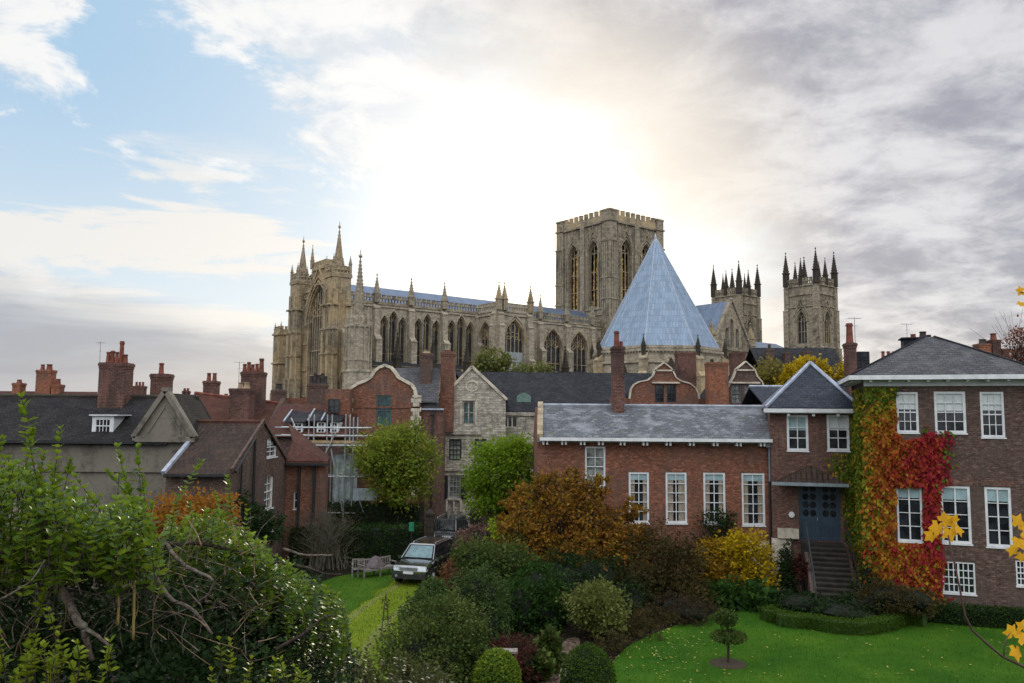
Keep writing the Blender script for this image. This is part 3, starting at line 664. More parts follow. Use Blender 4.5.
    gothic_win(ct, EF, 17, 11, 11.0, 28.5, 0.92, 9, 0.8, bw=0.30, transoms=(17.0, 22.5), hood=False); gothic_win(ct, EF, 30.6, 5, 3.6, 14, 1.1, 3, 1.0); gothic_win(ct, EF, 3.4, 5, 3.6, 14, 1.1, 3, 1.0)
    m = MB(); pinnacle(m, XE-0.2, 3.9, 41.4, 0.7, 2.0, 3.4, 3); m.build('pinnacle', STONE, ct)
    def turret(v, w_, zb, zp, zs, mats=STONE, nb=4, sp=0.29):
        y = -v; m = MB(); hw = w_/2; q = Fr((XE-hw*1.1, y+hw), (0, -1)); q2 = Fr((XE-hw*1.1, y-hw), (1, 0))
        m.box(XE-hw*1.1, y-hw, 0, XE+hw*1.1, y+hw, zb)
        for f, L in ((q, w_), (q2, w_*1.1)):
            for s in (0.02*w_, L-0.30*w_):
                m.fbox(f, s, s+.28*w_, 0, zb*0.42, 0, .45*w_*.6); m.fbox(f, s, s+.28*w_, zb*0.42, zb*0.70, 0, .18*w_)
                m.fbox(f, s, s+.28*w_, zb*0.70, zb*0.93, 0, .08*w_)
                for z in (zb*.42, zb*.56, zb*.70, zb*.84): m.fbox(f, s-.1, s+.28*w_+.1, z-.2, z+.15, 0, .52*w_*.55 if z < zb*.5 else .24*w_)
            for s in np.arange(0.36*w_, 0.66*w_, 0.13*w_): m.fbox(f, s, s+.05*w_, 8, zb-2, 0, 0.1)
        m.box(XE-hw*1.2, y-hw*1.1, zb, XE+hw*1.2, y+hw*1.1, zb+.5)
        for f, L in ((Fr((XE-hw*1.1, y+hw), (0, -1)), w_), (q2, w_*1.1), (Fr((XE+hw*1.1, y-hw), (0, 1)), w_), (Fr((XE+hw*1.1, y+hw), (-1, 0)), w_*1.1)):
            battlement(m, f, 0, L, zb+.85, zp-zb-1.4, .55, .5, .45, d0=-.35, d1=0, pierced=True)
        for sx in (-1, 1):
            for sy in (-1, 1): pinnacle(m, XE+sx*hw*1.0, y+sy*hw*.9, zb+.5, .55, zp-zb+.2, 1.6, 2, False)
        r0 = w_*sp; m.cone(XE, y, zb+.4, zp+1.0, r0, r0*.95, 8, math.pi/8); m.cone(XE, y, zp+1.0, zs, r0*.92, .05, 8, math.pi/8)
        for i in range(9):
            f = (i+.4)/9.5; z = zp+1+(zs-zp-1)*f; rr = r0*.92*(1-f)
            for a in range(0, 8, 2): 
                ang = math.pi/8+a*math.pi/4; m.box(XE+rr*math.cos(ang)-.1, y+rr*math.sin(ang)-.1, z, XE+rr*math.cos(ang)+.1, y+rr*math.sin(ang)+.1, z+.22)
        m.cone(XE, y, zs-.1, zs+.35, .08, .34, 6); m.cone(XE, y, zs+.35, zs+.9, .34, .05, 6); m.tube((XE, y, zs), (XE, y, zs+1.5), .06)
        m.build('corner_turret', mats, ct)
    turret(9.4, 3.9, 37.6, 40.0, 48.6); turret(-9.7, 3.8, 38.4, 40.8, 48.6)
    # north-east aisle turret, octagonal with a tall crocketed spire
    y = -19.6; m = MB(); m.cone(XE, y, 0, 11, 3.4, 3.3, 8, math.pi/8); m.cone(XE, y, 11, 17, 3.05, 3.0, 8, math.pi/8); m.cone(XE, y, 17, 26.2, 2.7, 2.6, 8, math.pi/8)
    for z in (11, 17, 19.3, 26.2): m.cone(XE, y, z-.25, z+.25, 3.5 if z < 12 else 3.15 if z < 18 else 2.85, 3.4 if z < 12 else 3.1 if z < 18 else 2.85, 8, math.pi/8)
    for i in range(16):
        a = math.pi/8*i; m.tube((XE+2.72*math.cos(a), y+2.72*math.sin(a), 11), (XE+2.72*math.cos(a), y+2.72*math.sin(a), 26), .14, .14, 4)
    m.cone(XE, y, 26.3, 28.4, 2.2, 1.6, 8, math.pi/8)
    for i in range(8):
        a = math.pi/4*i+math.pi/8; X, Y = XE+2.4*math.cos(a), y+2.4*math.sin(a); pinnacle(m, X, Y, 26.2, .55, 1.5, 1.9, 2, False)
    m.build('corner_turret', STONE_P, ct)
    m = MB(); m.cone(XE, y, 28.0, 30.8, 1.15, 1.05, 8, math.pi/8); m.cone(XE, y, 30.8, 40.6, 1.05, .1, 8, math.pi/8)
    for i in range(12):
        f = (i+.3)/12.5; z = 30.8+9.8*f; rr = 1.05*(1-f)+.05
        for a in range(8): 
            ang = math.pi/8+a*math.pi/4; m.box(XE+rr*math.cos(ang)-.1, y+rr*math.sin(ang)-.1, z, XE+rr*math.cos(ang)+.1, y+rr*math.sin(ang)+.1, z+.22)
    m.cone(XE, y, 40.4, 40.9, .1, .45, 6); m.cone(XE, y, 40.9, 41.4, .45, .05, 6); m.tube((XE, y, 41), (XE, y, 42.2), .07)
    m.build('turret_spire', STONE_T, ct)
    # south-east aisle turret
    y = 19.0; m = MB(); m.box(XE-2.4, y-2.4, 0, XE+2.2, y+2.4, 13); m.box(XE-2.0, y-2.0, 13, XE+2, y+2, 27.3)
    for z in (8, 13, 20.3, 27.3): m.box(XE-2.4, y-2.4, z-.2, XE+2.4, y+2.4, z+.2)
    for s in range(5): m.box(XE-2.15, y-1.9+s*.9, 13.3, XE-2.0, y-1.7+s*.9, 27)
    for sx in (-1, 1):
        for sy in (-1, 1): pinnacle(m, XE+sx*1.8, y+sy*1.8, 27.4, .5, 1.3, 1.4, 2, False)
        pinnacle(m, XE+sx*1.8, y, 27.4, .4, 1.0, 1.0, 2, False)
    for f in (Fr((XE-2, y+2), (0, -1)), Fr((XE-2, y-2), (1, 0))): battlement(m, f, 0, 4, 27.8, .7, .6, .5, .5)
    m.build('corner_turret', STONE, ct)
    # --- central tower
    tw = MB(); h = 10.7; ZT = 64.0; cs = 1.75
    sides = [Fr((-h, -h), (1, 0)), Fr((-h, h), (0, -1)), Fr((h, -h), (0, 1)), Fr((h, h), (-1, 0))]
    W2 = 2*h
    for i, f in enumerate(sides):
        cxs = (h-4.25, h+4.25)
        tw.wall(f, rect(0, 24, W2, ZT-24), [arch_pts(c, 39.2, 4.1, 54.3, 1.1) for c in cxs], 1.3, 1.3)
        for c in cxs:
            for k in (1.13, 1.36): tw.bar(f, arch_pts(c, 39, 4.1*k, 54.3, 1.1)[2:], .32, -.05, .25*k)
            for q in (-1, 1): tw.fbox(f, c+q*2.35-.2, c+q*2.35+.2, 38.5, 55.2, 0, .4); tw.fbox(f, c+q*3.1-.12, c+q*3.1+.12, 38.5, 62.6, 0, .25)
            tw.bar(f, [(c-1.2, 59.0), (c, 61.6), (c+1.2, 59.0)], .3, 0, .4); tw.fbox(f, c-.14, c+.14, 60.6, 62.9, 0, .35)
        tw.fbox(f, h-.85, h+.85, 34, 62.8, 0, .55)
        for z in (36.5, 38.2): stringc(tw, f, 0, W2, z, .4, .35)
        stringc(tw, f, 0, W2, 62.8, .5, .55)
        for c in np.arange(3.6, W2-3, 1.3): tw.fbox(f, c, c+.16, 59.2, 62.8, 0, .16)
    tw.build('central_tower', STONE_T, ct)
    tower = [o for o in ct.children if o.name.startswith('central_tower')][0]
    for f in sides:
        for c in (h-4.25, h+4.25): gothic_win(tower, f, c, 39.2, 4.1, 54.3, 1.1, 3, 1.2, bw=.24, transoms=(44.2, 49.3), hood=False, glass=AMBER)
    bt = MB(); 
    for f in sides: battlement(bt, f, 2.2, W2-2.2, 63.6, 1.5, 1.35, 1.1, 1.05, d0=-.5, d1=.25)
    bt.build('tower_parapet', STONE, tower)
    for sx in (-1, 1):
        for sy in (-1, 1):
            k = MB(); X, Y = sx*(h-.9), sy*(h-.9)
            k.box(X-1.75, Y-1.75, 24, X+1.75, Y+1.75, 35); k.box(X-1.6, Y-1.6, 35, X+1.6, Y+1.6, 57.5); k.box(X-1.48, Y-1.48, 57.5, X+1.48, Y+1.48, 66.0)
            k.cone(X, Y, 66, 66.5, 2.3, 2.3, 4)
            for z in (35, 41, 47, 57.5, 63.2): k.box(X-1.8, Y-1.8, z-.2, X+1.8, Y+1.8, z+.2)
            for a in (-1, 1):
                for q in (-.9, 0, .9): k.box(X+q-.08, Y-1.68, 36, X+q+.08, Y+1.68, 57); k.box(X-1.68, Y+q-.08, 36, X+1.68, Y+q+.08, 57)
            k.build('corner_buttress', STONE_T, tower)
    # floor & roof inside the lantern so light still passes through the openings
    k = MB(); k.box(-h+1, -h+1, 37.5, h-1, h-1, 38); k.build('tower_floor', STONE_DK, tower); k = MB(); k.box(-h+1, -h+1, 62.2, h-1, h-1, 62.6); k.build('tower_roof', STONE_DK, tower)
    # --- north transept
    n = MB(); L = 43.5; NF = Fr((-8.2, -L), (1, 0)); NE = Fr((-8.2, -8), (0, -1)); NW = Fr((8.2, -L), (0, 1)); ze, za = 25.0, 37.6
    lc = [8.2+i*1.95 for i in (-2, -1, 0, 1, 2)]
    n.wall(NF, [(0, 0), (16.4, 0), (16.4, ze), (8.2, za+.5), (0, ze)], [arch_pts(c, 7, 1.35, 22.5, 1.0) for c in lc] + [arch_pts(8.2+i*2.1, 25.8, 1.3, 32.0-abs(i)*2.4, 1.0) for i in (-1, 0, 1)], .9, 1.2)
    n.bar(NF, [(-.3, ze-.3), (8.2, za+.6), (16.7, ze-.3)], .6, -.6, .35)
    for z in (24.9,): stringc(n, NF, 0, 16.4, z, .4, .35)
    for s in (.7, 15.7): buttress(n, NF, s, 2.0, 0, [(14, 2.6), (24, 1.8), (ze+2.5, 1.0)])
    n.wall(NE, rect(0, 0, L-8, ze), [arch_pts(4+i*6.2, 17.5, 3.0, 22, 1.0) for i in range(6)], .9, 1.0)
    n.wall(NW, rect(0, 0, L-8, ze), [], .9, 1.0)
    for f in (NE, NW): battlement(n, f, 0, L-8, ze, 1.1, 0, pierced=True)
    for i in range(6): buttress(n, NE, 1+i*6.2, 1.1, 0, [(20, 2.0), (ze, .8)])
    n.build('north_transept', STONE_T, ct)
    for c in lc: gothic_win(ct, NF, c, 7, 1.35, 22.5, 1.0, 1, .8, trac=False, hood=False)
    for i in (-1, 0, 1): gothic_win(ct, NF, 8.2+i*2.1, 25.8, 1.3, 32.0-abs(i)*2.4, 1.0, 1, .8, trac=False, hood=False)
    for i in range(6): gothic_win(ct, NE, 4+i*6.2, 17.5, 3.0, 22, 1.0, 2, .8)
    r = MB(); r.hexa([(-8, -L+.6, ze), (8, -L+.6, ze), (8, -9, ze), (-8, -9, ze)], [(-.1, -L+.6, za), (.1, -L+.6, za), (.1, -9, za), (-.1, -9, za)]); r.build('transept_roof', LEAD2, ct)
    for x in (-8, 8): m = MB(); pinnacle(m, x, -L+.2, ze+.5, 1.5, 3, 3.5, 4); m.build('pinnacle', STONE, ct)
    ta = MB(); ta.box(-16, -L, 0, -8.4, -9, 18.5); ta.hexa([(-16, -L, 18.5), (-8.4, -L, 18.5), (-8.4, -9, 18.5), (-16, -9, 18.5)], [(-15.8, -L+.2, 18.7), (-8.4, -L+.2, 21), (-8.4, -9, 21), (-15.8, -9, 18.7)])
    ta.box(8.4, -L, 0, 16, -9, 18.5); ta.build('transept_aisle', STONE, ct)
    # south transept (only for completeness of the cross)
    s = MB(); s.box(-8, 11, 0, 8, 44, ze); s.hexa([(-8, 11, ze), (8, 11, ze), (8, 44, ze), (-8, 44, ze)], [(-.1, 11, za), (.1, 11, za), (.1, 44, za), (-.1, 44, za)]); s.build('south_transept', STONE, ct)
    # --- nave
    v = MB(); v.box(8, -8, 0, 70, 8, 31.0); v.box(8, -17, 0, 70, 17, 18)
    v.build('nave_wall', STONE, ct)
    v = MB(); v.hexa([(8, -8, 31.0), (84, -8, 31.0), (84, 8, 31.0), (8, 8, 31.0)], [(8, -.1, 34.6), (84, -.1, 34.6), (84, .1, 34.6), (8, .1, 34.6)]); v.hexa([(8, -17, 18), (70, -17, 18), (70, -8.1, 18), (8, -8.1, 18)], [(8, -16.8, 18.4), (70, -16.8, 18.4), (70, -8.1, 21.5), (8, -8.1, 21.5)])
    v.build('nave_roof', LEAD2, ct)
    # --- west towers
    for yc in (-16.2, 14.6):
        k = MB(); h = 5.8; cx = 81.0; zt = 53.0
        fs = [Fr((cx-h, yc-h), (1, 0)), Fr((cx-h, yc+h), (0, -1)), Fr((cx+h, yc-h), (0, 1)), Fr((cx+h, yc+h), (-1, 0))]
        for f in fs:
            k.wall(f, rect(0, 0, 2*h, zt), [arch_pts(h, 33.2, 3.5, 40.5, 1.15)], 1.0, 1.2)
            for q in (1.1, 1.35): k.bar(f, arch_pts(h, 33, 3.5*q, 40.5, 1.15)[2:], .3, -.05, .3*q)
            k.bar(f, [(h-3.0, 42.5), (h, 48.4), (h+3.0, 42.5)], .35, 0, .35)
            for z in (24, 31.6, 45.5, 49.6): stringc(k, f, 0, 2*h, z, .4, .35)
            for c in np.arange(2.2, 2*h-2, .9): k.fbox(f, c, c+.16, 46, 49.6, 0, .15); k.fbox(f, c, c+.16, 25, 31.2, 0, .15)
            for s in (.35, 2*h-.35): buttress(k, f, s, 1.7, 0, [(20, 2.2), (32, 1.5), (45, .95), (zt, .55)])
            for z in (34, 37, 40, 43, 47): 
                for s in (.35, 2*h-.35): k.fbox(f, s-.5, s+.5, z, z+.3, 0, 1.15 if z < 42 else .75)
            battlement(k, f, 0, 2*h, zt, 1.5, .9, .8, .7, pierced=True, d1=.2)
        twr = k.build('west_tower', STONE_T, ct)
        for f in fs: gothic_win(twr, f, h, 33.2, 3.5, 40.5, 1.15, 3, .9, bw=.2, transoms=(37.2,), hood=False)
        for sx in (-1, 0, 1):
            for sy in (-1, 0, 1):
                if sx == 0 and sy == 0: continue
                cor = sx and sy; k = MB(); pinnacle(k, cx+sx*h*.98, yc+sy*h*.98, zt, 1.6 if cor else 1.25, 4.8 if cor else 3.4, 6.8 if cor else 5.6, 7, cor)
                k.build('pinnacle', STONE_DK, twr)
cathedral()
# chapter house -----------------------------------------------------------
def chapter_house():
    C0 = W(656.5, 350, 178); t = thing('chapter_house', 'octagonal stone hall under a tall pointed blue grey lead spire roof', 'chapter house', (C0.x, C0.y, 0), R(2))
    Rw = 14.4; ph = math.pi/8; ze = 22.4
    m = MB(); pts = m.ring(0, 0, 0, Rw, 8, ph)
    wins = []
    for i in range(8):
        a, b = pts[i], pts[(i+1) % 8]; a, b = b, a      # left to right seen from outside
        f = Fr(a, (b[0]-a[0], b[1]-a[1])); L = math.hypot(b[0]-a[0], b[1]-a[1])
        if f.n.dot(Vector((a[0], a[1]))) < 0: f = Fr(b, (a[0]-b[0], a[1]-b[1]))
        vis = f.n.y < 0.1
        m.wall(f, rect(0, 0, L, ze), [arch_pts(L/2, 5.5, 5.6, 13.2, 1.0)] if vis else [], 1.0, 1.0)
        if vis: wins.append((f, L))
        for z in (19.3, 21.7): stringc(m, f, 0, L, z, .5, .4)
        for c in np.arange(.8, L-.4, .75): m.fbox(f, c, c+.24, 21.35, 21.7, 0, .34)
        for c in (L*.25, L*.75): m.fbox(f, c-.28, c+.28, 17.9, 19.0, -.05, .02)
        m.fbox(f, 0, L, ze, ze+.55, -.6, .15)
        m.c = 0
        m.c = 1; m.hexa([f.pt(L/2-2.9, 14.6, .05), f.pt(L/2+2.9, 14.6, .05), f.pt(L/2+2.9, 14.6, .7), f.pt(L/2-2.9, 14.6, .7)], [f.pt(L/2-.02, 20.4, .05), f.pt(L/2+.02, 20.4, .05), f.pt(L/2+.02, 20.4, .7), f.pt(L/2-.02, 20.4, .7)]); m.c = 0
    m.build('wall', [STONE_P, STONE_DK], t)
    for f, L in wins: gothic_win(t, f, L/2, 5.5, 5.6, 13.2, 1.0, 5, .9)
    for p in pts:
        k = MB(); q = Vector((p[0], p[1])).normalized(); f = Fr((p[0]+q.y*0, p[1]), (q.y*-1, q.x)); f.n = Vector((q.x, q.y)); f.a = Vector((-q.y, q.x))
        buttress(k, f, 0, 1.7, 0, [(10, 3.4), (17.5, 2.4), (ze-1, 1.4)])
        k.build('buttress', STONE, t)
        X, Y = p[0]+q.x*.4, p[1]+q.y*.4
        k = MB(); pinnacle(k, X, Y, ze-1.5, .8, 1.9, 2.0, 4); k.build('pinnacle', STONE_DK, t)
    r = MB(); n = 6; za = 48.7; prev = None
    rings = [r.ring(0, 0, ze+.5+(za-ze-.5)*(i/n), (Rw-.75)*(1-i/n)+.02, 8, ph) for i in range(n+1)]
    for a, b in zip(rings[:-1], rings[1:]):
        for i in range(8): j = (i+1) % 8; r.poly([a[i], a[j], b[j], b[i]])
    o = r.build('spire_roof', LEAD, t)
    r = MB()
    for p in rings[0]: r.tube(p, (0, 0, za), .13, .08, 5)
    r.cone(0, 0, za-.2, za+.9, .3, .03, 8); r.build('roof_hip', LEADT, o)
chapter_house()
# ------------------------------------------------------------------ houses
def gable_roof(m, x0, x1, y0, y1, ze, zr, ov=0.25, th=0.12, yr=None):
    """ridge parallel to x"""
    yr = (y0+y1)/2 if yr is None else yr; s = (zr-ze)/(yr-y0); s2 = (zr-ze)/(y1-yr)
    m.slab([(x0, y0-ov, ze-ov*s), (x1, y0-ov, ze-ov*s), (x1, yr, zr), (x0, yr, zr)], th)
    m.slab([(x0, yr, zr), (x1, yr, zr), (x1, y1+ov, ze-ov*s2), (x0, y1+ov, ze-ov*s2)], th)
def body(m, x0, x1, y0, y1, ze, zr=None, front_holes=(), front=True, yr=None, reveal=.14):
    yr = (y0+y1)/2 if yr is None else yr
    if front: m.wall(Fr((x0, y0), (1, 0)), rect(0, 0, x1-x0, ze), front_holes, reveal, .3)
    m.wall(Fr((x1, y1), (-1, 0)), rect(0, 0, x1-x0, ze), [], .1, .3)
    for X, a in ((x0, -1), (x1, 1)):
        f = Fr((X, y1 if a < 0 else y0), (0, a)); L = y1-y0; c = (y1-yr) if a < 0 else (yr-y0)
        m.wall(f, [(0, 0), (L, 0), (L, ze)] + ([(c, zr)] if zr else []) + [(0, ze)], [], .1, .3)
def ridge_tiles(m, p0, p1, r=.12): m.tube(p0, p1, r, r, 6)
def at(px, Y): return W(px, 400, Y).x
# --- A: long rendered range, far left -----------------------------------------
def house_a():
    t = thing('rendered_house', 'long grey rendered house with dark tiled roof and small white dormer at the far left', 'house', (at(0, 38.6)-9, 38.6, 0))
    f = Fr((0, 0), (1, 0), t); ze = ZY(439, 38.6, 120); xg0 = f.pick(137, 440)[0]; xg1 = f.pick(193, 440)[0]; zr = ZY(396.5, 42.1, 60)
    L = xg1
    m = MB(); body(m, 0, L-1.2, 0, 7, ze, zr); m.wall(Fr((L-1.2, 0), (1, 0)), rect(0, 0, 1.2, ze), [], .1, .3); m.wall(Fr((L, 0), (0, 1)), rect(0, 0, 3.6, ze), [], .1, .3)
    m.fbox(f, 0, L, 5.45, 5.62, 0, .12); m.fbox(f, xg0-.1, L+.12, ze-.12, ze+.14, 0.005, .28)
    for u in np.arange(2.0, xg0, 3.1): m.fbox(f, u, u+.5, 0, 5.4, 0, .05)
    m.build('wall', RENDER, t)
    zg = ZY(390.5, 38.6, 167)
    r = MB(); gable_roof(r, -.1, L-1.15, 0, 7, ze, zr); o = r.build('roof', TILE_OLD, t)
    k = MB(); k.fbox(f, 0, xg0, ze-.22, ze-.06, .12, .34); k.build('gutter', BLACKP, t)
    k = MB(); ridge_tiles(k, (0, 3.5, zr+.02), (L-1.2, 3.5, zr+.02)); k.build('ridge', STONE_DK, o)
    g = MB(); gf = Fr((xg0, -.12), (1, 0)); gw = xg1-xg0
    g.wall(gf, [(0, ze+.142), (gw, ze+.142), (gw/2, zg-.25)], [], .1, 0)
    for a, b in (((-.1, ze+.1), (gw/2, zg)), ((gw/2, zg), (gw+.1, ze+.1))): g.bar(gf, [a, b], .22, -.3, .16)
    for a, b in (((.55, ze+.30), (gw/2, zg-.72)), ((gw/2, zg-.72), (gw-.55, ze+.30))): g.bar(gf, [a, b], .08, -.05, .05)
    g.box(xg0+gw/2-.16, -.3, zg-.05, xg0+gw/2+.16, .1, zg+.14)
    g.build('gable', RENDER, t)
    r = MB()
    for sx in (-1, 1):
        e = xg0+gw/2+sx*(gw/2); r.slab([(xg0+gw/2, -.1, zg-.12), (xg0+gw/2, 3.6, zg-.12), (e, 3.6, ze+.05), (e, -.1, ze+.05)][::sx], .1)
    r.build('gable_roof', TILE_OLD, t)
    # dormer
    u0, z0, w_, h_ = f.rect(88, 420, 104, 435); m = MB(); df = Fr((0, -.02), (1, 0)); yb = 1.6; z0 += .1; u0 -= .1
    df = Fr((0, .55), (1, 0)); 
    m.wall(df, rect(u0, z0-.2, w_+.28, h_+.3), [rect(u0+.14, z0-.02, w_, h_-.02)], .08, .2); m.box(u0+.01, .56, z0-.3, u0+.06, 3.2, z0+h_+.09); m.box(u0+w_+.22, .56, z0-.3, u0+w_+.27, 2.4, z0+h_+.09)
    m.box(u0-.1, .4, z0+h_+.105, u0+w_+.5, 2.6, z0+h_+.16)
    d = m.build('dormer', WHITE, t); sash(d, df, u0+.14, z0-.02, w_, h_-.02, 4, 2, .05, .03, True, .03, sill=False)
    # chimneys
    def cy(px0, px1, pt, Y, dep, zb, pots, mat=BR_CHIM, pm=POT):
        x0, x1 = at(px0, Y), at(px1, Y); zt = ZY(pt, Y, (px0+px1)/2)
        return chimney(o, (x0+x1)/2-t.location.x, Y-38.6, zb, zt, x1-x0-.15, dep, pots, mat, pm)
    cy(101, 129, 363, 41.6, 1.0, 7.5, [(-.46, 0, .58, .11), (-.24, 0, .64, .11), (-.02, 0, .58, .10), (.17, .1, 1.15, .12), (.44, 0, .45, .11)])
    cy(151.5, 170.5, 374, 43.6, .8, 7.5, [(-.06, 0, .60, .13)])
    k = thing
    antenna('aerial', 'thin roof aerial beside the big brick chimney of the grey house', at(97.5, 43), 43.0, 8.6, ZY(345, 43), .4)
house_a()
# --- roofs behind on the far left ------------------------------------------------
def row_left():
    t = thing('terrace_house', 'terrace seen behind the grey house with a low tiled ridge and sunlit orange chimneys', 'house', (at(-40, 68), 68, 0))
    L = at(104, 68)-t.location.x; zr = ZY(391.5, 71, 60)
    m = MB(); body(m, 0, L, 0, 6, 8.0, zr-.1); m.build('wall', BR_DARK, t); r = MB(); gable_roof(r, 0, L, 0, 6, 8.0, zr); o = r.build('roof', TILE_RED, t)
    for a, b, c, pots in ((14.5, 22, 383, [(0, 0, .3, .2)]), (37.5, 52, 370, [(-.35, 0, .5, .17), (.25, 0, .52, .24)]), (53.5, 61, 384.5, [(0, 0, .5, .2)])):
        x0, x1 = at(a, 71), at(b, 71); chimney(o, (x0+x1)/2-t.location.x, 3, 8.5, ZY(c, 71, a), x1-x0, .9, pots, BR_ORNG, POT)  # sunlight on these chimneys is put into the orange brick colour
    t = thing('terrace_house', 'house showing only a brick chimney with three small pots behind the tiled roofs', 'house', (at(120, 84), 84, 0))
    L = at(232, 84)-t.location.x; zr = ZY(398, 88, 180); m = MB(); body(m, 0, L, 0, 8, 7.5, zr-.1); m.build('wall', BR_DARK, t); r = MB(); gable_roof(r, 0, L, 0, 8, 7.5, zr); o = r.build('roof', TILE_RED, t)
    for a, b, c, pots in ((133, 145, 386, [(-.35, 0, .45, .13), (0, 0, .45, .13), (.35, 0, .45, .13)]), (183, 185.5, 391, [(0, 0, .3, .14)]), (186, 189, 391, [(0, 0, .3, .14)]), (224, 228, 396, [(-.1, 0, .25, .1), (.1, 0, .25, .1)])):
        x0, x1 = at(a, 88), at(b, 88); chimney(o, (x0+x1)/2-t.location.x, 4, 8.0, ZY(c, 88, a), x1-x0-.1, .8, pots, BR_CHIM, POT)
row_left()
# --- B: red-tiled house behind, with the chimney cluster -------------------------
def house_b():
    Y = 54; t = thing('tiled_house', 'house with a broad red clay tile roof behind the grey gable', 'house', (at(168, Y), Y, 0))
    L = at(266, Y)-t.location.x; zr = ZY(396, Y+4.5, 220); m = MB(); body(m, 0, L, 0, 9, 6.7, zr-.1); m.build('wall', BR_DARK, t)
    r = MB(); r.slab([(-.1, -.3, 6.6), (L, -.3, 6.6), (L, 4.5, ZY(404, Y+4.5, 266)), (0, 4.5, ZY(393, Y+4.5, 172))], .12); r.slab([(0, 4.5, ZY(393, Y+4.5, 172)), (L, 4.5, ZY(404, Y+4.5, 266)), (L, 9.3, 6.6), (0, 9.3, 6.6)], .12)
    o = r.build('roof', TILE_RED, t)
    k = MB(); ridge_tiles(k, (0, 4.5, ZY(392.7, Y+4.5, 172)), (L, 4.5, ZY(403.7, Y+4.5, 266))); k.build('ridge', POT, o)
    def c_(a, b, c, dy, dep, zb, pots, mat=BR_CHIM, pm=POT, **kw):
        x0, x1 = at(a, Y+dy), at(b, Y+dy); return chimney(o, (x0+x1)/2-t.location.x, dy, zb, ZY(c, Y+dy, a), x1-x0-.12, dep, pots, mat, pm, **kw)
    c_(204, 218, 381, 5.5, .9, 7.5, [(-.22, 0, .6, .15), (.2, 0, .6, .15)])
    # cluster at the right end: a low broad shaft, and a taller one with five pots behind
    c_(231, 253, 388.5, 1.2, 1.1, 5.5, [(-.1, 0, .42, .2), (.3, 0, .42, .2)], BR_CHIM, POTB)
    c_(241.5, 264.5, 372, 3.2, 1.0, 5.5, [(-.68, 0, .58, .14), (-.38, 0, .72, .14), (-.1, 0, .55, .14), (.2, 0, .6, .13), (.52, 0, .98, .17)])
    antenna('aerial', 'spindly aerial standing left of the five-pot chimney cluster', at(238, 57), 57, 8.0, ZY(361.5, 57, 238), .75)
house_b()
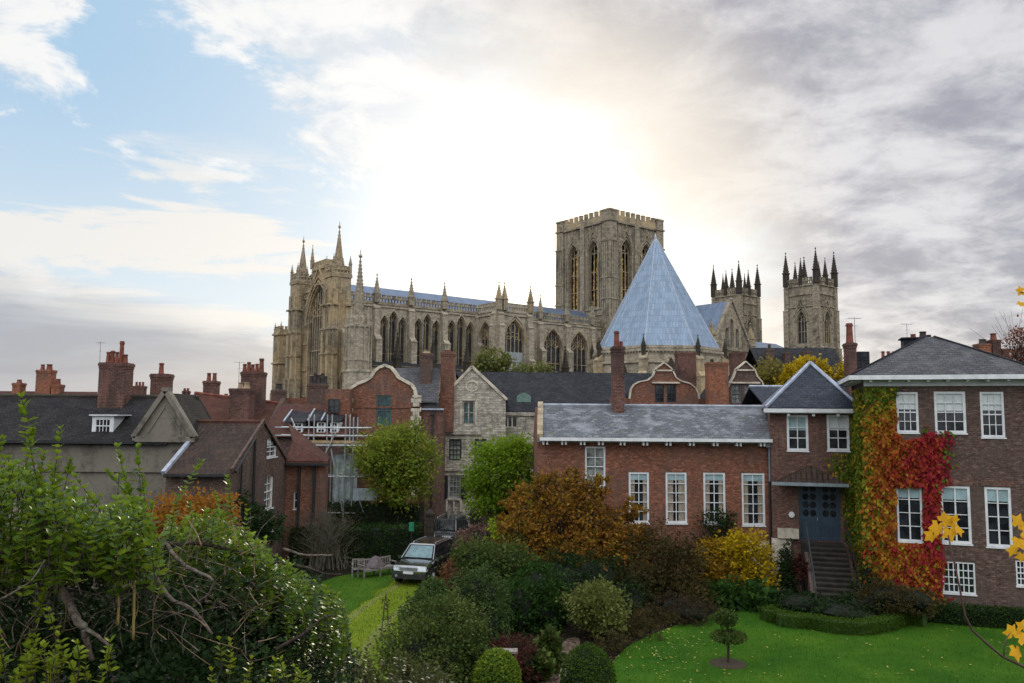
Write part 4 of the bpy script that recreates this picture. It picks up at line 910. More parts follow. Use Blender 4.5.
# --- C: brown pantiled brick house with gable to the right -------------------------
def house_c():
    x0, x1 = -15.35, -12.5; t = thing('brick_gable_house', 'brick house with brown pantile roof and a gable holding two tall white sash windows', 'house', (0, 0, 0))
    ze = ZY(471, 36, 205); zr = ZY(422.5, 40.5, 260); 
    gf = Fr((x1, 36), (0, 1), t)
    q1 = gf.rect(267, 437, 277.3, 457); q2 = gf.rect(264.3, 475, 273.5, 508.5); q3 = gf.rect(262, 522, 274, 533)
    m = MB(); m.wall(gf, [(0, 0), (9, 0), (9, ze), (4.5, zr-.05), (0, ze)], [arch_rect(*q1), arch_rect(*q2), rect(*q3)], .12, .3)
    m.wall(Fr((x0, 36), (1, 0)), rect(0, 0, x1-x0, ze), [], .1, .3); m.wall(Fr((x0, 45), (0, -1)), [(0, 0), (9, 0), (9, ze), (4.5, zr), (0, ze)], [], .1, .3); m.wall(Fr((x1, 45), (-1, 0)), rect(0, 0, x1-x0, ze), [], .1, .3)
    for z in (2.9, ): m.fbox(gf, .1, 5, z, z+.12, 0, .05)
    m.bar(gf, [(.05, ze+.02), (4.5, zr+.10)], .20, -.02, .10); m.bar(gf, [(4.5, zr+.10), (8.95, ze+.02)], .20, -.02, .10)
    m.build('wall', BR_DARK, t)
    for q, cr in ((q1, (2, 4)), (q2, (2, 4)), (q3, (3, 2))): sash(t, gf, *q, *cr, .07, .035, curtain=[(0, .3, 0), (.75, 1, 0)] if q is q2 else None, blind=.4 if q is q1 else 0)
    r = MB(); s = (zr-ze)/4.5
    def zz(y): return ze+(y-36)*s
    r.slab([(x0, 35.7, zz(35.7)), (x1-.02, 35.7, zz(35.7)), (x1-.02, 40.5, zr), (-17.0, 40.5, zr), (-17.0, 38.7, zz(38.7)), (x0, 38.7, zz(38.7))], .14)
    r.slab([(-17.0, 40.5, zr), (x1-.02, 40.5, zr), (x1-.02, 45.2, ze), (-17.0, 45.2, ze)], .12)
    o = r.build('roof', PANTILE, t)
    k = MB(); k.path([(x0, 35.72, zz(35.72)+.05), (x0, 38.7, zz(38.7)+.05)], .13, .13, 4); k.build('lead_verge', LEADT, o)
    k = MB(); ridge_tiles(k, (-17, 40.5, zr+.03), (x1+.15, 40.5, zr+.03)); k.build('ridge', TILE_RED, o)
    k = MB(); k.box(x0+.1, 35.55, ze-.22, x1+.05, 35.68, ze-.1); k.build('gutter', BLACKP, t)
    # low lean-to on the gable's near corner
    k = MB(); k.path([(x1+.14, 36.3, zz(36.2)-.15), (x1+.14, 38.9, zz(39.2)-.1), (x1+.14, 38.95, 3.9)], .07, .07); k.tube((x1+.12, 37.2, 0), (x1+.12, 37.2, ze+.3), .05); k.build('drainpipe', BLACKP, t)
    # D: lower wing with red tile hip
    x2 = -10.3; m = MB(); wf = Fr((x1, 45), (1, 0), t); q4 = wf.rect(293.5, 492, 298, 509)
    m.wall(wf, rect(0, 0, x2-x1, ze), [rect(*q4)], .12, .3); m.wall(Fr((x2, 45), (-.55, 3)), rect(0, 0, 3.2, ze), [], .1, .3)
    m.build('wing_wall', BR_MID, t); sash(t, wf, *q4, 1, 2, .05, .03)
    for px in (299.5, 314.5): k = MB(); u = wf.pick(px, 480)[0]; k.fbox(wf, u-.07, u+.07, 0, ze, .01, .14); k.build('drainpipe', BLACKP, t)
    r = MB(); a = (-14.3, 48.0, ZY(423, 48, 275)); r.slab([(x1+.03, 44.7, ze-.02), (x2+.15, 44.7, ze-.02), (-10.9, 48.2, ze+.02), a][:2]+[(-13.3, 48.0, a[2]), (x1+.03, 46.0, ze+1.0)], .12)
    r.slab([(x2+.15, 44.7, ze-.02), (-11, 49, ze), (-13.3, 48.0, a[2])], .12); r.build('wing_roof', TILE_RED, t)
    k = MB(); k.box(x1+.02, 44.5, ze-.28, x2+.2, 44.68, ze-.14); k.build('gutter', BLACKP, t)
house_c()
# --- E: house under scaffolding ----------------------------------------------------
def house_e():
    Y = 53; x0, x1 = at(262, Y), at(349, Y); t = thing('scaffolded_house', 'house with dark red tile roof and white dormers behind the scaffolding', 'house', (x0, Y, 0))
    L = x1-x0; ze = 7.0; zr = ZY(404, Y+4.5, 300); m = MB(); body(m, 0, L, 0, 9, ze, zr-.1); m.build('wall', BR_DARK, t)
    r = MB(); gable_roof(r, 0, L, 0, 9, ze, zr, .3); o = r.build('roof', TILE_RED, t)
    f = Fr((0, 0), (1, 0), t)
    for a, b, yt, yb in ((293, 300, 425, 433), (317, 323, 424, 438.5), (330.5, 336, 424, 438.5)):
        u0, z0, w_, h_ = f.rect(a, yt, b, yb); z0 = max(z0, 7.05); m = MB(); df = Fr((0, .15), (1, 0)); h_ = f.pick(a, yt)[1]-z0; w_ *= 1.15; h_ += .1
        m.wall(df, rect(u0-.06, z0-.05, w_+.12, h_+.1), [rect(u0, z0, w_, h_)], .05, .1)
        m.hexa([(u0-.06, .26, z0), (u0+w_+.06, .26, z0), (u0+w_+.06, 2.4, z0), (u0-.06, 2.4, z0)], [(u0-.06, .26, z0+h_), (u0+w_+.06, .26, z0+h_), (u0+w_+.06, 2.4, z0+h_), (u0-.06, 2.4, z0+h_)])
        d = m.build('dormer', WHITE, t); sash(d, df, u0, z0, w_, h_, 2, 3, .04, .03, True, .02, sill=False)
        k = MB(); k.slab([(u0-.6, .0, z0+h_+.12), (u0+w_+.25, .0, z0+h_+.12), (u0+w_+.1, 3.2, z0+h_+.75), (u0-.9, 3.4, z0+h_+.85)], .08); k.build('dormer_roof', SLATE_D, d)
        k = MB(); k.path([(u0-.62, -.02, z0+h_+.14), (u0-1.0, 3.3, z0+h_+.9)], .07, .07, 4); k.build('lead_verge', LEADT, d)
    def c_(a, b, c, dy, dep, zb, pots, mat=BR_CHIM, pm=POT, **kw):
        X0, X1 = at(a, Y+dy), at(b, Y+dy); return chimney(o, (X0+X1)/2-t.location.x, dy, zb, ZY(c, Y+dy, a), X1-X0-.12, dep, pots, mat, pm, **kw)
    c_(308, 327, 384, 6.5, 1.0, 7.5, [(-.5, 0, .6, .15), (-.22, 0, .8, .14), (.06, 0, .7, .15), (.34, 0, .8, .14), (.56, 0, .6, .13)], BR_DARK, POTK)
    c_(272, 285, 390, 8.5, .9, 7.5, [(0, 0, .5, .25)], BR_DARK, POTK)
    # low parapeted brick block behind
    m = MB(); X0, X1 = at(284, Y+9.5)-x0, at(310, Y+9.5)-x0; m.box(X0, 9.4, 0, X1, 13, ZY(398, Y+9.5, 300)); m.build('rear_block', BR_MID, t)
    m = MB(); X0, X1 = at(325, Y+2)-x0, at(350, Y+2)-x0; zt = ZY(389, Y+2, 340); m.wall(Fr((X0, 2.0), (1, 0)), rect(0, 0, X1-X0, zt), [], .1, 4); m.build('side_block', BR_MID, t)
    g = Fr((X0, 1.95), (1, 0), t); q = g.rect(328.5, 399, 340, 413); sash(t, Fr((X0, 1.85), (1, 0), t), *q, 2, 2, .05, .03, fm=BLACKP, gm=GLASS, sill=False, recess=-.05)
    # scaffold
    s = thing('scaffolding', 'tubular steel scaffolding with board platform and pale sheeting against the tiled house', 'scaffolding', (at(308, 50.2), 50.2, 0))
    g = Fr((0, 0), (1, 0), s); zp = g.pick(335, 444)[1]; Wd = g.pick(353, 444)[0]; ztop = g.pick(330, 418)[1]
    for u in (0.1, 1.25, 2.4, Wd):
        for d in (0, 1.35): 
            k = MB(); k.tube((u, d, 0), (u, d, ztop+.3*((u*7) % 1)), .045); k.build('pole', STEEL, s)
    for z in (zp+.5, zp+1.0, zp-2.0, zp-.1, 2.2):
        for d in (-.06, 1.41): k = MB(); k.tube((-2.0 if z > zp else -.1, d, z), (Wd+.9, d, z), .04); k.build('pole', STEEL, s)
    for (a, b) in (((Wd-.1, -.12, .3), (1.55, -.12, zp-.3)), ((Wd+1.6, -.1, .2), (Wd-.2, -.1, zp-1.7)), ((.3, -.1, 0.1), (.1, -.1, zp-1)), ((-.3, -.1, zp+.2), (-1.0, -.1, zp+1.6)), ((1.2, -.1, zp-.6), (1.9, -.1, zp+.9))): k = MB(); k.tube(a, b, .04); k.build('brace', STEEL, s)
    for i in range(5): k = MB(); k.box(-.5, .08+i*.25, zp, Wd+1.2, .30+i*.25, zp+.05); k.build('board', WOODB, s)
    k = MB(); k.box(-.5, -.03, zp+.05, Wd+1.2, 0.0, zp+.22); k.build('toe_board', WOODB, s)
    k = MB(); u0 = g.pick(329, 470)[0]; n = 14
    for i in range(n):
        a = u0+(Wd-u0+.1)*i/n; b = u0+(Wd-u0+.1)*(i+1)/n; da = 1.15+.05*math.sin(i*1.7); db = 1.15+.05*math.sin((i+1)*1.7)
        k.poly([(a, da, 1.8), (b, db, 1.8), (b, db+.02, zp-.7), (a, da+.02, zp-.7)])
    k.build('sheeting', SHEET, s)
    k = MB(); k.box(Wd+.1, -.2, g.pick(350, 500)[1], Wd+1.6, -.12, g.pick(350, 488)[1]); k.build('site_panel', plain('pale panel', (.30, .36, .40), .6), s)
SHEET = plain('translucent sheeting', (0.36, 0.42, 0.42), 0.6, var=0.35, scale=2.2)
house_e()
# --- F: brick house with a Dutch gable ----------------------------------------------
def coping(m, fr, pts, wd=.2, d0=-.35, d1=.12): m.bar(fr, pts, wd, d0, d1)
def house_f():
    Y = 56; t = thing('dutch_gable_house', 'orange red brick house with a curved Dutch gable, tall teal window and pale corner stones', 'house', (at(345, Y), Y, 0))
    f = Fr((0, 0), (1, 0), t); P = lambda x, y: f.pick(x, y)
    gp = [(347, 400), (348.5, 393), (352, 387.5), (358, 383.5), (365, 381), (371, 377.5), (374.5, 371.5), (379, 367.5), (385, 365.3), (391, 367.5), (395, 372), (398.5, 377.5), (405, 381), (411.5, 384.5), (415, 390), (416, 398)]
    pts = [P(*p) for p in gp]; u1 = P(420, 430)[0]; zs = P(400, 397)[1]
    q = f.rect(376.5, 395.5, 391.5, 425.5)
    m = MB(); m.wall(f, [(0, 0), (u1, 0), (u1, zs), (pts[-1][0], zs)] + pts[::-1][1:-1] + [(pts[0][0], zs), (0, zs)], [rect(*q)], .12, .45)
    zt = P(385, 408)[1]; m.fbox(f, 0, u1, zt, zt+.12, 0, .06)
    m.build('wall', BR_MID, t)
    k = MB(); coping(k, f, pts[::-1]); k.build('coping', STONE_W, t)
    win = sash(t, f, *q, 2, 4, .08, .035, fm=plain('teal paint', (.05, .12, .13), .5), gm=GLASS_T, sill=False)
    for c in (.22, u1-.3):
        k = MB(); z = P(400, 497)[1] if c > 1 else P(400, 470)[1]; i = 0
        while z < zs-.1: w_ = .36 if i % 2 else .22; k.fbox(f, c-w_, c+w_, z, z+.30, 0.002, .06); z += .31; i += 1
        k.build('quoins', STONE_W, t)
    m = MB(); m.fbox(f, u1-.55, u1+.02, zs-.02, zs+.14, -.4, .1); m.build('kneeler', STONE_W, t)
    r = MB(); zr = P(385, 371)[1]-.15; xm = u1/2
    r.slab([(xm, .4, zr), (xm, 12, zr), (u1, 12, zs-.3), (u1, .4, zs-.3)], .12); r.slab([(0, .4, zs-.3), (0, 12, zs-.3), (xm, 12, zr), (xm, .4, zr)], .12); o = r.build('roof', SLATE_G, t)
    # wing to the right, dark brick, with tall chimneys
    w0, w1 = u1, f.pick(442, 450)[0]; wf = Fr((w0, .25), (1, 0), t); zw = wf.pick(430, 410)[1]
    m = MB(); m.wall(wf, rect(0, 0, w1-w0, zw), [], .1, .4); m.box(w0, .7, 0, w1-.1, 3.9, zw-.3); m.build('wing_wall', BR_PURP, t)
    k = MB(); k.fbox(wf, -.05, w1-w0+.05, zw, zw+.12, -.3, .15); k.build('coping', LEADT, t)
    k = MB(); u = wf.pick(432, 450)[0]; k.fbox(wf, u-.05, u+.05, 0, zw-.1, .01, .12); k.fbox(wf, u-.14, u+.14, zw-.35, zw-.1, .01, .2); k.build('drainpipe', BLACKP, t)
    def c_(a, b, c, dy, dep, zb, pots=(), mat=BR_CHIM, pm=POT, **kw):
        X0, X1 = at(a, Y+dy), at(b, Y+dy); return chimney(o, (X0+X1)/2-t.location.x, dy, zb, ZY(c, Y+dy, a), X1-X0-.12, dep, pots, mat, pm, **kw)
    c_(419.5, 432, 353.5, 3.2, 1.0, 7, [(0, 0, .25, .25)], BR_DARK, POTB); c_(440, 455, 352.5, 4.2, 1.2, 7, [(0, 0, .15, .3)], BR_MID)
    # slate roof filling behind the gable
    r = MB(); z0 = ZY(396, Y+3, 410); w9 = w1-.5; r.slab([(u1-2.4, 1.5, z0-.4), (w9, 1.5, z0-.4), (w9, 3.9, ZY(368, Y+3.9, 410)), (u1-2.4, 3.9, ZY(368, Y+3.9, 400))], .12); r.box(u1-2.4, 1.7, 0, w9, 3.9, z0-.5); r.build('rear_roof', SLATE_G, t)
house_f()
# --- G: medieval stone house -----------------------------------------------------------
def house_g():
    Y = 60; t = thing('stone_gable_house', 'old pale rubble stone house with steep gable and dark leaded windows', 'house', (at(442, Y), Y, 0))
    f = Fr((0, 0), (1, 0), t); P = lambda x, y: f.pick(x, y)
    u1 = P(505.5, 430)[0]; ap = P(472, 368); zl = P(443, 399)[1]
    q = [f.rect(462.5, 401, 474.5, 424.5), f.rect(449, 439, 461.5, 460.5), f.rect(474.5, 439, 486.5, 460.5), f.rect(448.5, 475.5, 460.5, 498)]
    m = MB(); m.wall(f, [(0, 0), (u1, 0), (u1, zl), (ap[0], ap[1]), (0, zl)], [rect(*a) for a in q], .2, .5)
    for y in (433.5, 470): z = P(460, y)[1]; m.fbox(f, -.05, (u1 if y > 450 else P(481, y)[0]), z-.08, z+.1, 0, .14)
    z = P(460, 480)[1]; m.fbox(f, 0, u1, 0, z-1.9, 0, .1)
    m.build('wall', STONE_H, t)
    k = MB(); coping(k, f, [(-.1, zl), (ap[0], ap[1]+.12), (u1+.1, zl)], .2, -.5, .12); k.build('coping', STONE_W, t)
    k = MB()     # blocked oculus and window surround
    c = P(472, 386); k.bar(f, [(c[0]+.45*math.cos(a), c[1]+.38*math.sin(a)) for a in np.linspace(0, 6.283, 13)], .12, 0, .06)
    for a in q[:1]: k.bar(f, [(a[0]-.1, a[1]), (a[0]-.1, a[1]+a[3]+.1), (a[0]+a[2]+.1, a[1]+a[3]+.1), (a[0]+a[2]+.1, a[1])], .14, 0, .05)
    k.build('window_surround', STONE_W, t)
    sash(t, f, *q[0], 2, 2, .10, .1, fm=STONE_H, gm=GLASS_T, recess=.15, sill=False)
    for a in q[1:3]: sash(t, f, *a, 3, 4, .10, .04, fm=BLACKP, gm=GLASS_L, recess=.14, sill=False)
    sash(t, f, *q[3], 3, 4, .09, .04, gm=GLASS_L, recess=.14, fm=plain('grey sash', (.35, .35, .34), .5))
    for a, b in ((441, 448), (461, 467.5)):
        k = MB(); g = f.rect(a, 475, b, 499); k.fbox(f, g[0], g[0]+g[2], g[1], g[1]+g[3], .12, .17)
        for j in range(8): k.fbox(f, g[0]+.06, g[0]+g[2]-.06, g[1]+.1+j*g[3]/8.5, g[1]+.2+j*g[3]/8.5, .17, .19)
        k.build('shutter', BLACKP, t)
    # door surround below
    g = f.rect(447, 499, 461, 511); k = MB(); k.bar(f, [(g[0], g[1]), (g[0], g[1]+g[3]), (g[0]+g[2], g[1]+g[3]), (g[0]+g[2], g[1])], .12, .12, .3); k.bar(f, [(g[0]+g[2]/2, g[1]), (g[0]+g[2]/2, g[1]+g[3])], .1, .12, .3); k.build('balcony_rail', STONE_W, t)
    # right wing behind
    wy = 1.6; wf = Fr((u1-.3, wy), (1, 0), t); w1 = wf.pick(560, 440)[0]; zw = wf.pick(530, 411)[1]
    q5 = wf.rect(502.5, 416, 517.5, 427.5)
    m = MB(); m.wall(wf, rect(0, 0, w1, zw), [rect(*q5)], .2, .4); m.fbox(wf, 0, w1, zw-.35, zw-.1, 0, .15); m.build('wing_wall', STONE_H, t)
    sash(t, wf, *q5, 3, 1, .07, .09, fm=STONE_W, gm=GLASS, sill=False)
    # big dark roof
    zr = ZY(372.5, 67, 560); x9 = at(652, 67)-t.location.x; r = MB(); r.slab([(u1-1.6, wy-.1, zw-.02), (x9-.8, wy-.1, zw-.02), (x9, 7, zr), (.5, 7, zr)], .15); r.slab([(.5, 7, zr), (x9, 7, zr), (x9, 13, 8.5), (.5, 13, 8.5)], .15)
    r.slab([(ap[0], .4, ap[1]-.1), (ap[0], 7, ap[1]-.1), (u1+.1, 7, zl-.05), (u1+.1, .4, zl-.05)], .12); r.slab([(0, .4, zl-.05), (0, 7, zl-.05), (ap[0], 7, ap[1]-.1), (ap[0], .4, ap[1]-.1)], .12)
    o = r.build('roof', SLATE_D, t)
    b = MB(); b.box(.5, 2.2, 0, x9-1, 13, 8.4); b.build('rear_wall', STONE_H, t)
    # eyebrow dormer
    g = wf.pick(524, 402); k = MB(); df = Fr((0, wy+1.1), (1, 0)); uc = u1-.3+g[0]
    k.wall(df, arch_pts(uc, zw+.2, 1.15, zw+1.0, .45), [], .1, 2.2); k.build('dormer', plain('lead green', (.12, .20, .17), .6), t)
house_g()
# --- H: row of brick gables behind the slate-roofed range ----------------------------------
def house_h():
    Y = 62
    for n, (gp, wins, lab) in enumerate([
        ([(629.5, 399), (631, 389), (634, 384.5), (639, 381.8), (648, 380), (653, 376), (655, 370.5), (657, 368), (664, 362.6), (671, 368), (672.8, 371), (676, 377.5), (681, 381), (690, 383.5), (695.5, 388), (697.8, 393), (699, 399)], [(655, 384.5, 664, 402.5), (667, 384.5, 676, 402.5)], 'broad brick house with a curved gable and stepped pediment behind the slate roof'),
        ([(724, 404), (725, 393), (729.5, 384), (733.5, 377), (736, 369.5), (745.6, 361.5), (754.5, 369.5), (757, 376), (762, 382), (765, 392), (765.5, 404)], [(731.5, 384.5, 741, 403), (744.5, 384.5, 756.5, 403)], 'narrow brick house with a curved gable right of the orange chimney')]):
        x0 = at(gp[0][0], Y); t = thing('curved_gable_house', lab, 'house', (x0, Y, 0)); f = Fr((0, 0), (1, 0), t); pts = [f.pick(*p) for p in gp]
        qs = [f.rect(*w_) for w_ in wins]; L = pts[-1][0]
        m = MB(); m.wall(f, [(0, 0), (L, 0)] + pts[::-1], [rect(*q) for q in qs], .12, .5)
        if n == 0: m.wall(Fr((-1.5, .3), (1, 0)), rect(0, 0, L+4, f.pick(640, 398)[1]), [], .1, .4)
        m.build('wall', BR_MID if n == 0 else BR_DARK, t)
        k = MB(); coping(k, f, pts[::-1], .10)
        zc = f.pick(664, 370.5 if n == 0 else 369.5)[1]; c = L/2; k.fbox(f, c-.75, c+.75, zc-.06, zc+.06, 0, .12)
        zl = qs[0][1]+qs[0][3]+.08; k.fbox(f, qs[0][0]-.25, qs[-1][0]+qs[-1][2]+.25, zl, zl+.12, 0, .2); k.build('coping', STONE_W, t)
        for q in qs: sash(t, f, *q, 2, 4, .07, .035, fm=BLACKP if n == 0 else plain('grey lilac frame', (.16, .15, .17), .6), gm=GLASS if n == 0 else GLASS_L, sill=False)
        r = MB(); zs = pts[0][1]; zr = pts[len(pts)//2][1]-.9; r.slab([(L/2, .5, zr), (L/2, 10, zr), (L, 10, zs+.3), (L, .5, zs+.3)], .1); r.slab([(0, .5, zs+.3), (0, 10, zs+.3), (L/2, 10, zr), (L/2, .5, zr)], .1)
        o = r.build('roof', SLATE_D, t)
        def c_(a, b, c, dy, dep, zb, pots=(), mat=BR_CHIM, pm=POT, **kw):
            X0, X1 = at(a, Y+dy), at(b, Y+dy); return chimney(o, (X0+X1)/2-t.location.x, dy, zb, ZY(c, Y+dy, a), X1-X0-.12, dep, pots, mat, pm, **kw)
        if n == 0:
            c_(676, 695.5, 352.5, 3.0, 1.3, 7, (), BR_CHIM); c_(706.5, 727.5, 362.5, -.6, 1.2, 4, (), BR_ORNG)
        else: c_(731, 745, 352.3, 4.5, 1.2, 7, (), BR_CHIM)
    t = thing('low_slate_house', 'low slate roofed building squeezed between the brick gable and the pyramid roof', 'house', (at(764, 54), 54, 0))
    m = MB(); m.box(0, 0, 0, 4.5, 5, ZY(404, 54, 775)); m.build('wall', BR_DARK, t); r = MB(); z0 = ZY(404, 54, 775); z1 = ZY(387, 57, 775); r.slab([(-.1, -.2, z0), (4.6, -.2, z0), (4.6, 3, z1), (-.1, 3, z1)], .1); r.slab([(-.1, 3, z1), (4.6, 3, z1), (4.6, 5.2, z0), (-.1, 5.2, z0)], .1); o = r.build('roof', SLATE_B, t)
    k = MB(); k.tube((-.1, 3, z1+.04), (3.6, 3, z1+.04), .09); k.build('ridge', LEADT, o)
    # dark terrace linking below the minster towers
    t = thing('dark_roof_house', 'dark roofed house in shade below the west towers', 'house', (at(762, 84), 84, 0))
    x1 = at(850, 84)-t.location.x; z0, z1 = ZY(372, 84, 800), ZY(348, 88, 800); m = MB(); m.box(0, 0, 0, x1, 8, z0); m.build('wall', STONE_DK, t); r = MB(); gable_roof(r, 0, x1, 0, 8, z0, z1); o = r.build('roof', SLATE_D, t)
    for a, b, c in ((767, 774, 349), (785, 790, 352), (803, 812, 351)): X0, X1 = at(a, 86), at(b, 86); chimney(o, (X0+X1)/2-t.location.x, 2, 8, ZY(c, 86, a), X1-X0, .9, [(0, 0, .5, .16)], BR_DARK, POTK)
house_h()
# --- I: long brick range with weathered slate roof --------------------------------------------
def house_i():
    Y = 40; t = thing('slate_roof_range', 'long red brick house with weathered grey slate roof and four tall white windows', 'house', (at(537.5, Y), Y, 0))
    f = Fr((0, 0), (1, 0), t); P = lambda x, y: f.pick(x, y); u1 = P(769.5, 480)[0]; ze = P(650, 437)[1]
    q0 = f.rect(585, 446.5, 605.5, 487); qs = [f.rect(628.8, 472, 649.2, 523), f.rect(665.7, 472.3, 687, 523.3), f.rect(703.5, 472.5, 725.5, 523.8), f.rect(741.8, 473, 765, 525.5)]
    m = MB(); m.wall(f, rect(0, 0, u1, ze), [rect(*q) for q in [q0]+qs], .14, .3)
    m.wall(Fr((0, 7), (0, -1)), [(0, 0), (7, 0), (7, ze), (3.5, ZY(405, 43.5)-.1), (0, ze)], [], .1, .3); m.wall(Fr((u1, 7), (-1, 0)), rect(0, 0, u1, ze), [], .1, .3)
    m.build('wall', BR_RED, t)
    pb = MB(); pb.fbox(f, u1-2.6, u1-.1, 0, P(760, 541)[1], 0, .08); pb.build('plinth', STONE_W, t)
    sash(t, f, *q0, 2, 4, .09, .035, gm=GLASS_L, recess=.06)
    for i, q in enumerate(qs): sash(t, f, *q, 2, 5, .10, .038, recess=.06, mid=False, curtain=[(0.02, .26, .1), (.76, .98, .1)] if i != 1 else [(0.02, .34, .1), (.64, .98, .1)], blind=.13, bm=BLINDB)
    zr = ZY(406.5, 43.5, 650); s = (zr-ze)/3.5
    r = MB(); r.slab([(.15, -.45, ze-.1), (u1-.02, -.45, ze-.1), (u1+.95, 3.5, zr), (.3, 3.5, zr)], .1); r.slab([(.3, 3.5, zr), (u1+.95, 3.5, zr), (u1+.95, 7.3, ze-.1), (.15, 7.3, ze-.1)], .1)
    o = r.build('roof', SLATE, t)
    k = MB(); k.tube((.3, 3.5, zr+.03), (u1+.9, 3.5, zr+.03), .10); k.build('ridge', plain('pale ridge tiles', (.30, .33, .38), .6), o)
    k = MB(); k.path([(.12, -.45, ze-.02), (.28, 3.5, zr+.1)], .2, .2, 4); k.build('coping', STONE, t)
    k = MB(); k.box(.1, -.62, ze-.20, u1, -.46, ze-.05)
    k.build('gutter', WHITE, t)
    g2 = Fr((0, -.02), (1, 0), t)
    for px in (545, 563.5, 582, 600, 621.5, 644, 667, 690, 713.5, 736.5, 760):
        u = g2.pick(px, 444)[0]
        k = MB(); k.box(u-.135, -.45, ze-.40, u-.045, -.02, ze-.2); k.box(u+.045, -.45, ze-.40, u+.135, -.02, ze-.2); k.box(u-.135, -.45, ze-.2, u+.135, -.02, ze-.13); k.build('eave_bracket', WHITE, t)
    k = MB(); k.fbox(f, 0, u1, ze-.30, ze-.12, .002, .06); k.build('eave_board', GREYP, t)
    zt = ZY(347, 43.2, 617); x0, x1 = at(611, 43.2)-t.location.x, at(624, 43.2)-t.location.x
    c = chimney(o, (x0+x1)/2, 3.1, ze+1, zt, x1-x0-.1, .9, [(-.05, 0, .85, .15), (.22, .15, .3, .1)], BR_CHIM)
    k = MB(); k.box(x0-.12, 2.3, zr-.55, x1+.1, 2.6, zr-.47); k.build('lead_flashing', LEADT, o)
    # pipe at the junction
    k = MB(); pf = Fr((0, 0), (1, 0), t); u = P(768.5, 480)[0]
    k.fbox(pf, u-.2, u+.12, ze-.45, ze-.12, .08, .35); k.tube((u, -.2, ze-.4), (u, -.2, P(768, 481)[1]), .05); k.build('drainpipe', PIPE, t)
    k = MB(); k.tube((u, -.16, P(768, 481)[1]), (u, -.16, 0), .055); k.build('drainpipe', BLACKP, t)
house_i()
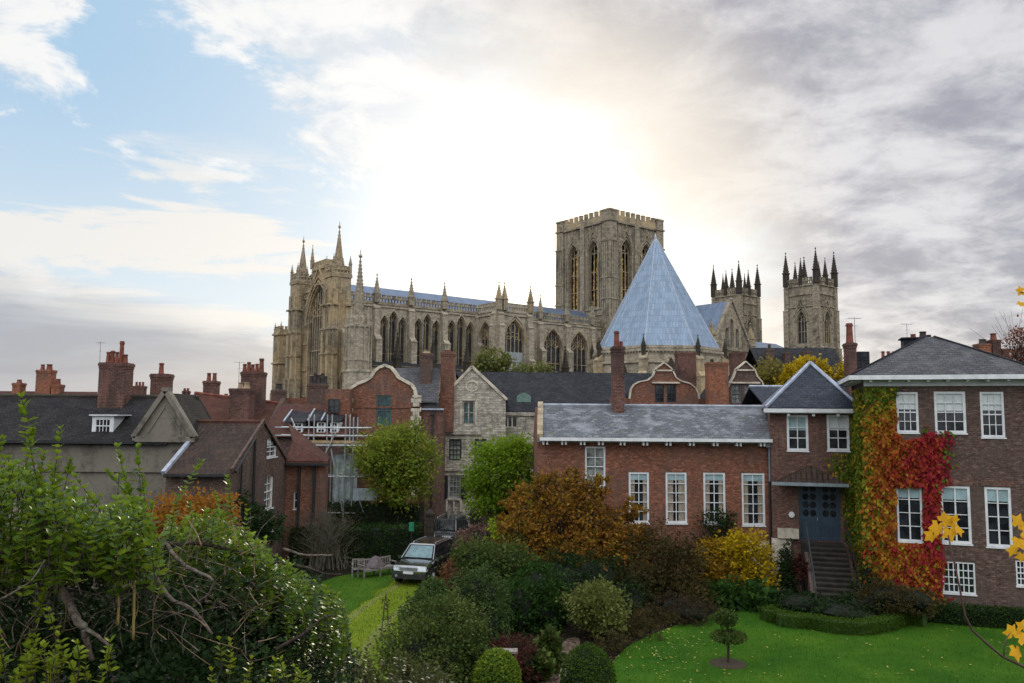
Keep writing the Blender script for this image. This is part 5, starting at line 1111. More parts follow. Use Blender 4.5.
# --- J: small pyramid-roofed house with the blue door ----------------------------------------------
def house_j():
    Y = 39.6; t = thing('pyramid_roof_house', 'small plum brick house with blue slate pyramid roof over a double blue door', 'house', (at(769.5, Y), Y, 0), R(-15))
    f = Fr((0, 0), (1, 0), t); P = lambda x, y: f.pick(x, y); u1 = P(856, 450)[0]; ze = P(810, 410)[1]
    q1 = f.rect(786.8, 415, 808.3, 450.7); q2 = f.rect(827, 415, 849.3, 450.7); qd = f.rect(799, 485, 840.5, 541)
    m = MB(); m.wall(f, rect(0, 0, u1, ze), [rect(*q1), rect(*q2), rect(*qd)], .16, .3); m.wall(Fr((0, 6), (0, -1)), rect(0, 0, 6, ze), [], .1, .3)
    m.wall(Fr((u1, 0), (0, 1)), rect(0, 0, 6, ze), [], .1, .3); m.wall(Fr((u1, 6), (-1, 0)), rect(0, 0, u1, ze), [], .1, .3)
    m.build('wall', BR_PURP, t)
    sash(t, f, *q1, 2, 3, .11, .045, blind=.42, recess=.04, mid=False, bm=BLINDB); sash(t, f, *q2, 2, 3, .11, .045, blind=.42, recess=.04, mid=False)
    ap = (P(811, 400)[0]+.25, 2.6, ZY(363.5, 41.6, 811)); e = [(-.22, -.4, ze+.1), (u1+.25, -.4, ze+.1), (u1+.25, 5.6, ze+.1), (-.22, 5.6, ze+.1)]
    r = MB()
    for i in range(4): r.poly([e[i], e[(i+1) % 4], ap])
    r.poly(e[::-1]); o = r.build('roof', SLATE_B, t)
    k = MB()
    for p in e: k.tube((p[0], p[1], p[2]+.03), (ap[0], ap[1], ap[2]+.05), .10, .10, 6)
    k.build('lead_hip', plain('lead hip', (.34, .38, .47), .5, .2), o)
    k = MB(); k.box(-.3, -.52, ze-.13, u1+.3, -.40, ze+.06); k.box(-.2, -.40, ze-.17, u1+.2, -.02, ze-.05); 
    for u in (.85, 2.0, 3.1): k.box(u-.06, -.38, ze-.3, u+.06, -.02, ze-.17)
    k.build('eave', WHITE, t)
    # canopy
    zc = P(800, 482)[1]; zt = P(815, 465)[1]; ua, ub = P(777, 470)[0], P(843, 470)[0]; um = (ua+ub)/2
    k = MB(); k.slab([(ua, -1.0, zc+.06), (um, -.55, zt), (um, -.01, zt), (ua, -.01, zc+.06)], .06); k.slab([(um, -.55, zt), (ub, -1.0, zc+.06), (ub, -.01, zc+.06), (um, -.01, zt)], .06); k.slab([(ua, -1.0, zc+.06), (ub, -1.0, zc+.06), (um, -.55, zt)], .06)
    k.build('porch_roof', PANTILE, t)
    k = MB(); k.box(P(770.5, 480)[0], -1.1, zc-.1, ub+.1, -.98, zc+.05); k.build('porch_gutter', PIPE, t)
    k = MB(); zb = P(785, 528)[1]; k.fbox(f, P(777, 520)[0], P(798, 520)[0], zb-.45, zb, .01, .35); k.fbox(f, P(771, 520)[0], P(790, 520)[0], 0, zb-.5, .01, .25); k.build('stone_block', STONE_W, t)
    k = MB(); u, z = P(791.5, 514.5); k.tube((u, -.02, z), (u, -.12, z), .14, .14, 10); k.tube((u, -.12, z), (u, -.14, z), .09, .09, 10); k.build('wall_lamp', WHITE, t)
    # blue double door with round-cornered lights
    u0, z0, w_, h_ = qd; m = MB(); d = -.16
    m.fbox(f, u0, u0+w_, z0, z0+h_, d-.06, d); m.fbox(f, u0, u0+.1, z0, z0+h_, d, d+.08); m.fbox(f, u0+w_-.1, u0+w_, z0, z0+h_, d, d+.08); m.fbox(f, u0, u0+w_, z0+h_-.1, z0+h_, d, d+.1)
    m.fbox(f, u0+w_/2-.03, u0+w_/2+.03, z0, z0+h_, d, d+.05)
    for j in range(8): a = u0+.14+(w_-.28)*j/8; m.fbox(f, a, a+.012, z0+.12, z0+h_*.3, d, d+.02)
    m.fbox(f, u0+.1, u0+w_-.1, z0+.02, z0+.12, d, d+.06)
    dr = m.build('door', BLUEP, t)
    for h in (0, 1):
        k = MB(); b0 = u0+.16+h*(w_/2-.03)
        for i in range(2):
            for j in range(4):
                cx, cz = b0+.17+i*.36*w_/2.05, z0+h_*.385+.27+j*(h_*.60/4.1)
                pp = [(cx+.15*math.cos(a), cz+.165*math.sin(a)) for a in np.linspace(0, 2*math.pi, 13)[:-1]]
                k.poly([f.pt(a, b, d+.006) for a, b in pp])
        k.build('door_pane', GLASS, dr)
    k = MB(); k.tube(f.pt(u0+w_/2-.09, z0+h_*.36, d+.08), f.pt(u0+w_/2-.09, z0+h_*.36+.12, d+.08), .02); k.build('door_handle', STEEL, dr)
    # steps down to the garden
    xs0, xs1 = u0+.35, u0+w_+.05; n = 13; zt = z0; s = MB()
    for i in range(n): zq = zt*(1-(i+1)/(n+1)); s.box(xs0, -.9-.29*(i+1), 0, xs1, -.9-.29*i, zq); s.c = 1; s.box(xs0, -.9-.29*(i+1)-.03, zq-.05, xs1, -.9-.29*i-.02, zq+.012); s.c = 0
    s.box(xs0-.3, -.9, 0, xs1, -.02, zt-.03); st = s.build('steps', [plain('dark stone risers', (.018, .016, .013), .9, var=.4, scale=3), plain('dark stone treads', (.032, .028, .021), .9, var=.4, scale=3)], t)
    for x in (xs0-.12, xs1+.1):
        k = MB(); k.hexa([(x-.1, -.9-.29*n, 0), (x+.1, -.9-.29*n, 0), (x+.1, -.02, 0), (x-.1, -.02, 0)], [(x-.1, -.9-.29*n, .25), (x+.1, -.9-.29*n, .25), (x+.1, -.02, zt), (x-.1, -.02, zt)]); k.build('step_wall', BR_DARK, t)
        k = MB(); k.path([(x, -.1, zt+.95), (x, -.9, zt+.95), (x, -.9-.29*n, 1.1), (x, -.9-.29*n, .1)], .028, .028)
        for i in range(7): y = -.5-.62*i; zz = zt*(1+(y+.9)/(.29*n)) if y < -.9 else zt; k.tube((x, y, zz), (x, y, zz+.93), .014)
        k.build('handrail', plain('dull rail', (.04, .045, .05), .5) if x < xs0 else BLACKP, t)
house_j()
# --- K: big corner house with virginia creeper ------------------------------------------------------
KR = R(-18)
def house_k():
    c = W(864, 400, 34.9); t = thing('creeper_house', 'tall dark brick house with hipped grey slate roof and white sash windows at the right', 'house', (c.x, c.y, 0), KR)
    f = Fr((0, 0), (1, 0), t); P = lambda x, y: f.pick(x, y); u1 = 6.45; dp = 5.6; ze = P(940, 378)[1]
    qs = dict(a=f.rect(896.5, 392, 918.5, 432.5), b=f.rect(934.5, 391.5, 966, 433), c=f.rect(980.5, 391.8, 1004.5, 437.3), d=f.rect(897, 484.5, 922.5, 541.5), e=f.rect(941, 486, 971, 543.5), g=f.rect(985.5, 487.2, 1012, 547), h=f.rect(942.5, 562, 975.5, 593.5), i=f.rect(1016, 560.5, 1026, 586))
    m = MB(); m.wall(f, rect(0, 0, u1, ze), [arch_rect(*q, .10) if k in 'x' else rect(*q) for k, q in qs.items()], .14, .3)
    m.wall(Fr((0, dp), (0, -1)), rect(0, 0, dp, ze), [], .1, .3); m.wall(Fr((u1, 0), (0, 1)), rect(0, 0, dp, ze), [], .1, .3); m.wall(Fr((u1, dp), (-1, 0)), rect(0, 0, u1, ze), [], .1, .3)
    m.build('wall', BR_DARK, t)
    k = MB()
    for q in [qs[c_] for c_ in 'deg']: k.fbox(f, q[0]-.12, q[0]+q[2]+.12, q[1]+q[3]+.02, q[1]+q[3]+.28, 0.002, .03)
    k.build('brick_lintels', BR_PURP, t)
    sash(t, f, *qs['a'], 3, 4, .09, .03, blind=.42, recess=.05); sash(t, f, *qs['b'], 3, 4, .10, .03, blind=.46, recess=.05); sash(t, f, *qs['c'], 3, 4, .09, .03, blind=.40, recess=.05)
    sash(t, f, *qs['d'], 2, 4, .08, .03, blind=.22, bm=BLINDB, recess=.05, mid=False, vdiv=1); sash(t, f, *qs['e'], 2, 4, .10, .03, blind=.22, bm=BLINDB, recess=.05, mid=False, vdiv=1, curtain=[(.35, .95, 0)] if False else None); sash(t, f, *qs['g'], 2, 4, .10, .03, blind=.22, bm=BLINDB, recess=.05, mid=False, vdiv=1)
    sash(t, f, *qs['h'], 6, 4, .06, .035, recess=.05, mid=False, vdiv=3); sash(t, f, *qs['i'], 2, 4, .06, .035, recess=.05)
    zr = ZY(340, 38.0, 935); ov = .55
    e = [(-ov, -ov, ze+.12), (u1+ov, -ov, ze+.12), (u1+ov, dp+ov, ze+.12), (-ov, dp+ov, ze+.12)]; a0, a1 = (u1/2-.3, dp/2, zr), (u1/2+.1, dp/2, zr)
    r = MB(); r.poly([e[0], e[1], a1, a0]); r.poly([e[1], e[2], a1]); r.poly([e[2], e[3], a0, a1]); r.poly([e[3], e[0], a0]); r.poly(e[::-1]); o = r.build('roof', SLATE_G, t)
    k = MB()
    for p, a in ((e[0], a0), (e[1], a1), (e[3], a0), (e[2], a1)): k.tube((p[0], p[1], p[2]+.02), (a[0], a[1], a[2]+.02), .05)
    k.build('hip_tiles', SLATE_D, o)
    k = MB(); k.box(-ov-.08, -ov-.08, ze-.08, u1+ov+.08, -ov, ze+.11); k.box(-ov-.08, -ov, ze-.08, -ov, dp+ov, ze+.11); k.box(-ov+.0, -ov+.0, ze-.03, u1+ov, dp+ov, ze+.01); k.box(u1+ov, -ov, ze-.08, u1+ov+.08, dp+ov, ze+.11)
    k.box(0, -.08, ze-.34, u1, -.004, ze-.04)
    k.build('cornice', WHITE, t)
    for u in np.arange(.2, u1, .74): k = MB(); k.box(u, -ov+.06, ze-.17, u+.1, -.09, ze-.035); k.build('eave_bracket', WHITE, t)
    for v in np.arange(.3, dp, .8): k = MB(); k.box(-ov+.06, v, ze-.17, -.01, v+.1, ze-.035); k.build('eave_bracket', WHITE, t)
    # flat lantern at the top, seen behind the apex
    k = MB(); k.box(u1/2-1.1, dp/2+.5, zr-1.3, u1/2+.1, dp/2+1.4, zr-.02); k.box(u1/2-1.2, dp/2+.4, zr-.02, u1/2+.2, dp/2+1.5, zr+.05); k.build('roof_hatch', SLATE_D, t)
house_k()
def right_chimneys():
    # house behind J / K
    Y = 47; t = thing('rear_chimney_house', 'house behind the pyramid roof with a tall sooty chimney and slate cheek', 'house', (at(838, Y), Y, 0))
    X = lambda px, y: at(px, y)-t.location.x
    m = MB(); m.box(0, 0, 0, X(868, Y), 5, 9.0); m.build('wall', BR_DARK, t); r = MB(); gable_roof(r, 0, X(868, Y), 0, 5, 9.0, 10.6); o = r.build('roof', SLATE_D, t)
    chimney(o, (X(847, 46)+X(857.5, 46))/2, -.9, 6, ZY(343, 46, 850), X(857.5, 46)-X(847, 46)-.14, .7, [(.0, 0, 1.15, .19)], BR_CHIM)
    k = MB(); k.box(X(860, 49), 2, 9, X(871, 49), 3.4, ZY(351.5, 49, 865)); k.build('dormer', SLATE_D, t)
    antenna('aerial', 'small aerial above the tall chimney right of the west towers', at(857, 46.3), 46.3, ZY(342, 46.3), ZY(317.5, 46.3, 857), .8, .1)
    Y = 70; t = thing('far_brick_house', 'distant brick house whose chimney pots peep over the hipped slate roof', 'house', (at(868, Y), Y, 0))
    X = lambda px, y: at(px, y)-t.location.x
    m = MB(); m.box(0, 0, 0, X(1012, Y), 8, ZY(380, Y, 900)); m.build('wall', BR_DARK, t); r = MB(); gable_roof(r, 0, X(1012, Y), 0, 8, ZY(380, Y, 900), ZY(364, Y+4, 900)); o = r.build('roof', TILE_RED, t)
    for (a, b, c, ps, mt) in ((882, 898, 362, [(-.5, 0, 1.0, .15), (0, 0, 1.0, .15), (.5, 0, 1.0, .15)], BR_CHIM), (909, 921, 339, [(.05, 0, .45, .24)], BR_CHIM), (921, 932, 338, [(-.1, 0, .6, .3), (.45, 0, .3, .2)], BR_ORNG), (978, 991, 344, [(.05, 0, .45, .3)], BR_ORNG), (991.5, 1001, 340, [(.0, 0, .62, .26)], BR_CHIM), (1001, 1009, 349, (), BR_CHIM)):
        chimney(o, (X(a, Y+4)+X(b, Y+4))/2, 4, 9, ZY(c, Y+4, a), X(b, Y+4)-X(a, Y+4)-.1, 1.0, ps, mt, POT if mt is BR_CHIM else POTK)
    antenna('aerial', 'tall aerial rising left of the hipped slate roof apex', at(909.5, 60), 60, ZY(350, 60), ZY(323.5, 60, 910), .95, .15)
right_chimneys()
# ------------------------------------------------------------------ plants kit
TA = (np.array([[0, 0, 0], [-.33, .45, .10], [0, 1, -.05], [.33, .45, .10]]), [[0, 3, 2, 1]])
TB = (np.array([[0, 0, 0], [-.25, .25, .07], [-.30, .65, .06], [0, 1, -.08], [.30, .65, .06], [.25, .25, .07], [0, .28, 0], [0, .68, 0]]), [[0, 6, 1], [0, 5, 6], [6, 7, 2, 1], [6, 5, 4, 7], [7, 3, 2], [7, 4, 3]])
def leafcloud(name, P, D, N, S, mats, parent, tpl=TA, mi=None):
    """P points, D leaf axis, N leaf normal, S leaf length; local to parent"""
    T, Fc = tpl; D = D/np.linalg.norm(D, axis=1, keepdims=True); N = N-(N*D).sum(1, keepdims=True)*D; N /= np.maximum(np.linalg.norm(N, axis=1, keepdims=True), 1e-6); X = np.cross(D, N)
    V = P[:, None, :] + S[:, None, None]*(T[None, :, 0:1]*X[:, None, :] + T[None, :, 1:2]*D[:, None, :] + T[None, :, 2:3]*N[:, None, :])
    n, k = len(P), len(T); off = np.arange(n)*k
    fl = np.concatenate([np.array(f) for f in Fc]); lt = np.array([len(f) for f in Fc])
    loops = (off[:, None]+fl[None, :]).ravel(); tot = np.tile(lt, n)
    m = np.repeat(mi, len(Fc)) if mi is not None else None
    return mesh_np(name, V.reshape(-1, 3), loops, tot, mats, parent, m)
def rdir(n, rng=RNG):
    v = rng.normal(size=(n, 3)); return v/np.linalg.norm(v, axis=1, keepdims=True)
def blob(px, py, Y, rx, rz, ry=None):
    """a lobe of a crown measured on the photograph: centre pixel, distance, half sizes in pixels"""
    c = W(px, py, Y); k = Y/F; return (c.x, Y, c.z, rx*k, (ry or rx)*k, rz*k)
def crown(root, blobs, nclump, per, leaf, mat, spread=.22, name='foliage', tpl=TA, shell=.55, up=.25, droop=0.0, mi=None, zmin=0.03):
    B = np.array(blobs); w_ = (B[:, 3]*B[:, 4]*B[:, 5])**(2/3); w_ /= w_.sum(); idx = RNG.choice(len(B), nclump, p=w_)
    d = rdir(nclump); rr = (shell**3+(1.05**3-shell**3)*RNG.random(nclump))**(1/3)
    rr *= 1+RNG.normal(size=nclump)*.16; rr *= np.where(RNG.random(nclump) < .10, 1.2, 1.0)
    C = B[idx, :3]+B[idx, 3:]*d*rr[:, None]
    sz = (B[idx, 3:].mean(1)*spread)*(0.6+.8*RNG.random(nclump))
    n = nclump*per; ci = np.repeat(np.arange(nclump), per)
    off = RNG.normal(size=(n, 3))*sz[ci][:, None]*np.array([1, 1, .75])
    P = C[ci]+off; k = P[:, 2] > zmin; P = P[k]; ci = ci[k]; off = off[k]; n = len(P)
    out = d[ci]*.7+off/np.maximum(np.linalg.norm(off, axis=1, keepdims=True), 1e-6)*.5
    D = out+rdir(n)*.8; D[:, 2] -= droop; N = rdir(n)*.8+out*.5; N[:, 2] += up+.3
    S = leaf*(.65+.7*RNG.random(n))
    L = np.array(root.location); o = leafcloud(name, P-L, D, N, S, mat, root, tpl, None)
    return o, C
def trunk_limbs(root, base, C, r, mat, n=16, fork=.45, twigs=True, name='trunk', sub=True):
    L = Vector(root.location); b = Vector(base); top = Vector(np.mean(C, 0)); f = b.lerp(top, fork); f.x += random.uniform(-.1, .1)
    m = MB(); mid = b.lerp(f, .5)+Vector((random.uniform(-.06, .06), random.uniform(-.06, .06), 0))*(f-b).length
    m.path([b-L, mid-L, f-L], r*1.15, r*.7, 9); tr = m.build(name, mat, root, smooth=True)
    m = MB(); idx = RNG.choice(len(C), min(n, len(C)), replace=False)
    for i in idx:
        e = Vector(C[i]); q = f.lerp(e, .5)+Vector((random.uniform(-1, 1), random.uniform(-1, 1), random.uniform(0, 1)))*(e-f).length*.12
        m.path([f-L, q-L, e-L], r*.42, r*.10, 5)
        for _ in range(2):
            g = e+Vector((random.uniform(-1, 1), random.uniform(-1, 1), random.uniform(.2, 1)))*(e-f).length*.3; m.tube(q.lerp(e, .5)-L, g-L, r*.14, r*.05, 4)
    m.build('limbs', mat, tr, smooth=True)
def plant(name, label, cat, base, blobs, nclump, per, leaf, mat, r=.12, group=None, bark=None, n=16, spread=.22, shell=.55, fork=.45, up=.25, tpl=TA, droop=0., core=None):
    t = thing(name, label, cat, base, 0, group)
    o, C = crown(t, blobs, nclump, per, leaf, mat, spread, 'crown' if cat == 'tree' else 'foliage', tpl, shell, up, droop)
    if r: trunk_limbs(t, base, C, r, bark or BARK, n, fork, name='trunk' if cat == 'tree' else 'stem')
    if core: corelump(t, blobs, core)
    return t
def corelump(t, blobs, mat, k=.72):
    """solid core of a bush, its near-black colour standing in for inner shade"""
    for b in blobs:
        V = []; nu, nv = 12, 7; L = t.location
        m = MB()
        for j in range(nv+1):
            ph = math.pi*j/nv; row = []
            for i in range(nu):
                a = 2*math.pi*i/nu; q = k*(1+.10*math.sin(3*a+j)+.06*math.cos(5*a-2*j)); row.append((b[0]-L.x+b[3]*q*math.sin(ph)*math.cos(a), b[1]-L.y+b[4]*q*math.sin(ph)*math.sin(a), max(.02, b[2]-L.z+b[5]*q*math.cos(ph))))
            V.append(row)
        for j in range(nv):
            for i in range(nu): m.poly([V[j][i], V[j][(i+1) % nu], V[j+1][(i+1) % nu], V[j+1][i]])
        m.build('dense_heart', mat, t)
L_GRN = leafmat('leaf fresh green', [(0.04, 0.09, 0.008), (0.09, 0.17, 0.012), (0.17, 0.27, 0.016), (0.26, 0.35, 0.025)])
L_YGR = leafmat('leaf yellow green', [(0.035, 0.075, 0.012), (0.075, 0.125, 0.016), (0.14, 0.18, 0.022), (0.24, 0.23, 0.03)])
L_AUT = leafmat('leaf autumn', [(0.05, 0.075, 0.015), (0.085, 0.055, 0.018), (0.21, 0.080, 0.016), (0.26, 0.115, 0.016), (0.30, 0.19, 0.018), (0.07, 0.10, 0.018)], pscale=.8)
L_OLV = leafmat('leaf olive brown', [(0.035, 0.04, 0.015), (0.07, 0.065, 0.022), (0.10, 0.085, 0.03), (0.13, 0.075, 0.03)], pscale=.6)
L_YEL = leafmat('leaf bright yellow', [(0.16, 0.12, 0.012), (0.40, 0.28, 0.012), (0.60, 0.43, 0.015), (0.66, 0.50, 0.03)], pscale=.8, trans=.3)
L_DRK = leafmat('leaf dark green', [(0.010, 0.022, 0.008), (0.020, 0.045, 0.014), (0.035, 0.07, 0.02), (0.05, 0.09, 0.028)], trans=.15)
L_MID = leafmat('leaf mid green', [(0.014, 0.032, 0.008), (0.030, 0.062, 0.012), (0.060, 0.100, 0.018), (0.115, 0.150, 0.034), (0.16, 0.18, 0.06)], trans=.2)
L_MIDL = leafmat('leaf grey green', [(0.016, 0.036, 0.010), (0.035, 0.072, 0.018), (0.070, 0.115, 0.030), (0.12, 0.165, 0.055)], trans=.2, pscale=1.6)
L_DKG = leafmat('leaf deep green', [(0.008, 0.024, 0.005), (0.018, 0.052, 0.009), (0.035, 0.088, 0.014), (0.065, 0.125, 0.022)], trans=.2, pscale=1.6)
L_PAL = leafmat('leaf pale variegated', [(0.07, 0.10, 0.02), (0.15, 0.19, 0.04), (0.25, 0.28, 0.07), (0.34, 0.35, 0.12)], trans=.3)
L_HDG = leafmat('leaf hedge', [(0.010, 0.024, 0.006), (0.018, 0.042, 0.009), (0.030, 0.066, 0.013), (0.05, 0.10, 0.018)], trans=.15)
L_BOX = leafmat('leaf box hedge', [(0.03, 0.07, 0.008), (0.06, 0.13, 0.012), (0.10, 0.19, 0.016), (0.14, 0.25, 0.02)], trans=.2)
L_RED = leafmat('leaf dark red', [(0.05, 0.018, 0.014), (0.10, 0.028, 0.022), (0.15, 0.06, 0.045), (0.12, 0.08, 0.05)], trans=.2)
L_MAUV = leafmat('leaf mauve brown', [(0.09, 0.05, 0.045), (0.15, 0.09, 0.075), (0.22, 0.14, 0.11), (0.20, 0.11, 0.07)], trans=.2)
HEART = plain('inner shade core', (0.005, 0.009, 0.003), 1.0, var=.4, scale=8)  # near-black colour stands in for shade between the leaves
# ------------------------------------------------------------------ ground
def ground():
    xs = np.concatenate([[-3000, -800, -250, -90], np.linspace(-50, 50, 51), [90, 250, 800, 3000]])
    ys = np.concatenate([[-400, -60, -20], np.linspace(-8, 24, 33), np.linspace(26, 60, 18), [90, 150, 300, 800, 4000]])
    V = []; 
    for y in ys:
        for x in xs:
            z = 5.6*(1-min(1, max(0, (y-1.5)/12.5)))**1.0 if y > -4 else 5.6
            z = 5.6 if y < 1.5 else 5.6*(0.5+0.5*math.cos(math.pi*min(1, (y-1.5)/12.5)))
            V.append((x, y, z))
    nx = len(xs); m = MB(); m.v = V
    for j in range(len(ys)-1):
        for i in range(nx-1): m.f.append((j*nx+i, j*nx+i+1, (j+1)*nx+i+1, (j+1)*nx+i)); m.mi.append(0)
    o = m.build('ground', groundmat('garden soil', [(0.006, 0.006, 0.004), (0.010, 0.011, 0.005), (0.018, 0.014, 0.008), (0.010, 0.014, 0.005)], .8, 14), smooth=True); tag(o, kind='structure')
ground()
def sheet(name, pts, z, mat, kind='structure', parent=None, sub=0):
    m = MB(); tr = tessellate_polygon([[Vector((x, y, 0)) for x, y in pts]]); m.v = [(x, y, z) for x, y in pts]
    for t_ in tr:
        m.f.append(tuple(t_)); m.mi.append(0)
    o = m.build(name, mat); tag(o, kind=kind); return o
def smooth_poly(P, n=6):
    out = []; k = len(P)
    for i in range(k):
        p0, p1, p2, p3 = [np.array(P[(i+j-1) % k][:2]) for j in range(4)]
        for s in range(n):
            t = s/n; out.append(tuple(.5*((2*p1)+(-p0+p2)*t+(2*p0-5*p1+4*p2-p3)*t*t+(-p0+3*p1-3*p2+p3)*t**3)))
    return out
LAWN = groundmat('lawn grass', [(0.014, 0.065, 0.004), (0.030, 0.105, 0.006), (0.060, 0.150, 0.009), (0.13, 0.20, 0.015)], .35, 30, bs=.9, bd=.05)
DRIVE = groundmat('rough yellowing grass', [(0.07, 0.125, 0.010), (0.14, 0.21, 0.014), (0.21, 0.275, 0.02), (0.28, 0.29, 0.05)], .55, 22, bs=.9, bd=.05)
lawn_pts = smooth_poly([G(*p) for p in [(604, 700), (607, 672), (622, 652), (640, 640), (672, 627), (700, 618), (740, 611), (790, 613), (900, 622), (1060, 622), (1120, 640), (1180, 720), (1000, 800), (700, 800)]])
sheet('lawn', lawn_pts, .012, LAWN)
dl = smooth_poly([G(*p) for p in [(250, 650), (290, 600), (330, 579), (372, 571), (420, 566), (470, 566), (458, 580), (440, 600), (425, 640), (410, 700), (300, 720)]])
sheet('side_lawn', dl, .008, groundmat('side lawn grass', [(0.025, 0.075, 0.006), (0.05, 0.125, 0.009), (0.09, 0.18, 0.012)], .5, 24, bs=.9, bd=.05))
dd = smooth_poly([G(*p) for p in [(270, 690), (318, 640), (352, 612), (388, 585), (400, 575), (440, 566), (462, 570), (445, 590), (428, 612), (412, 650), (390, 700)]])
def ragged(poly, amp=.14, step=.35):
    out = []; k = len(poly)
    for i in range(k):
        a, b = np.array(poly[i]), np.array(poly[(i+1) % k]); n = max(1, int(np.linalg.norm(b-a)/step))
        for j in range(n): p = a+(b-a)*j/n; out.append((p[0]+random.uniform(-amp, amp), p[1]+random.uniform(-amp, amp)))
    return out
dd = ragged(dd, .16)
sheet('driveway', dd, .014, DRIVE)
TRK = groundmat('worn wheel track', [(0.13, 0.17, 0.03), (0.19, 0.21, 0.06), (0.26, 0.26, 0.13)], .9, 14)
for a in ([(300, 668), (345, 622), (378, 598), (396, 587), (405, 580)], [(352, 672), (376, 634), (402, 608), (424, 590), (434, 582)]):
    P_ = [G(*p) for p in a]; lf = []; rt = []
    for i, p in enumerate(P_):
        d = (P_[min(i+1, len(P_)-1)]-P_[max(i-1, 0)]).normalized(); n_ = Vector((-d.y, d.x, 0)); wv = .17+.06*math.sin(i*2.1); lf.append((p+n_*wv)[:2]); rt.append((p-n_*wv)[:2])
    sheet('wheel_track', lf+rt[::-1], .020, TRK)
sheet('path', smooth_poly([G(*p) for p in [(538, 700), (545, 672), (556, 655), (566, 640), (580, 640), (575, 660), (570, 700)]]), .016, groundmat('stone and leaf litter path', [(0.06, 0.045, 0.035), (0.14, 0.10, 0.08), (0.30, 0.26, 0.22)], 2.5, 10))
sheet('terrace', [G(*p)[:2] for p in [(420, 552), (540, 552), (536, 530), (430, 530)]], .018, groundmat('gravel forecourt', [(0.10, 0.095, 0.085), (0.16, 0.15, 0.135)], 1.5, 20))
# blades of grass standing out of the near lawns: uncountable, one mesh each
def inside(P, poly):
    x, y = P[:, 0], P[:, 1]; c = np.zeros(len(P), bool); q = np.array(poly); j = len(q)-1
    for i in range(len(q)):
        k = ((q[i, 1] > y) != (q[j, 1] > y)) & (x < (q[j, 0]-q[i, 0])*(y-q[i, 1])/(q[j, 1]-q[i, 1]+1e-9)+q[i, 0]); c ^= k; j = i
    return c
def grass(name, poly, n, h, mat, z):
    q = np.array(poly); P = np.stack([RNG.uniform(q[:, 0].min(), min(q[:, 0].max(), 24), n), RNG.uniform(max(q[:, 1].min(), 20), q[:, 1].max(), n)], 1); P = P[inside(P, poly)]; n = len(P)
    P3 = np.concatenate([P, np.full((n, 1), z)], 1); D = rdir(n)*.45; D[:, 2] = 1; N = rdir(n); N[:, 2] *= .2
    T = (np.array([[-.12, 0, 0], [.12, 0, 0], [.03, 1, .1], [-.03, 1, .1]]), [[0, 1, 2, 3]])
    o = leafcloud(name, P3, D, N, h*(.5+RNG.random(n)), mat, None, T); tag(o, kind='stuff'); return o
G1 = leafmat('grass blades', [(0.014, 0.065, 0.004), (0.032, 0.108, 0.006), (0.065, 0.155, 0.009), (0.15, 0.22, 0.016)], pscale=.35, trans=.3)
G2 = leafmat('dry grass blades', [(0.08, 0.14, 0.012), (0.16, 0.24, 0.018), (0.24, 0.30, 0.025), (0.30, 0.32, 0.05)], pscale=.5, trans=.3)
tag(grass('lawn_grass', lawn_pts, 60000, .055, G1, .012), 'short mown vivid green grass of the big lawn', 'grass')
cxm = sum(p[0] for p in dd)/len(dd); cym = sum(p[1] for p in dd)/len(dd)
tag(grass('side_grass', dl, 24000, .06, leafmat('side grass blades', [(0.03, 0.09, 0.006), (0.07, 0.15, 0.009), (0.15, 0.23, 0.014)], pscale=.5, trans=.3), .008), 'mixed green grass around the bench and along the drive', 'grass')
tag(grass('drive_grass', [(cxm+(x-cxm)*1.12, cym+(y-cym)*1.02) for x, y in dd], 30000, .06, G2, .014), 'longer yellowish grass between the wheel tracks', 'grass')
# fallen leaves
def fallen():
    P = []
    for _ in range(300):
        if random.random() < .6: px, py = random.gauss(668, 38), random.gauss(645, 18)
        else: px, py = random.uniform(610, 1020), random.uniform(620, 683)
        if py > 612: P.append(G(px, py))
    P = np.array([tuple(p) for p in P]); P = P[inside(P, lawn_pts)]; P[:, 2] = .05; n = len(P)
    N = rdir(n)*.4; N[:, 2] = 1; D = rdir(n); D[:, 2] *= .2
    o = leafcloud('fallen_leaves', P, D, N, .07+.06*RNG.random(n), leafmat('fallen leaf', [(0.25, 0.2, 0.03), (0.42, 0.36, 0.10), (0.5, 0.47, 0.25)]), None); tag(o, 'pale fallen leaves scattered over the big lawn', 'leaves', None, 'stuff')
fallen()
def litter():
    n = 5200; px = RNG.uniform(430, 720, n); py = RNG.uniform(600, 683, n); P = np.array([tuple(G(a, b)) for a, b in zip(px, py)]); P = P[~inside(P, lawn_pts)]; P = P[~inside(P, dd)]; P[:, 2] = .03; n = len(P)
    N = rdir(n)*.6; N[:, 2] += 1; D = rdir(n); D[:, 2] *= .3
    o = leafcloud('leaf_litter', P, D, N, .06+.07*RNG.random(n), leafmat('brown litter', [(0.03, 0.018, 0.012), (0.06, 0.032, 0.02), (0.11, 0.065, 0.035), (0.22, 0.17, 0.11)]), None); tag(o, 'brown leaf litter on the bare soil under the shrubs', 'leaf litter', None, 'stuff')
litter()
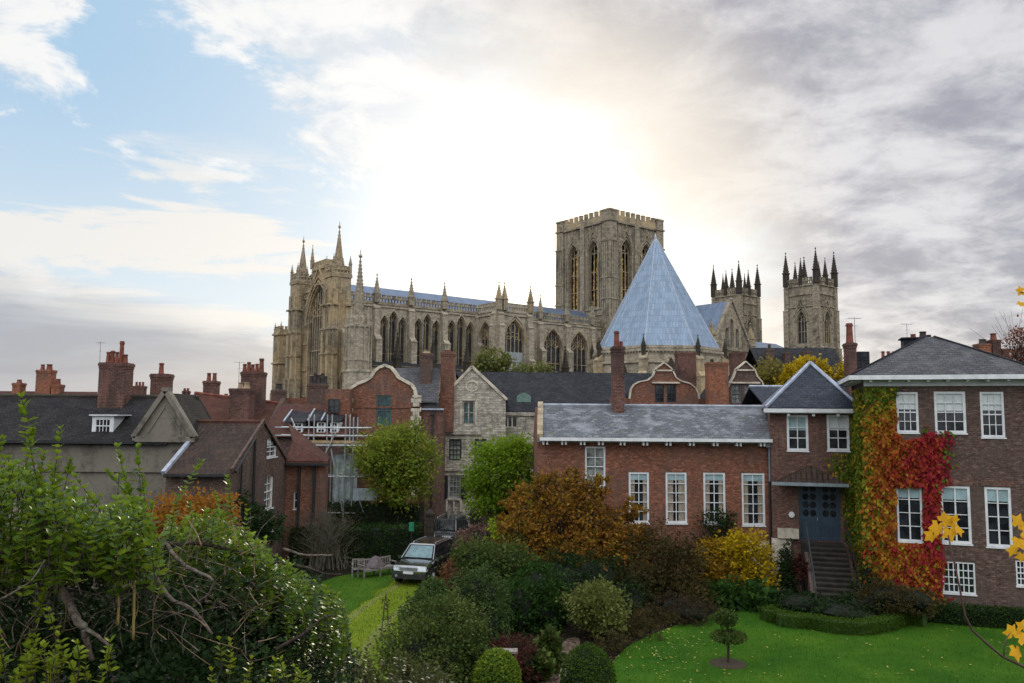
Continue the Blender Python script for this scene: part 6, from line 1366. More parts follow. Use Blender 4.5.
# ------------------------------------------------------------------ trees
def gz(px, Y): return (at(px, Y), Y, 0)
plant('garden_tree', 'yellowing green tree in front of the Dutch gable house beside the scaffolding', 'tree', gz(400, 50), [blob(392, 462, 50, 33, 28), blob(378, 452, 49.5, 20, 20), blob(415, 456, 50, 20, 26), blob(396, 440, 50.4, 24, 14), blob(402, 488, 50, 26, 18)], 520, 22, .19, L_YGR, .16, spread=.17)
plant('garden_tree', 'round bright green tree in front of the old stone house', 'tree', gz(505, 47), [blob(503, 474, 47, 32, 30), blob(486, 488, 46.6, 20, 24), blob(520, 464, 47, 20, 26), blob(505, 455, 47.2, 26, 16), blob(500, 500, 47, 20, 14)], 620, 24, .17, L_GRN, .16, spread=.16)
plant('autumn_tree', 'large spreading shrub-like tree in orange and brown autumn leaf before the brick range', 'tree', gz(565, 37.5), [blob(556, 520, 37.5, 40, 38, 30), blob(528, 545, 36.6, 26, 34, 24), blob(584, 505, 38, 24, 24, 22), blob(618, 532, 37.8, 24, 26, 20), blob(548, 486, 38, 18, 13), blob(570, 478, 38, 9, 10), blob(630, 512, 38, 9, 12), blob(598, 486, 38, 10, 9), blob(522, 505, 37.5, 17, 14), blob(600, 560, 36.8, 40, 34, 28), blob(640, 545, 37.6, 16, 16), blob(506, 530, 37, 10, 16), blob(572, 560, 36.4, 30, 30)], 1150, 20, .155, L_AUT, .15, spread=.10, n=90, shell=.35)
plant('garden_shrub', 'tall loose olive brown shrub left of the yellow shrub', 'shrub', gz(660, 36.8), [blob(652, 565, 36.8, 34, 34, 24), blob(680, 572, 36.6, 24, 30, 20), blob(636, 590, 35.6, 26, 26, 20), blob(690, 600, 35.5, 20, 18)], 620, 20, .13, L_OLV, .06, spread=.15, n=26)
plant('yellow_shrub', 'bright yellow autumn shrub against the brick range beside the steps', 'shrub', gz(748, 38.4), [blob(752, 560, 38.3, 19, 24, 14), blob(737, 550, 38.4, 16, 17, 12), blob(760, 575, 38, 14, 16, 12)], 230, 18, .15, L_YEL, .05, spread=.2, n=20)
plant('yellow_shrub', 'duller gold and orange shrub just left of the bright yellow one', 'shrub', gz(712, 38.6), [blob(715, 558, 38.6, 18, 20, 12), blob(702, 572, 38, 18, 18, 12), blob(722, 580, 38.2, 16, 12, 10)], 200, 18, .14, leafmat('leaf gold', [(0.08, 0.07, 0.02), (0.22, 0.13, 0.02), (0.38, 0.22, 0.015), (0.42, 0.28, 0.02)]), .05, spread=.2, n=16)
plant('wall_shrub', 'small dark leafy shrub under the third tall window of the brick range', 'shrub', gz(718, 39.6), [blob(717, 522, 39.5, 18, 12, 6), blob(708, 540, 39.4, 10, 22, 6), blob(728, 532, 39.5, 8, 16, 6)], 90, 16, .12, L_DRK, .04, spread=.22)
plant('small_tree', 'pale green tree rising above the dark slate roof against the minster', 'tree', gz(492, 76), [blob(492, 362, 76, 13, 11), blob(485, 367, 76, 9, 8), blob(501, 364, 76, 9, 9)], 90, 16, .32, L_PAL, .12, spread=.22)
plant('small_tree', 'low pale bush peeping over the slate roof right of the small tree', 'tree', gz(532, 78), [blob(524, 371, 78, 13, 5), blob(538, 369, 78, 10, 5)], 50, 14, .3, L_PAL, .1, spread=.3)
plant('yellow_tree', 'golden yellow tree below the right west tower', 'tree', gz(800, 66), [blob(805, 371, 66, 15, 12), blob(792, 377, 66, 10, 9), blob(821, 375, 66, 10, 10), blob(805, 386, 66, 22, 12)], 300, 18, .26, L_YEL, .2, spread=.18)
plant('yellow_tree', 'muted olive yellow tree left of the golden tree', 'tree', gz(768, 68), [blob(768, 374, 68, 13, 12), blob(764, 388, 68, 14, 12)], 160, 16, .26, leafmat('leaf olive yellow', [(0.10, 0.09, 0.03), (0.20, 0.17, 0.04), (0.30, 0.26, 0.05)]), .15, spread=.2)
plant('yellow_tree', 'small yellow tree behind the tall chimney right of the golden tree', 'tree', gz(846, 66), [blob(846, 378, 66, 7, 14)], 60, 14, .24, L_YEL, .1, spread=.25)
plant('thin_tree', 'thin reddish autumn tree at the right edge behind the roofs', 'tree', gz(1026, 58), [blob(1024, 342, 58, 13, 14), blob(1034, 362, 58, 16, 14), blob(1018, 358, 58, 8, 10)], 120, 12, .2, leafmat('leaf rust', [(0.10, 0.045, 0.035), (0.20, 0.08, 0.055), (0.28, 0.11, 0.06)]), .14, spread=.28, n=40)
# hedges ------------------------------------------------------------------
def hedge(label, path, wd, h, n, leaf, mat, name='hedge', cat='hedge', hw=.05, top=None, group=None, heart=None):
    c = path[0]; t = thing(name, label, cat, (c[0], c[1], 0), 0, group); m = MB(); P = [np.array(p[:2]) for p in path]; k = len(P); lf = []; rt = []
    for i in range(k):
        d = P[min(i+1, k-1)]-P[max(i-1, 0)]; d /= np.linalg.norm(d); nn = np.array([-d[1], d[0]]); lf.append(P[i]+nn*(wd/2-.04)); rt.append(P[i]-nn*(wd/2-.04))
    o = np.array([c[0], c[1]])
    for i in range(k-1): m.hexa([(*(q-o), 0) for q in (lf[i], rt[i], rt[i+1], lf[i+1])], [(*(q-o), h-.05) for q in (lf[i], rt[i], rt[i+1], lf[i+1])])
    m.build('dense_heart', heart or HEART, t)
    seg = np.array([np.linalg.norm(P[i+1]-P[i]) for i in range(k-1)]); cs = seg/seg.sum(); si = RNG.choice(k-1, n, p=cs); u = RNG.random(n)
    A = np.array(P)[si]; B_ = np.array(P)[si+1]; d = (B_-A)/np.linalg.norm(B_-A, axis=1, keepdims=True); nn = np.stack([-d[:, 1], d[:, 0]], 1); base = A+(B_-A)*u[:, None]
    side = RNG.choice(3, n, p=[.38, .38, .24]); v = RNG.random(n); Q = np.zeros((n, 3)); N = np.zeros((n, 3))
    for s_, sg in ((0, 1), (1, -1)):
        k_ = side == s_; Q[k_, :2] = base[k_]+nn[k_]*(sg*(wd/2+RNG.normal(size=k_.sum())*hw)[:, None]); Q[k_, 2] = v[k_]*h; N[k_, :2] = nn[k_]*sg
    k_ = side == 2; Q[k_, :2] = base[k_]+nn[k_]*((v[k_]-.5)*wd)[:, None]; Q[k_, 2] = h+RNG.normal(size=k_.sum())*hw; N[k_, 2] = 1
    Q[:, 2] += (.05*np.sin(Q[:, 0]*2.3)+.03*np.sin(Q[:, 0]*6.1+Q[:, 1]))*(h > 1)
    Q[:, 2] = np.maximum(Q[:, 2], .03); D = N*.6+rdir(n)*.8; NN = N+rdir(n)*.8
    leafcloud('foliage', Q-np.array([c[0], c[1], 0]), D, NN, leaf*(.6+.8*RNG.random(n)), mat, t)
    return t
hedge('tall dark clipped hedge farthest back behind the bench and the parked car', [gz(272, 51), gz(340, 51), gz(424, 50.5)], 1.6, ZY(506, 50, 380), 9000, .12, L_HDG, hw=.08)
hedge('lower dark clipped hedge directly behind the garden bench', [gz(296, 45), gz(350, 45.2), gz(424, 46)], 1.3, ZY(529, 45, 380), 9000, .11, L_HDG, hw=.08)
bh = [G(776, 619), G(781, 624), G(787, 626.5), G(812, 628.5), G(835, 632.5), G(860, 634), G(882, 631), G(894, 627.5), G(905, 624), G(917, 626)]
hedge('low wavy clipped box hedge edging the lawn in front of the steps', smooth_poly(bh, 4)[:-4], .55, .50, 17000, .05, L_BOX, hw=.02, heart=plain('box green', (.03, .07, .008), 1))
hedge('long straight low hedge under the creeper house at the right', [G(908, 619), G(960, 624), G(1040, 630), G(1100, 636)], .6, .70, 13000, .07, L_HDG, hw=.05)
# clipped balls --------------------------------------------------------------
def ball(label, px, py, Y, rx, rz, n, leaf, mat, name='topiary_ball'):
    b = blob(px, py, Y, rx, rz); t = thing(name, label, 'topiary', (b[0], b[1], 0)); corelump(t, [(b[0], b[1], b[2], b[3]*1.0, b[4], b[5])], HEART, .92)
    d = rdir(n); P = np.array(b[:3])+np.array(b[3:])*d*(1+RNG.normal(size=(n, 1))*.025); k = P[:, 2] > .03; P = P[k]; d = d[k]; n = len(P)
    leafcloud('foliage', P-np.array([b[0], b[1], 0]), d*.5+rdir(n)*.8, d+rdir(n)*.6, leaf*(.6+.8*RNG.random(n)), mat, t)
    m = MB(); m.tube((0, 0, 0), (0, 0, b[2]), .07, .05); m.build('stem', BARK, t); return t
ball('dark green clipped ball beside the left edge of the big lawn', 588, 681, 24.5, 25.5, 33, 9000, .055, L_BOX)
ball('bright lime green clipped ball bush next to the small wooden shelf', 497, 682, 22, 22, 29, 7000, .07, leafmat('leaf lime', [(0.07, 0.13, 0.012), (0.13, 0.22, 0.02), (0.22, 0.33, 0.03), (0.30, 0.40, 0.04)]))
# cloud-pruned little tree on the lawn
def topiary_tree():
    g = G(728, 664); t = thing('topiary_tree', 'small two-tier clipped tree standing alone on the big lawn', 'tree', g); Y = g.y
    for nm, (px, py, rx, rz), n in (('upper_ball', (726, 618, 11.5, 8), 1500), ('lower_disc', (729, 636.5, 17, 5.5), 1900)):
        b = blob(px, py, Y, rx, rz); d = rdir(n); P = np.array(b[:3])+np.array(b[3:])*d*(.55+.5*RNG.random((n, 1))); leafcloud(nm, P-np.array(g), d*.5+rdir(n), d+rdir(n)*.8, .07*(.6+.8*RNG.random(n)), L_MID, t)
    z1 = ZY(612, Y, 726); m = MB(); m.path([(0, 0, 0), (.03, 0, z1*.5), (-.02, 0, z1)], .045, .02, 7); m.build('trunk', BARK, t)
    m = MB(); m.cone(0, 0, .016, .06, .62, .5, 18, 0); m.build('soil_ring', plain('bare soil', (.05, .035, .022), 1, var=.5, scale=20), t)
topiary_tree()
# shrubs of the borders (name, label, base px,Y, blobs, clumps, per, leaf, mat)
def sh(label, px, Y, bl, nc, per, leaf, mat, r=.05, core=True, name='garden_shrub', spread=.11, shell=.80, tpl=TA, up=.25):
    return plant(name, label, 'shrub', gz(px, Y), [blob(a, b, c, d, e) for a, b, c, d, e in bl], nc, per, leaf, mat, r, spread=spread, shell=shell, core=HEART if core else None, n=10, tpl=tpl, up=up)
sh('tall domed dark green bush with dense small leaves at the bottom centre', 440, 24, [(446, 640, 24, 34, 40), (430, 662, 23, 42, 40), (462, 668, 23.4, 22, 34)], 1000, 30, .085, L_MID)
sh('tufted green bush rising beside the parked car, nearest to it', 431, 28.5, [(433, 600, 28.5, 13, 17), (425, 620, 28, 20, 22)], 300, 26, .10, L_MIDL)
sh('rounded clipped grey green bush behind the big dark dome', 480, 30, [(478, 600, 30, 25, 27), (484, 628, 29.6, 22, 34)], 520, 30, .075, L_MIDL, spread=.08)
sh('tall feathery green bush sloping down behind the clipped bushes', 520, 33, [(505, 568, 34.5, 26, 20), (480, 557, 35.5, 22, 13)], 420, 24, .12, L_MID, spread=.16)
sh('round leafy dark green bush at the right end of the green bushes', 540, 32, [(536, 590, 33, 24, 22), (546, 614, 32, 17, 20), (520, 610, 31.6, 16, 26)], 440, 24, .11, L_DKG, spread=.14)
sh('pale yellow green rounded shrub left of the big lawn', 598, 31, [(596, 603, 31, 23, 15), (606, 615, 30.6, 18, 13), (590, 612, 31, 14, 14)], 260, 22, .13, L_PAL, spread=.22, core=False)
sh('mauve brown hydrangea-like bush by the gate', 478, 44, [(480, 540, 44, 20, 12), (470, 548, 43.5, 14, 10)], 220, 20, .13, L_MAUV)
sh('lime yellow upright sprig bush by the gate', 503, 43, [(506, 535, 43, 11, 14), (500, 528, 43.2, 8, 9)], 120, 18, .15, leafmat('leaf lime sprig', [(0.14, 0.22, 0.02), (0.28, 0.38, 0.03), (0.40, 0.46, 0.04)]), core=False)
sh('rusty red low bush between the parked car and the green bushes', 452, 36, [(453, 580, 36.5, 10, 11), (462, 566, 38, 14, 9)], 190, 20, .11, leafmat('leaf rusty', [(0.09, 0.06, 0.03), (0.18, 0.08, 0.045), (0.24, 0.12, 0.05)]))
sh('dark twiggy evergreen filling the shade under the autumn tree', 560, 34, [(560, 585, 35, 34, 26), (590, 580, 35.5, 34, 26), (625, 600, 35, 26, 18), (560, 620, 33, 16, 18)], 700, 18, .10, L_DRK)
sh('dark red brown low bush behind the lime ball', 515, 26, [(515, 652, 27, 20, 13), (532, 665, 26, 12, 14)], 260, 20, .08, L_RED)
sh('low dark bush at the lawn edge left of the small clipped tree', 688, 33, [(690, 612, 33.5, 24, 8), (676, 606, 34, 18, 9)], 240, 20, .09, leafmat('leaf bronze', [(0.02, 0.022, 0.012), (0.045, 0.035, 0.02), (0.08, 0.055, 0.03)]))
sh('low dark ground cover between the pale shrub and the lawn edge', 625, 31, [(630, 622, 32, 22, 6), (645, 630, 31, 18, 5), (612, 640, 29, 14, 7), (655, 616, 33, 20, 7)], 260, 16, .08, L_OLV, core=False)
sh('strappy green iris-like clump beside the path', 548, 27, [(548, 655, 27, 10, 18), (540, 668, 26, 8, 12)], 120, 14, .22, L_MID, core=False)
sh('broad pale leaved clump at the foot of the yellow shrubs', 735, 36, [(715, 596, 36.4, 20, 7), (742, 596, 36, 24, 9), (765, 600, 36, 14, 8), (725, 605, 35.5, 16, 6)], 170, 14, .24, L_DKG, core=False, spread=.2)
sh('dark border planting under the steps', 830, 35, [(800, 603, 35, 24, 9), (832, 608, 34.6, 26, 8), (868, 604, 34, 26, 10), (850, 612, 33.6, 34, 7)], 380, 18, .10, L_DRK)
sh('mixed border planting against the creeper house below its ground-floor window', 895, 33, [(885, 598, 33.5, 22, 14), (915, 600, 33, 20, 11)], 220, 18, .10, L_OLV)
def cypress(label, px, Y, py0, py1, wpx, mat=L_DRK):
    pm = (py0+py1)/2; return sh(label, px, Y, [(px, pm+(py1-py0)*.18, Y, wpx, (py1-py0)*.34), (px, pm-(py1-py0)*.16, Y, wpx*.62, (py1-py0)*.34)], 170, 20, .09, mat, name='conifer', spread=.2)
cypress('narrow dark conifer left of the steps', 787, 37.6, 544, 592, 7); cypress('dark conifer in the corner right of the steps', 868, 34.9, 552, 605, 11)
sh('small red leaved plant beside the steps', 799, 37.2, [(800, 568, 37.2, 6, 9)], 60, 14, .11, L_RED, core=False)
sh('dark dense holly to the left of the tall hedges, below the brick gable', 262, 38, [(258, 528, 38, 20, 14), (240, 522, 37, 18, 22), (228, 505, 37.5, 12, 16)], 420, 20, .12, L_DRK)
sh('wide dark evergreen behind the gate pillars', 455, 56, [(500, 520, 55, 26, 14), (520, 528, 54, 22, 14)], 300, 18, .14, L_DRK)
def bare_shrub():
    t = thing('bare_shrub', 'grey leafless twiggy shrub left of the garden bench', 'shrub', gz(330, 44)); m = MB()
    k = 44/F
    for i in range(150):
        b = Vector((random.gauss(0, .55), random.gauss(0, .3), 0)); a = b.x*.9+random.gauss(0, .55); e = Vector((a*22*k*.8, random.uniform(-1, 1)*.9, random.uniform(1.1, 3.3)-.5*abs(a))); q = b.lerp(e, .45)+Vector((-a*.25+random.gauss(0, .12), 0, .35)); m.path([b, q, e], .020, .005, 4)
        for _ in range(5): g = e+Vector((random.uniform(-.5, .5), random.uniform(-.3, .3), random.uniform(-.3, .45))); m.tube(q.lerp(e, random.random()), g, .008, .003, 3)
    m.build('twigs', plain('grey twigs', (.13, .12, .09), .9), t)
    crown(t, [blob(325, 535, 44, 34, 20)], 150, 9, .09, L_OLV, .2)
bare_shrub()
# virginia creeper on the corner house --------------------------------------------
def creeper():
    hk = [o for o in bpy.data.objects if o.name == 'creeper_house'][0]; hj = [o for o in bpy.data.objects if o.name == 'pyramid_roof_house'][0]
    t = thing('virginia_creeper', 'climbing creeper turning from green through orange to crimson over the corner house wall', 'creeper', hk.location, 0)
    cols = [leafmat('creeper '+n, c, pscale=1.5, trans=.25) for n, c in (('green', [(0.035, 0.07, 0.012), (0.09, 0.14, 0.015), (0.16, 0.20, 0.02)]), ('yellow', [(0.17, 0.14, 0.015), (0.32, 0.22, 0.015), (0.42, 0.30, 0.02)]), ('orange', [(0.15, 0.05, 0.012), (0.30, 0.10, 0.012), (0.38, 0.17, 0.015)]), ('red', [(0.13, 0.022, 0.012), (0.28, 0.035, 0.014), (0.38, 0.06, 0.018)]), ('crimson', [(0.12, 0.010, 0.018), (0.26, 0.014, 0.030), (0.36, 0.03, 0.05)]))]
    f = Fr((0, 0), (1, 0), hk); fs = Fr((0, 5.6), (0, -1), hk); fj = Fr((0, 0), (1, 0), hj)
    Mk = Matrix.Translation(hk.location) @ Matrix.Rotation(hk.rotation_euler.z, 4, 'Z'); Mj = Matrix.Translation(hj.location) @ Matrix.Rotation(hj.rotation_euler.z, 4, 'Z')
    poly = [(864, 386), (897, 386), (899, 440), (920, 437), (926, 424), (932, 434), (942, 438), (943, 455), (941, 480), (938, 500), (940, 545), (944, 560), (940, 600), (925, 604), (864, 604)]
    holes = [(895.5, 391, 919, 432), (896, 486, 923, 541)]
    P = []; D = []; N = []; S = []; MI = []
    def colour(px, py, r):
        g = math.sin(px*.09+py*.03)*9+random.gauss(0, 12)
        if py < 432+g and px < 900: 
            q = (py-386)/46+random.gauss(0, .3)+(px-864)/110; return 0 if q < .55 else 1 if q < .85 else 2
        if px < 873+g*.4: return random.choice([0, 0, 1, 2]) if py < 540 else random.choice([0, 1, 2, 3])
        if px > 927+g*.3 and py < 560: return random.choice([4, 4, 3, 3]) if px < 943 else random.choice([4, 0])
        if 918 < px and py > 410 and py < 432: return 0
        if py > 484+g*.7 and px < 900+g: return random.choice([2, 2, 1, 3]) 
        if py > 545: return random.choice([3, 2, 3, 4, 1])
        q = (px-875+g)/50; return 2 if q < .18 else 3 if q < .5 else random.choice([3, 2, 2]) if q < .75 else random.choice([3, 4])
    tries = 0; pl = np.array(poly)
    def add(fr, M, px, py, c, base=0.0):
        u, z = fr.pick(px, py); clump = .10+.09*math.sin(px*.35)*math.cos(py*.27)+.05*math.sin(px*1.1+py*.9); d = base+.02+max(0, clump)*random.random()*1.5
        p = M @ Vector(fr.pt(u, z, d)); n = (M.to_3x3() @ Vector((fr.n.x, fr.n.y, 0))); a = M.to_3x3() @ Vector((fr.a.x, fr.a.y, 0))
        if z < .05: return
        P.append(p); N.append(n*1.0+Vector((random.gauss(0, .4), random.gauss(0, .4), random.gauss(.35, .4)))); D.append(Vector((0, 0, -1))+a*random.gauss(0, .6)+n*random.uniform(.1, .7)); S.append(random.uniform(.10, .22)); MI.append(c)
    pts = np.stack([RNG.uniform(862, 950, 26000), RNG.uniform(384, 606, 26000)], 1)
    pts = pts[inside(pts, poly)]
    for px, py in pts:
        if any(a-1.5 < px < c+1.0 and b-1 < py < d+1 for a, b, c, d in holes): continue
        if px > 940 and random.random() < .45: continue
        if px > 925 and random.random() < .22: continue
        if 919 < px < 933 and py < 436 and random.random() < .55: continue
        px += random.gauss(0, 1.2); add(f, Mk, px, py, colour(px, py, 0))
    # thin scatter beyond the edge
    for _ in range(900): px, py = random.gauss(942, 5), random.uniform(430, 600); add(f, Mk, px, py, random.choice([4, 0, 4])) if not (940 < px < 973 and 484 < py < 596) else None
    for _ in range(6500):      # on the corner and side of the house
        u = random.uniform(3.2, 5.6); z = random.uniform(.2, 9.6); p = Mk @ Vector(fs.pt(u, z, .03+random.random()*.22)); n = Mk.to_3x3() @ Vector((fs.n.x, fs.n.y, 0)); P.append(p); N.append(n+Vector((random.gauss(0, .5), random.gauss(0, .5), .4))); D.append(Vector((random.gauss(0, .4), random.gauss(0, .4), -1))); S.append(random.uniform(.10, .18)); MI.append(random.choice([0, 0, 0, 1]) if z > 2.5 else random.choice([0, 1, 2]))
    for _ in range(4200):      # onto the small house beside it
        py = random.uniform(412, 604); px = 862-abs(random.gauss(0, 7+7*math.exp(-((py-470)/26)**2)))
        if 825 < px < 850.5 and 414 < py < 452: continue
        if px < 842 and py > 483: continue
        add(fj, Mj, px, py, random.choice([0, 0, 0, 1, 0]) if py < 540 else random.choice([0, 1, 2]))
    L = np.array(t.location); o = leafcloud('foliage', np.array([tuple(p) for p in P])-L, np.array([tuple(p) for p in D]), np.array([tuple(p) for p in N]), np.array(S), cols, t, TA, np.array(MI))
    m = MB()
    for px0, px1, py1 in ((880, 884, 440), (872, 870, 400), (930, 932, 445), (888, 888, 420)):
        q = []; 
        for i in range(9): a = i/8; u, z = f.pick(px0+(px1-px0)*a+3*math.sin(a*9+px0), 603+(py1-603)*a); q.append((Mk @ Vector(f.pt(u, z, .03)))-t.location)
        m.path(q, .045, .012, 5)
    m.build('stem', BARK, t)
creeper()
# ------------------------------------------------------------------ garden objects
def car(name, label, loc, rz, paint, glassm):
    t = thing(name, label, 'car', loc, rz)      # nose towards -y
    W2 = .93; prof = [(-2.22, .42), (-2.26, .72), (-2.16, .98), (-1.30, 1.10), (-1.02, 1.14), (2.10, 1.16), (2.24, .95), (2.26, .45), (2.10, .36), (-2.05, .36)]
    m = MB(); n = len(prof)
    def row(x, k): return [(x, y*(1-.0*k), z) for y, z in prof]
    secs = [(-W2+.10, .965), (-W2, .99), (-W2+.02, 1.0), (W2-.02, 1.0), (W2, .99), (W2-.10, .965)]
    rings = []
    for i, (x, s) in enumerate(secs):
        inset = .10 if i in (0, 5) else (.03 if i in (1, 4) else 0); 
        rings.append([(x, y*s, z-(.16 if (i in (0, 5)) and z > .9 else .05 if (i in (1, 4) and z > .9) else 0) + (.0)) for y, z in prof])
    # sides bulge: lay sections across the width
    xs = [-W2, -W2+.06, -W2+.14, -.45, 0, .45, W2-.14, W2-.06, W2]; rings = []
    for x in xs:
        e = max(0, (abs(x)-(W2-.14))/.14); c = abs(x)/W2
        rings.append([(x*(1-.0), y*(1-.035*c*c-.03*e*e), z-(.10*e*e+.03*c*c if z > .9 else 0)+(.08*e if z < .4 else 0)) for y, z in prof])
    for a, b in zip(rings[:-1], rings[1:]):
        for i in range(n): j = (i+1) % n; m.poly([a[i], a[j], b[j], b[i]])
    m.poly(rings[0]); m.poly(rings[-1][::-1]); b_ = m.build('body', paint, t, smooth=False)
    for x in (-W2-.005, W2+.005):      # wheel arches
        for y in (-1.38, 1.33):
            k = MB(); sx = 1 if x > 0 else -1; k.hexa([(x-sx*.02, y+.42*math.cos(a), .36+.42*math.sin(a)) for a in np.linspace(-.3, math.pi+.3, 14)], [(x+sx*.012, y+.42*math.cos(a), .36+.42*math.sin(a)) for a in np.linspace(-.3, math.pi+.3, 14)]); k.build('wheel_arch', BLACKP, t)
            k = MB(); c = x-sx*.10; k.tube((c-.11, y, .355), (c+.12, y, .355), .355, .355, 20); w_ = k.build('wheel', plain('tyre rubber', (.015, .015, .015), .9) if 'tyre rubber' not in MC else MC['tyre rubber'], t, smooth=False)
            k = MB(); k.tube((x+sx*.012, y, .355), (x+sx*.03, y, .355), .23, .21, 14); 
            for q in range(5): a = q*2*math.pi/5; k.tube((x+sx*.035, y, .355), (x+sx*.035, y+.2*math.cos(a), .355+.2*math.sin(a)), .03, .02, 5)
            k.build('rim', STEEL, w_)
    # greenhouse: pillars and roof with glass set in
    zb, zt = 1.13, 1.70; bot = [(-.84, -1.10), (.84, -1.10), (.84, 2.12), (-.84, 2.12)]; top = [(-.66, -.42), (.66, -.42), (.68, 1.88), (-.68, 1.88)]
    def P(q, f): return [(a[0]+(b[0]-a[0])*f, a[1]+(b[1]-a[1])*f, zb+(zt-zb)*f) for a, b in zip(bot, top)][q]
    k = MB(); k.hexa([(x*.99, y, zb-.05) for x, y in bot], [(x*.985, y, zt-.02) for x, y in top]); k.build('cabin_core', plain('cabin dark', (.01, .01, .01), .9) if 'cabin dark' not in MC else MC['cabin dark'], t)
    def quadf(q0, q1, s0, s1, f0, f1, off, m_):
        a0, a1 = Vector(P(q0, f0)), Vector(P(q1, f0)); b0, b1 = Vector(P(q0, f1)), Vector(P(q1, f1)); pts = [a0.lerp(a1, s0), a0.lerp(a1, s1), b0.lerp(b1, s1), b0.lerp(b1, s0)]; nn = (pts[1]-pts[0]).cross(pts[3]-pts[0]).normalized()*off
        m_.hexa([p+nn*.2 for p in pts], [p+nn for p in pts])
    k = MB(); quadf(0, 1, .06, .94, .08, .93, .012, k); k.build('windscreen', glassm, t)
    k = MB(); quadf(2, 3, .08, .92, .15, .9, .012, k); k.build('rear_window', GLASS, t)
    for q0, q1 in ((1, 2), (3, 0)):
        for s0, s1 in (((.10, .36), (.40, .66), (.70, .93)) if q0 == 1 else ((.07, .30), (.34, .60), (.64, .90))):
            k = MB(); quadf(q0, q1, s0, s1, .12, .90, .014, k); k.build('side_window', GLASS, t)
    k = MB()
    for i in range(4):
        a, b = Vector(P(i, 0)), Vector(P(i, 1)); k.tube(a, b, .045, .04, 6)
    for i in range(4): k.tube(P(i, 1), P((i+1) % 4, 1), .05, .05, 6)
    k.build('pillars', paint, t)
    k = MB(); k.hexa([(x*1.0, y, zt-.03) for x, y in top], [(x*.93, y*.95+.02, zt+.06) for x, y in top]); k.build('roof', paint, t)
    for sx in (-1, 1): k = MB(); k.path([(sx*.6, -.2, zt+.04), (sx*.6, -.1, zt+.11), (sx*.61, 1.6, zt+.11), (sx*.61, 1.7, zt+.04)], .018, .018); k.build('roof_rail', STEEL, t)
    # front
    k = MB(); k.box(-.44, -2.285, .76, .44, -2.235, .90); k.build('grille', plain('chrome grille', (.28, .30, .32), .35, .5) if 'chrome grille' not in MC else MC['chrome grille'], t)
    for z in (.79, .83, .87): pass
    for sx in (-1, 1): 
        k = MB(); k.hexa([(sx*.48, -2.24, .76), (sx*.83, -2.17, .78), (sx*.83, -2.10, .78), (sx*.48, -2.12, .76)], [(sx*.48, -2.20, .94), (sx*.82, -2.12, .95), (sx*.82, -2.05, .95), (sx*.48, -2.10, .94)]); k.build('headlight', plain('headlamp', (.60, .66, .70), .15, .2) if 'headlamp' not in MC else MC['headlamp'], t)
        k = MB(); k.box(sx*.98-.1, -1.0, 1.08, sx*.98+.1, -.90, 1.24); k.build('wing_mirror', paint, t)
        k = MB(); k.tube((sx*.62, -2.27, .50), (sx*.62, -2.20, .50), .06, .06, 10); k.build('fog_lamp', MC['headlamp'], t)
    k = MB(); k.box(-.86, -2.27, .36, .86, -2.16, .60); k.build('bumper', plain('bumper plastic', (.02, .02, .022), .6) if 'bumper plastic' not in MC else MC['bumper plastic'], t)
    k = MB(); k.box(-.26, -2.30, .60, .26, -2.275, .71); k.build('number_plate', WHITE, t)
    return t
PAINT = plain('dark navy car paint', (0.13, 0.14, 0.165), .15, .85, var=.1, spec=1.0)
for n_ in PAINT.node_tree.nodes:
    if n_.type == 'BSDF_PRINCIPLED': n_.inputs['Coat Weight'].default_value = 1.0; n_.inputs['Coat IOR'].default_value = 2.3; n_.inputs['Coat Roughness'].default_value = .06
g = G(416, 584); gn = G(416, 590)
car('parked_car', 'dark four-wheel-drive car parked nose forward on the grass drive', (g.x+.28, g.y+1.5, .014), R(-15), PAINT, plain('reflecting windscreen', (.10, .19, .21), .08, 0, var=.3, spec=1.0))
car('parked_car', 'dark car standing in the shade behind the iron gate', (at(449, 51.5), 51.5, .02), R(-10), PAINT, GLASS)
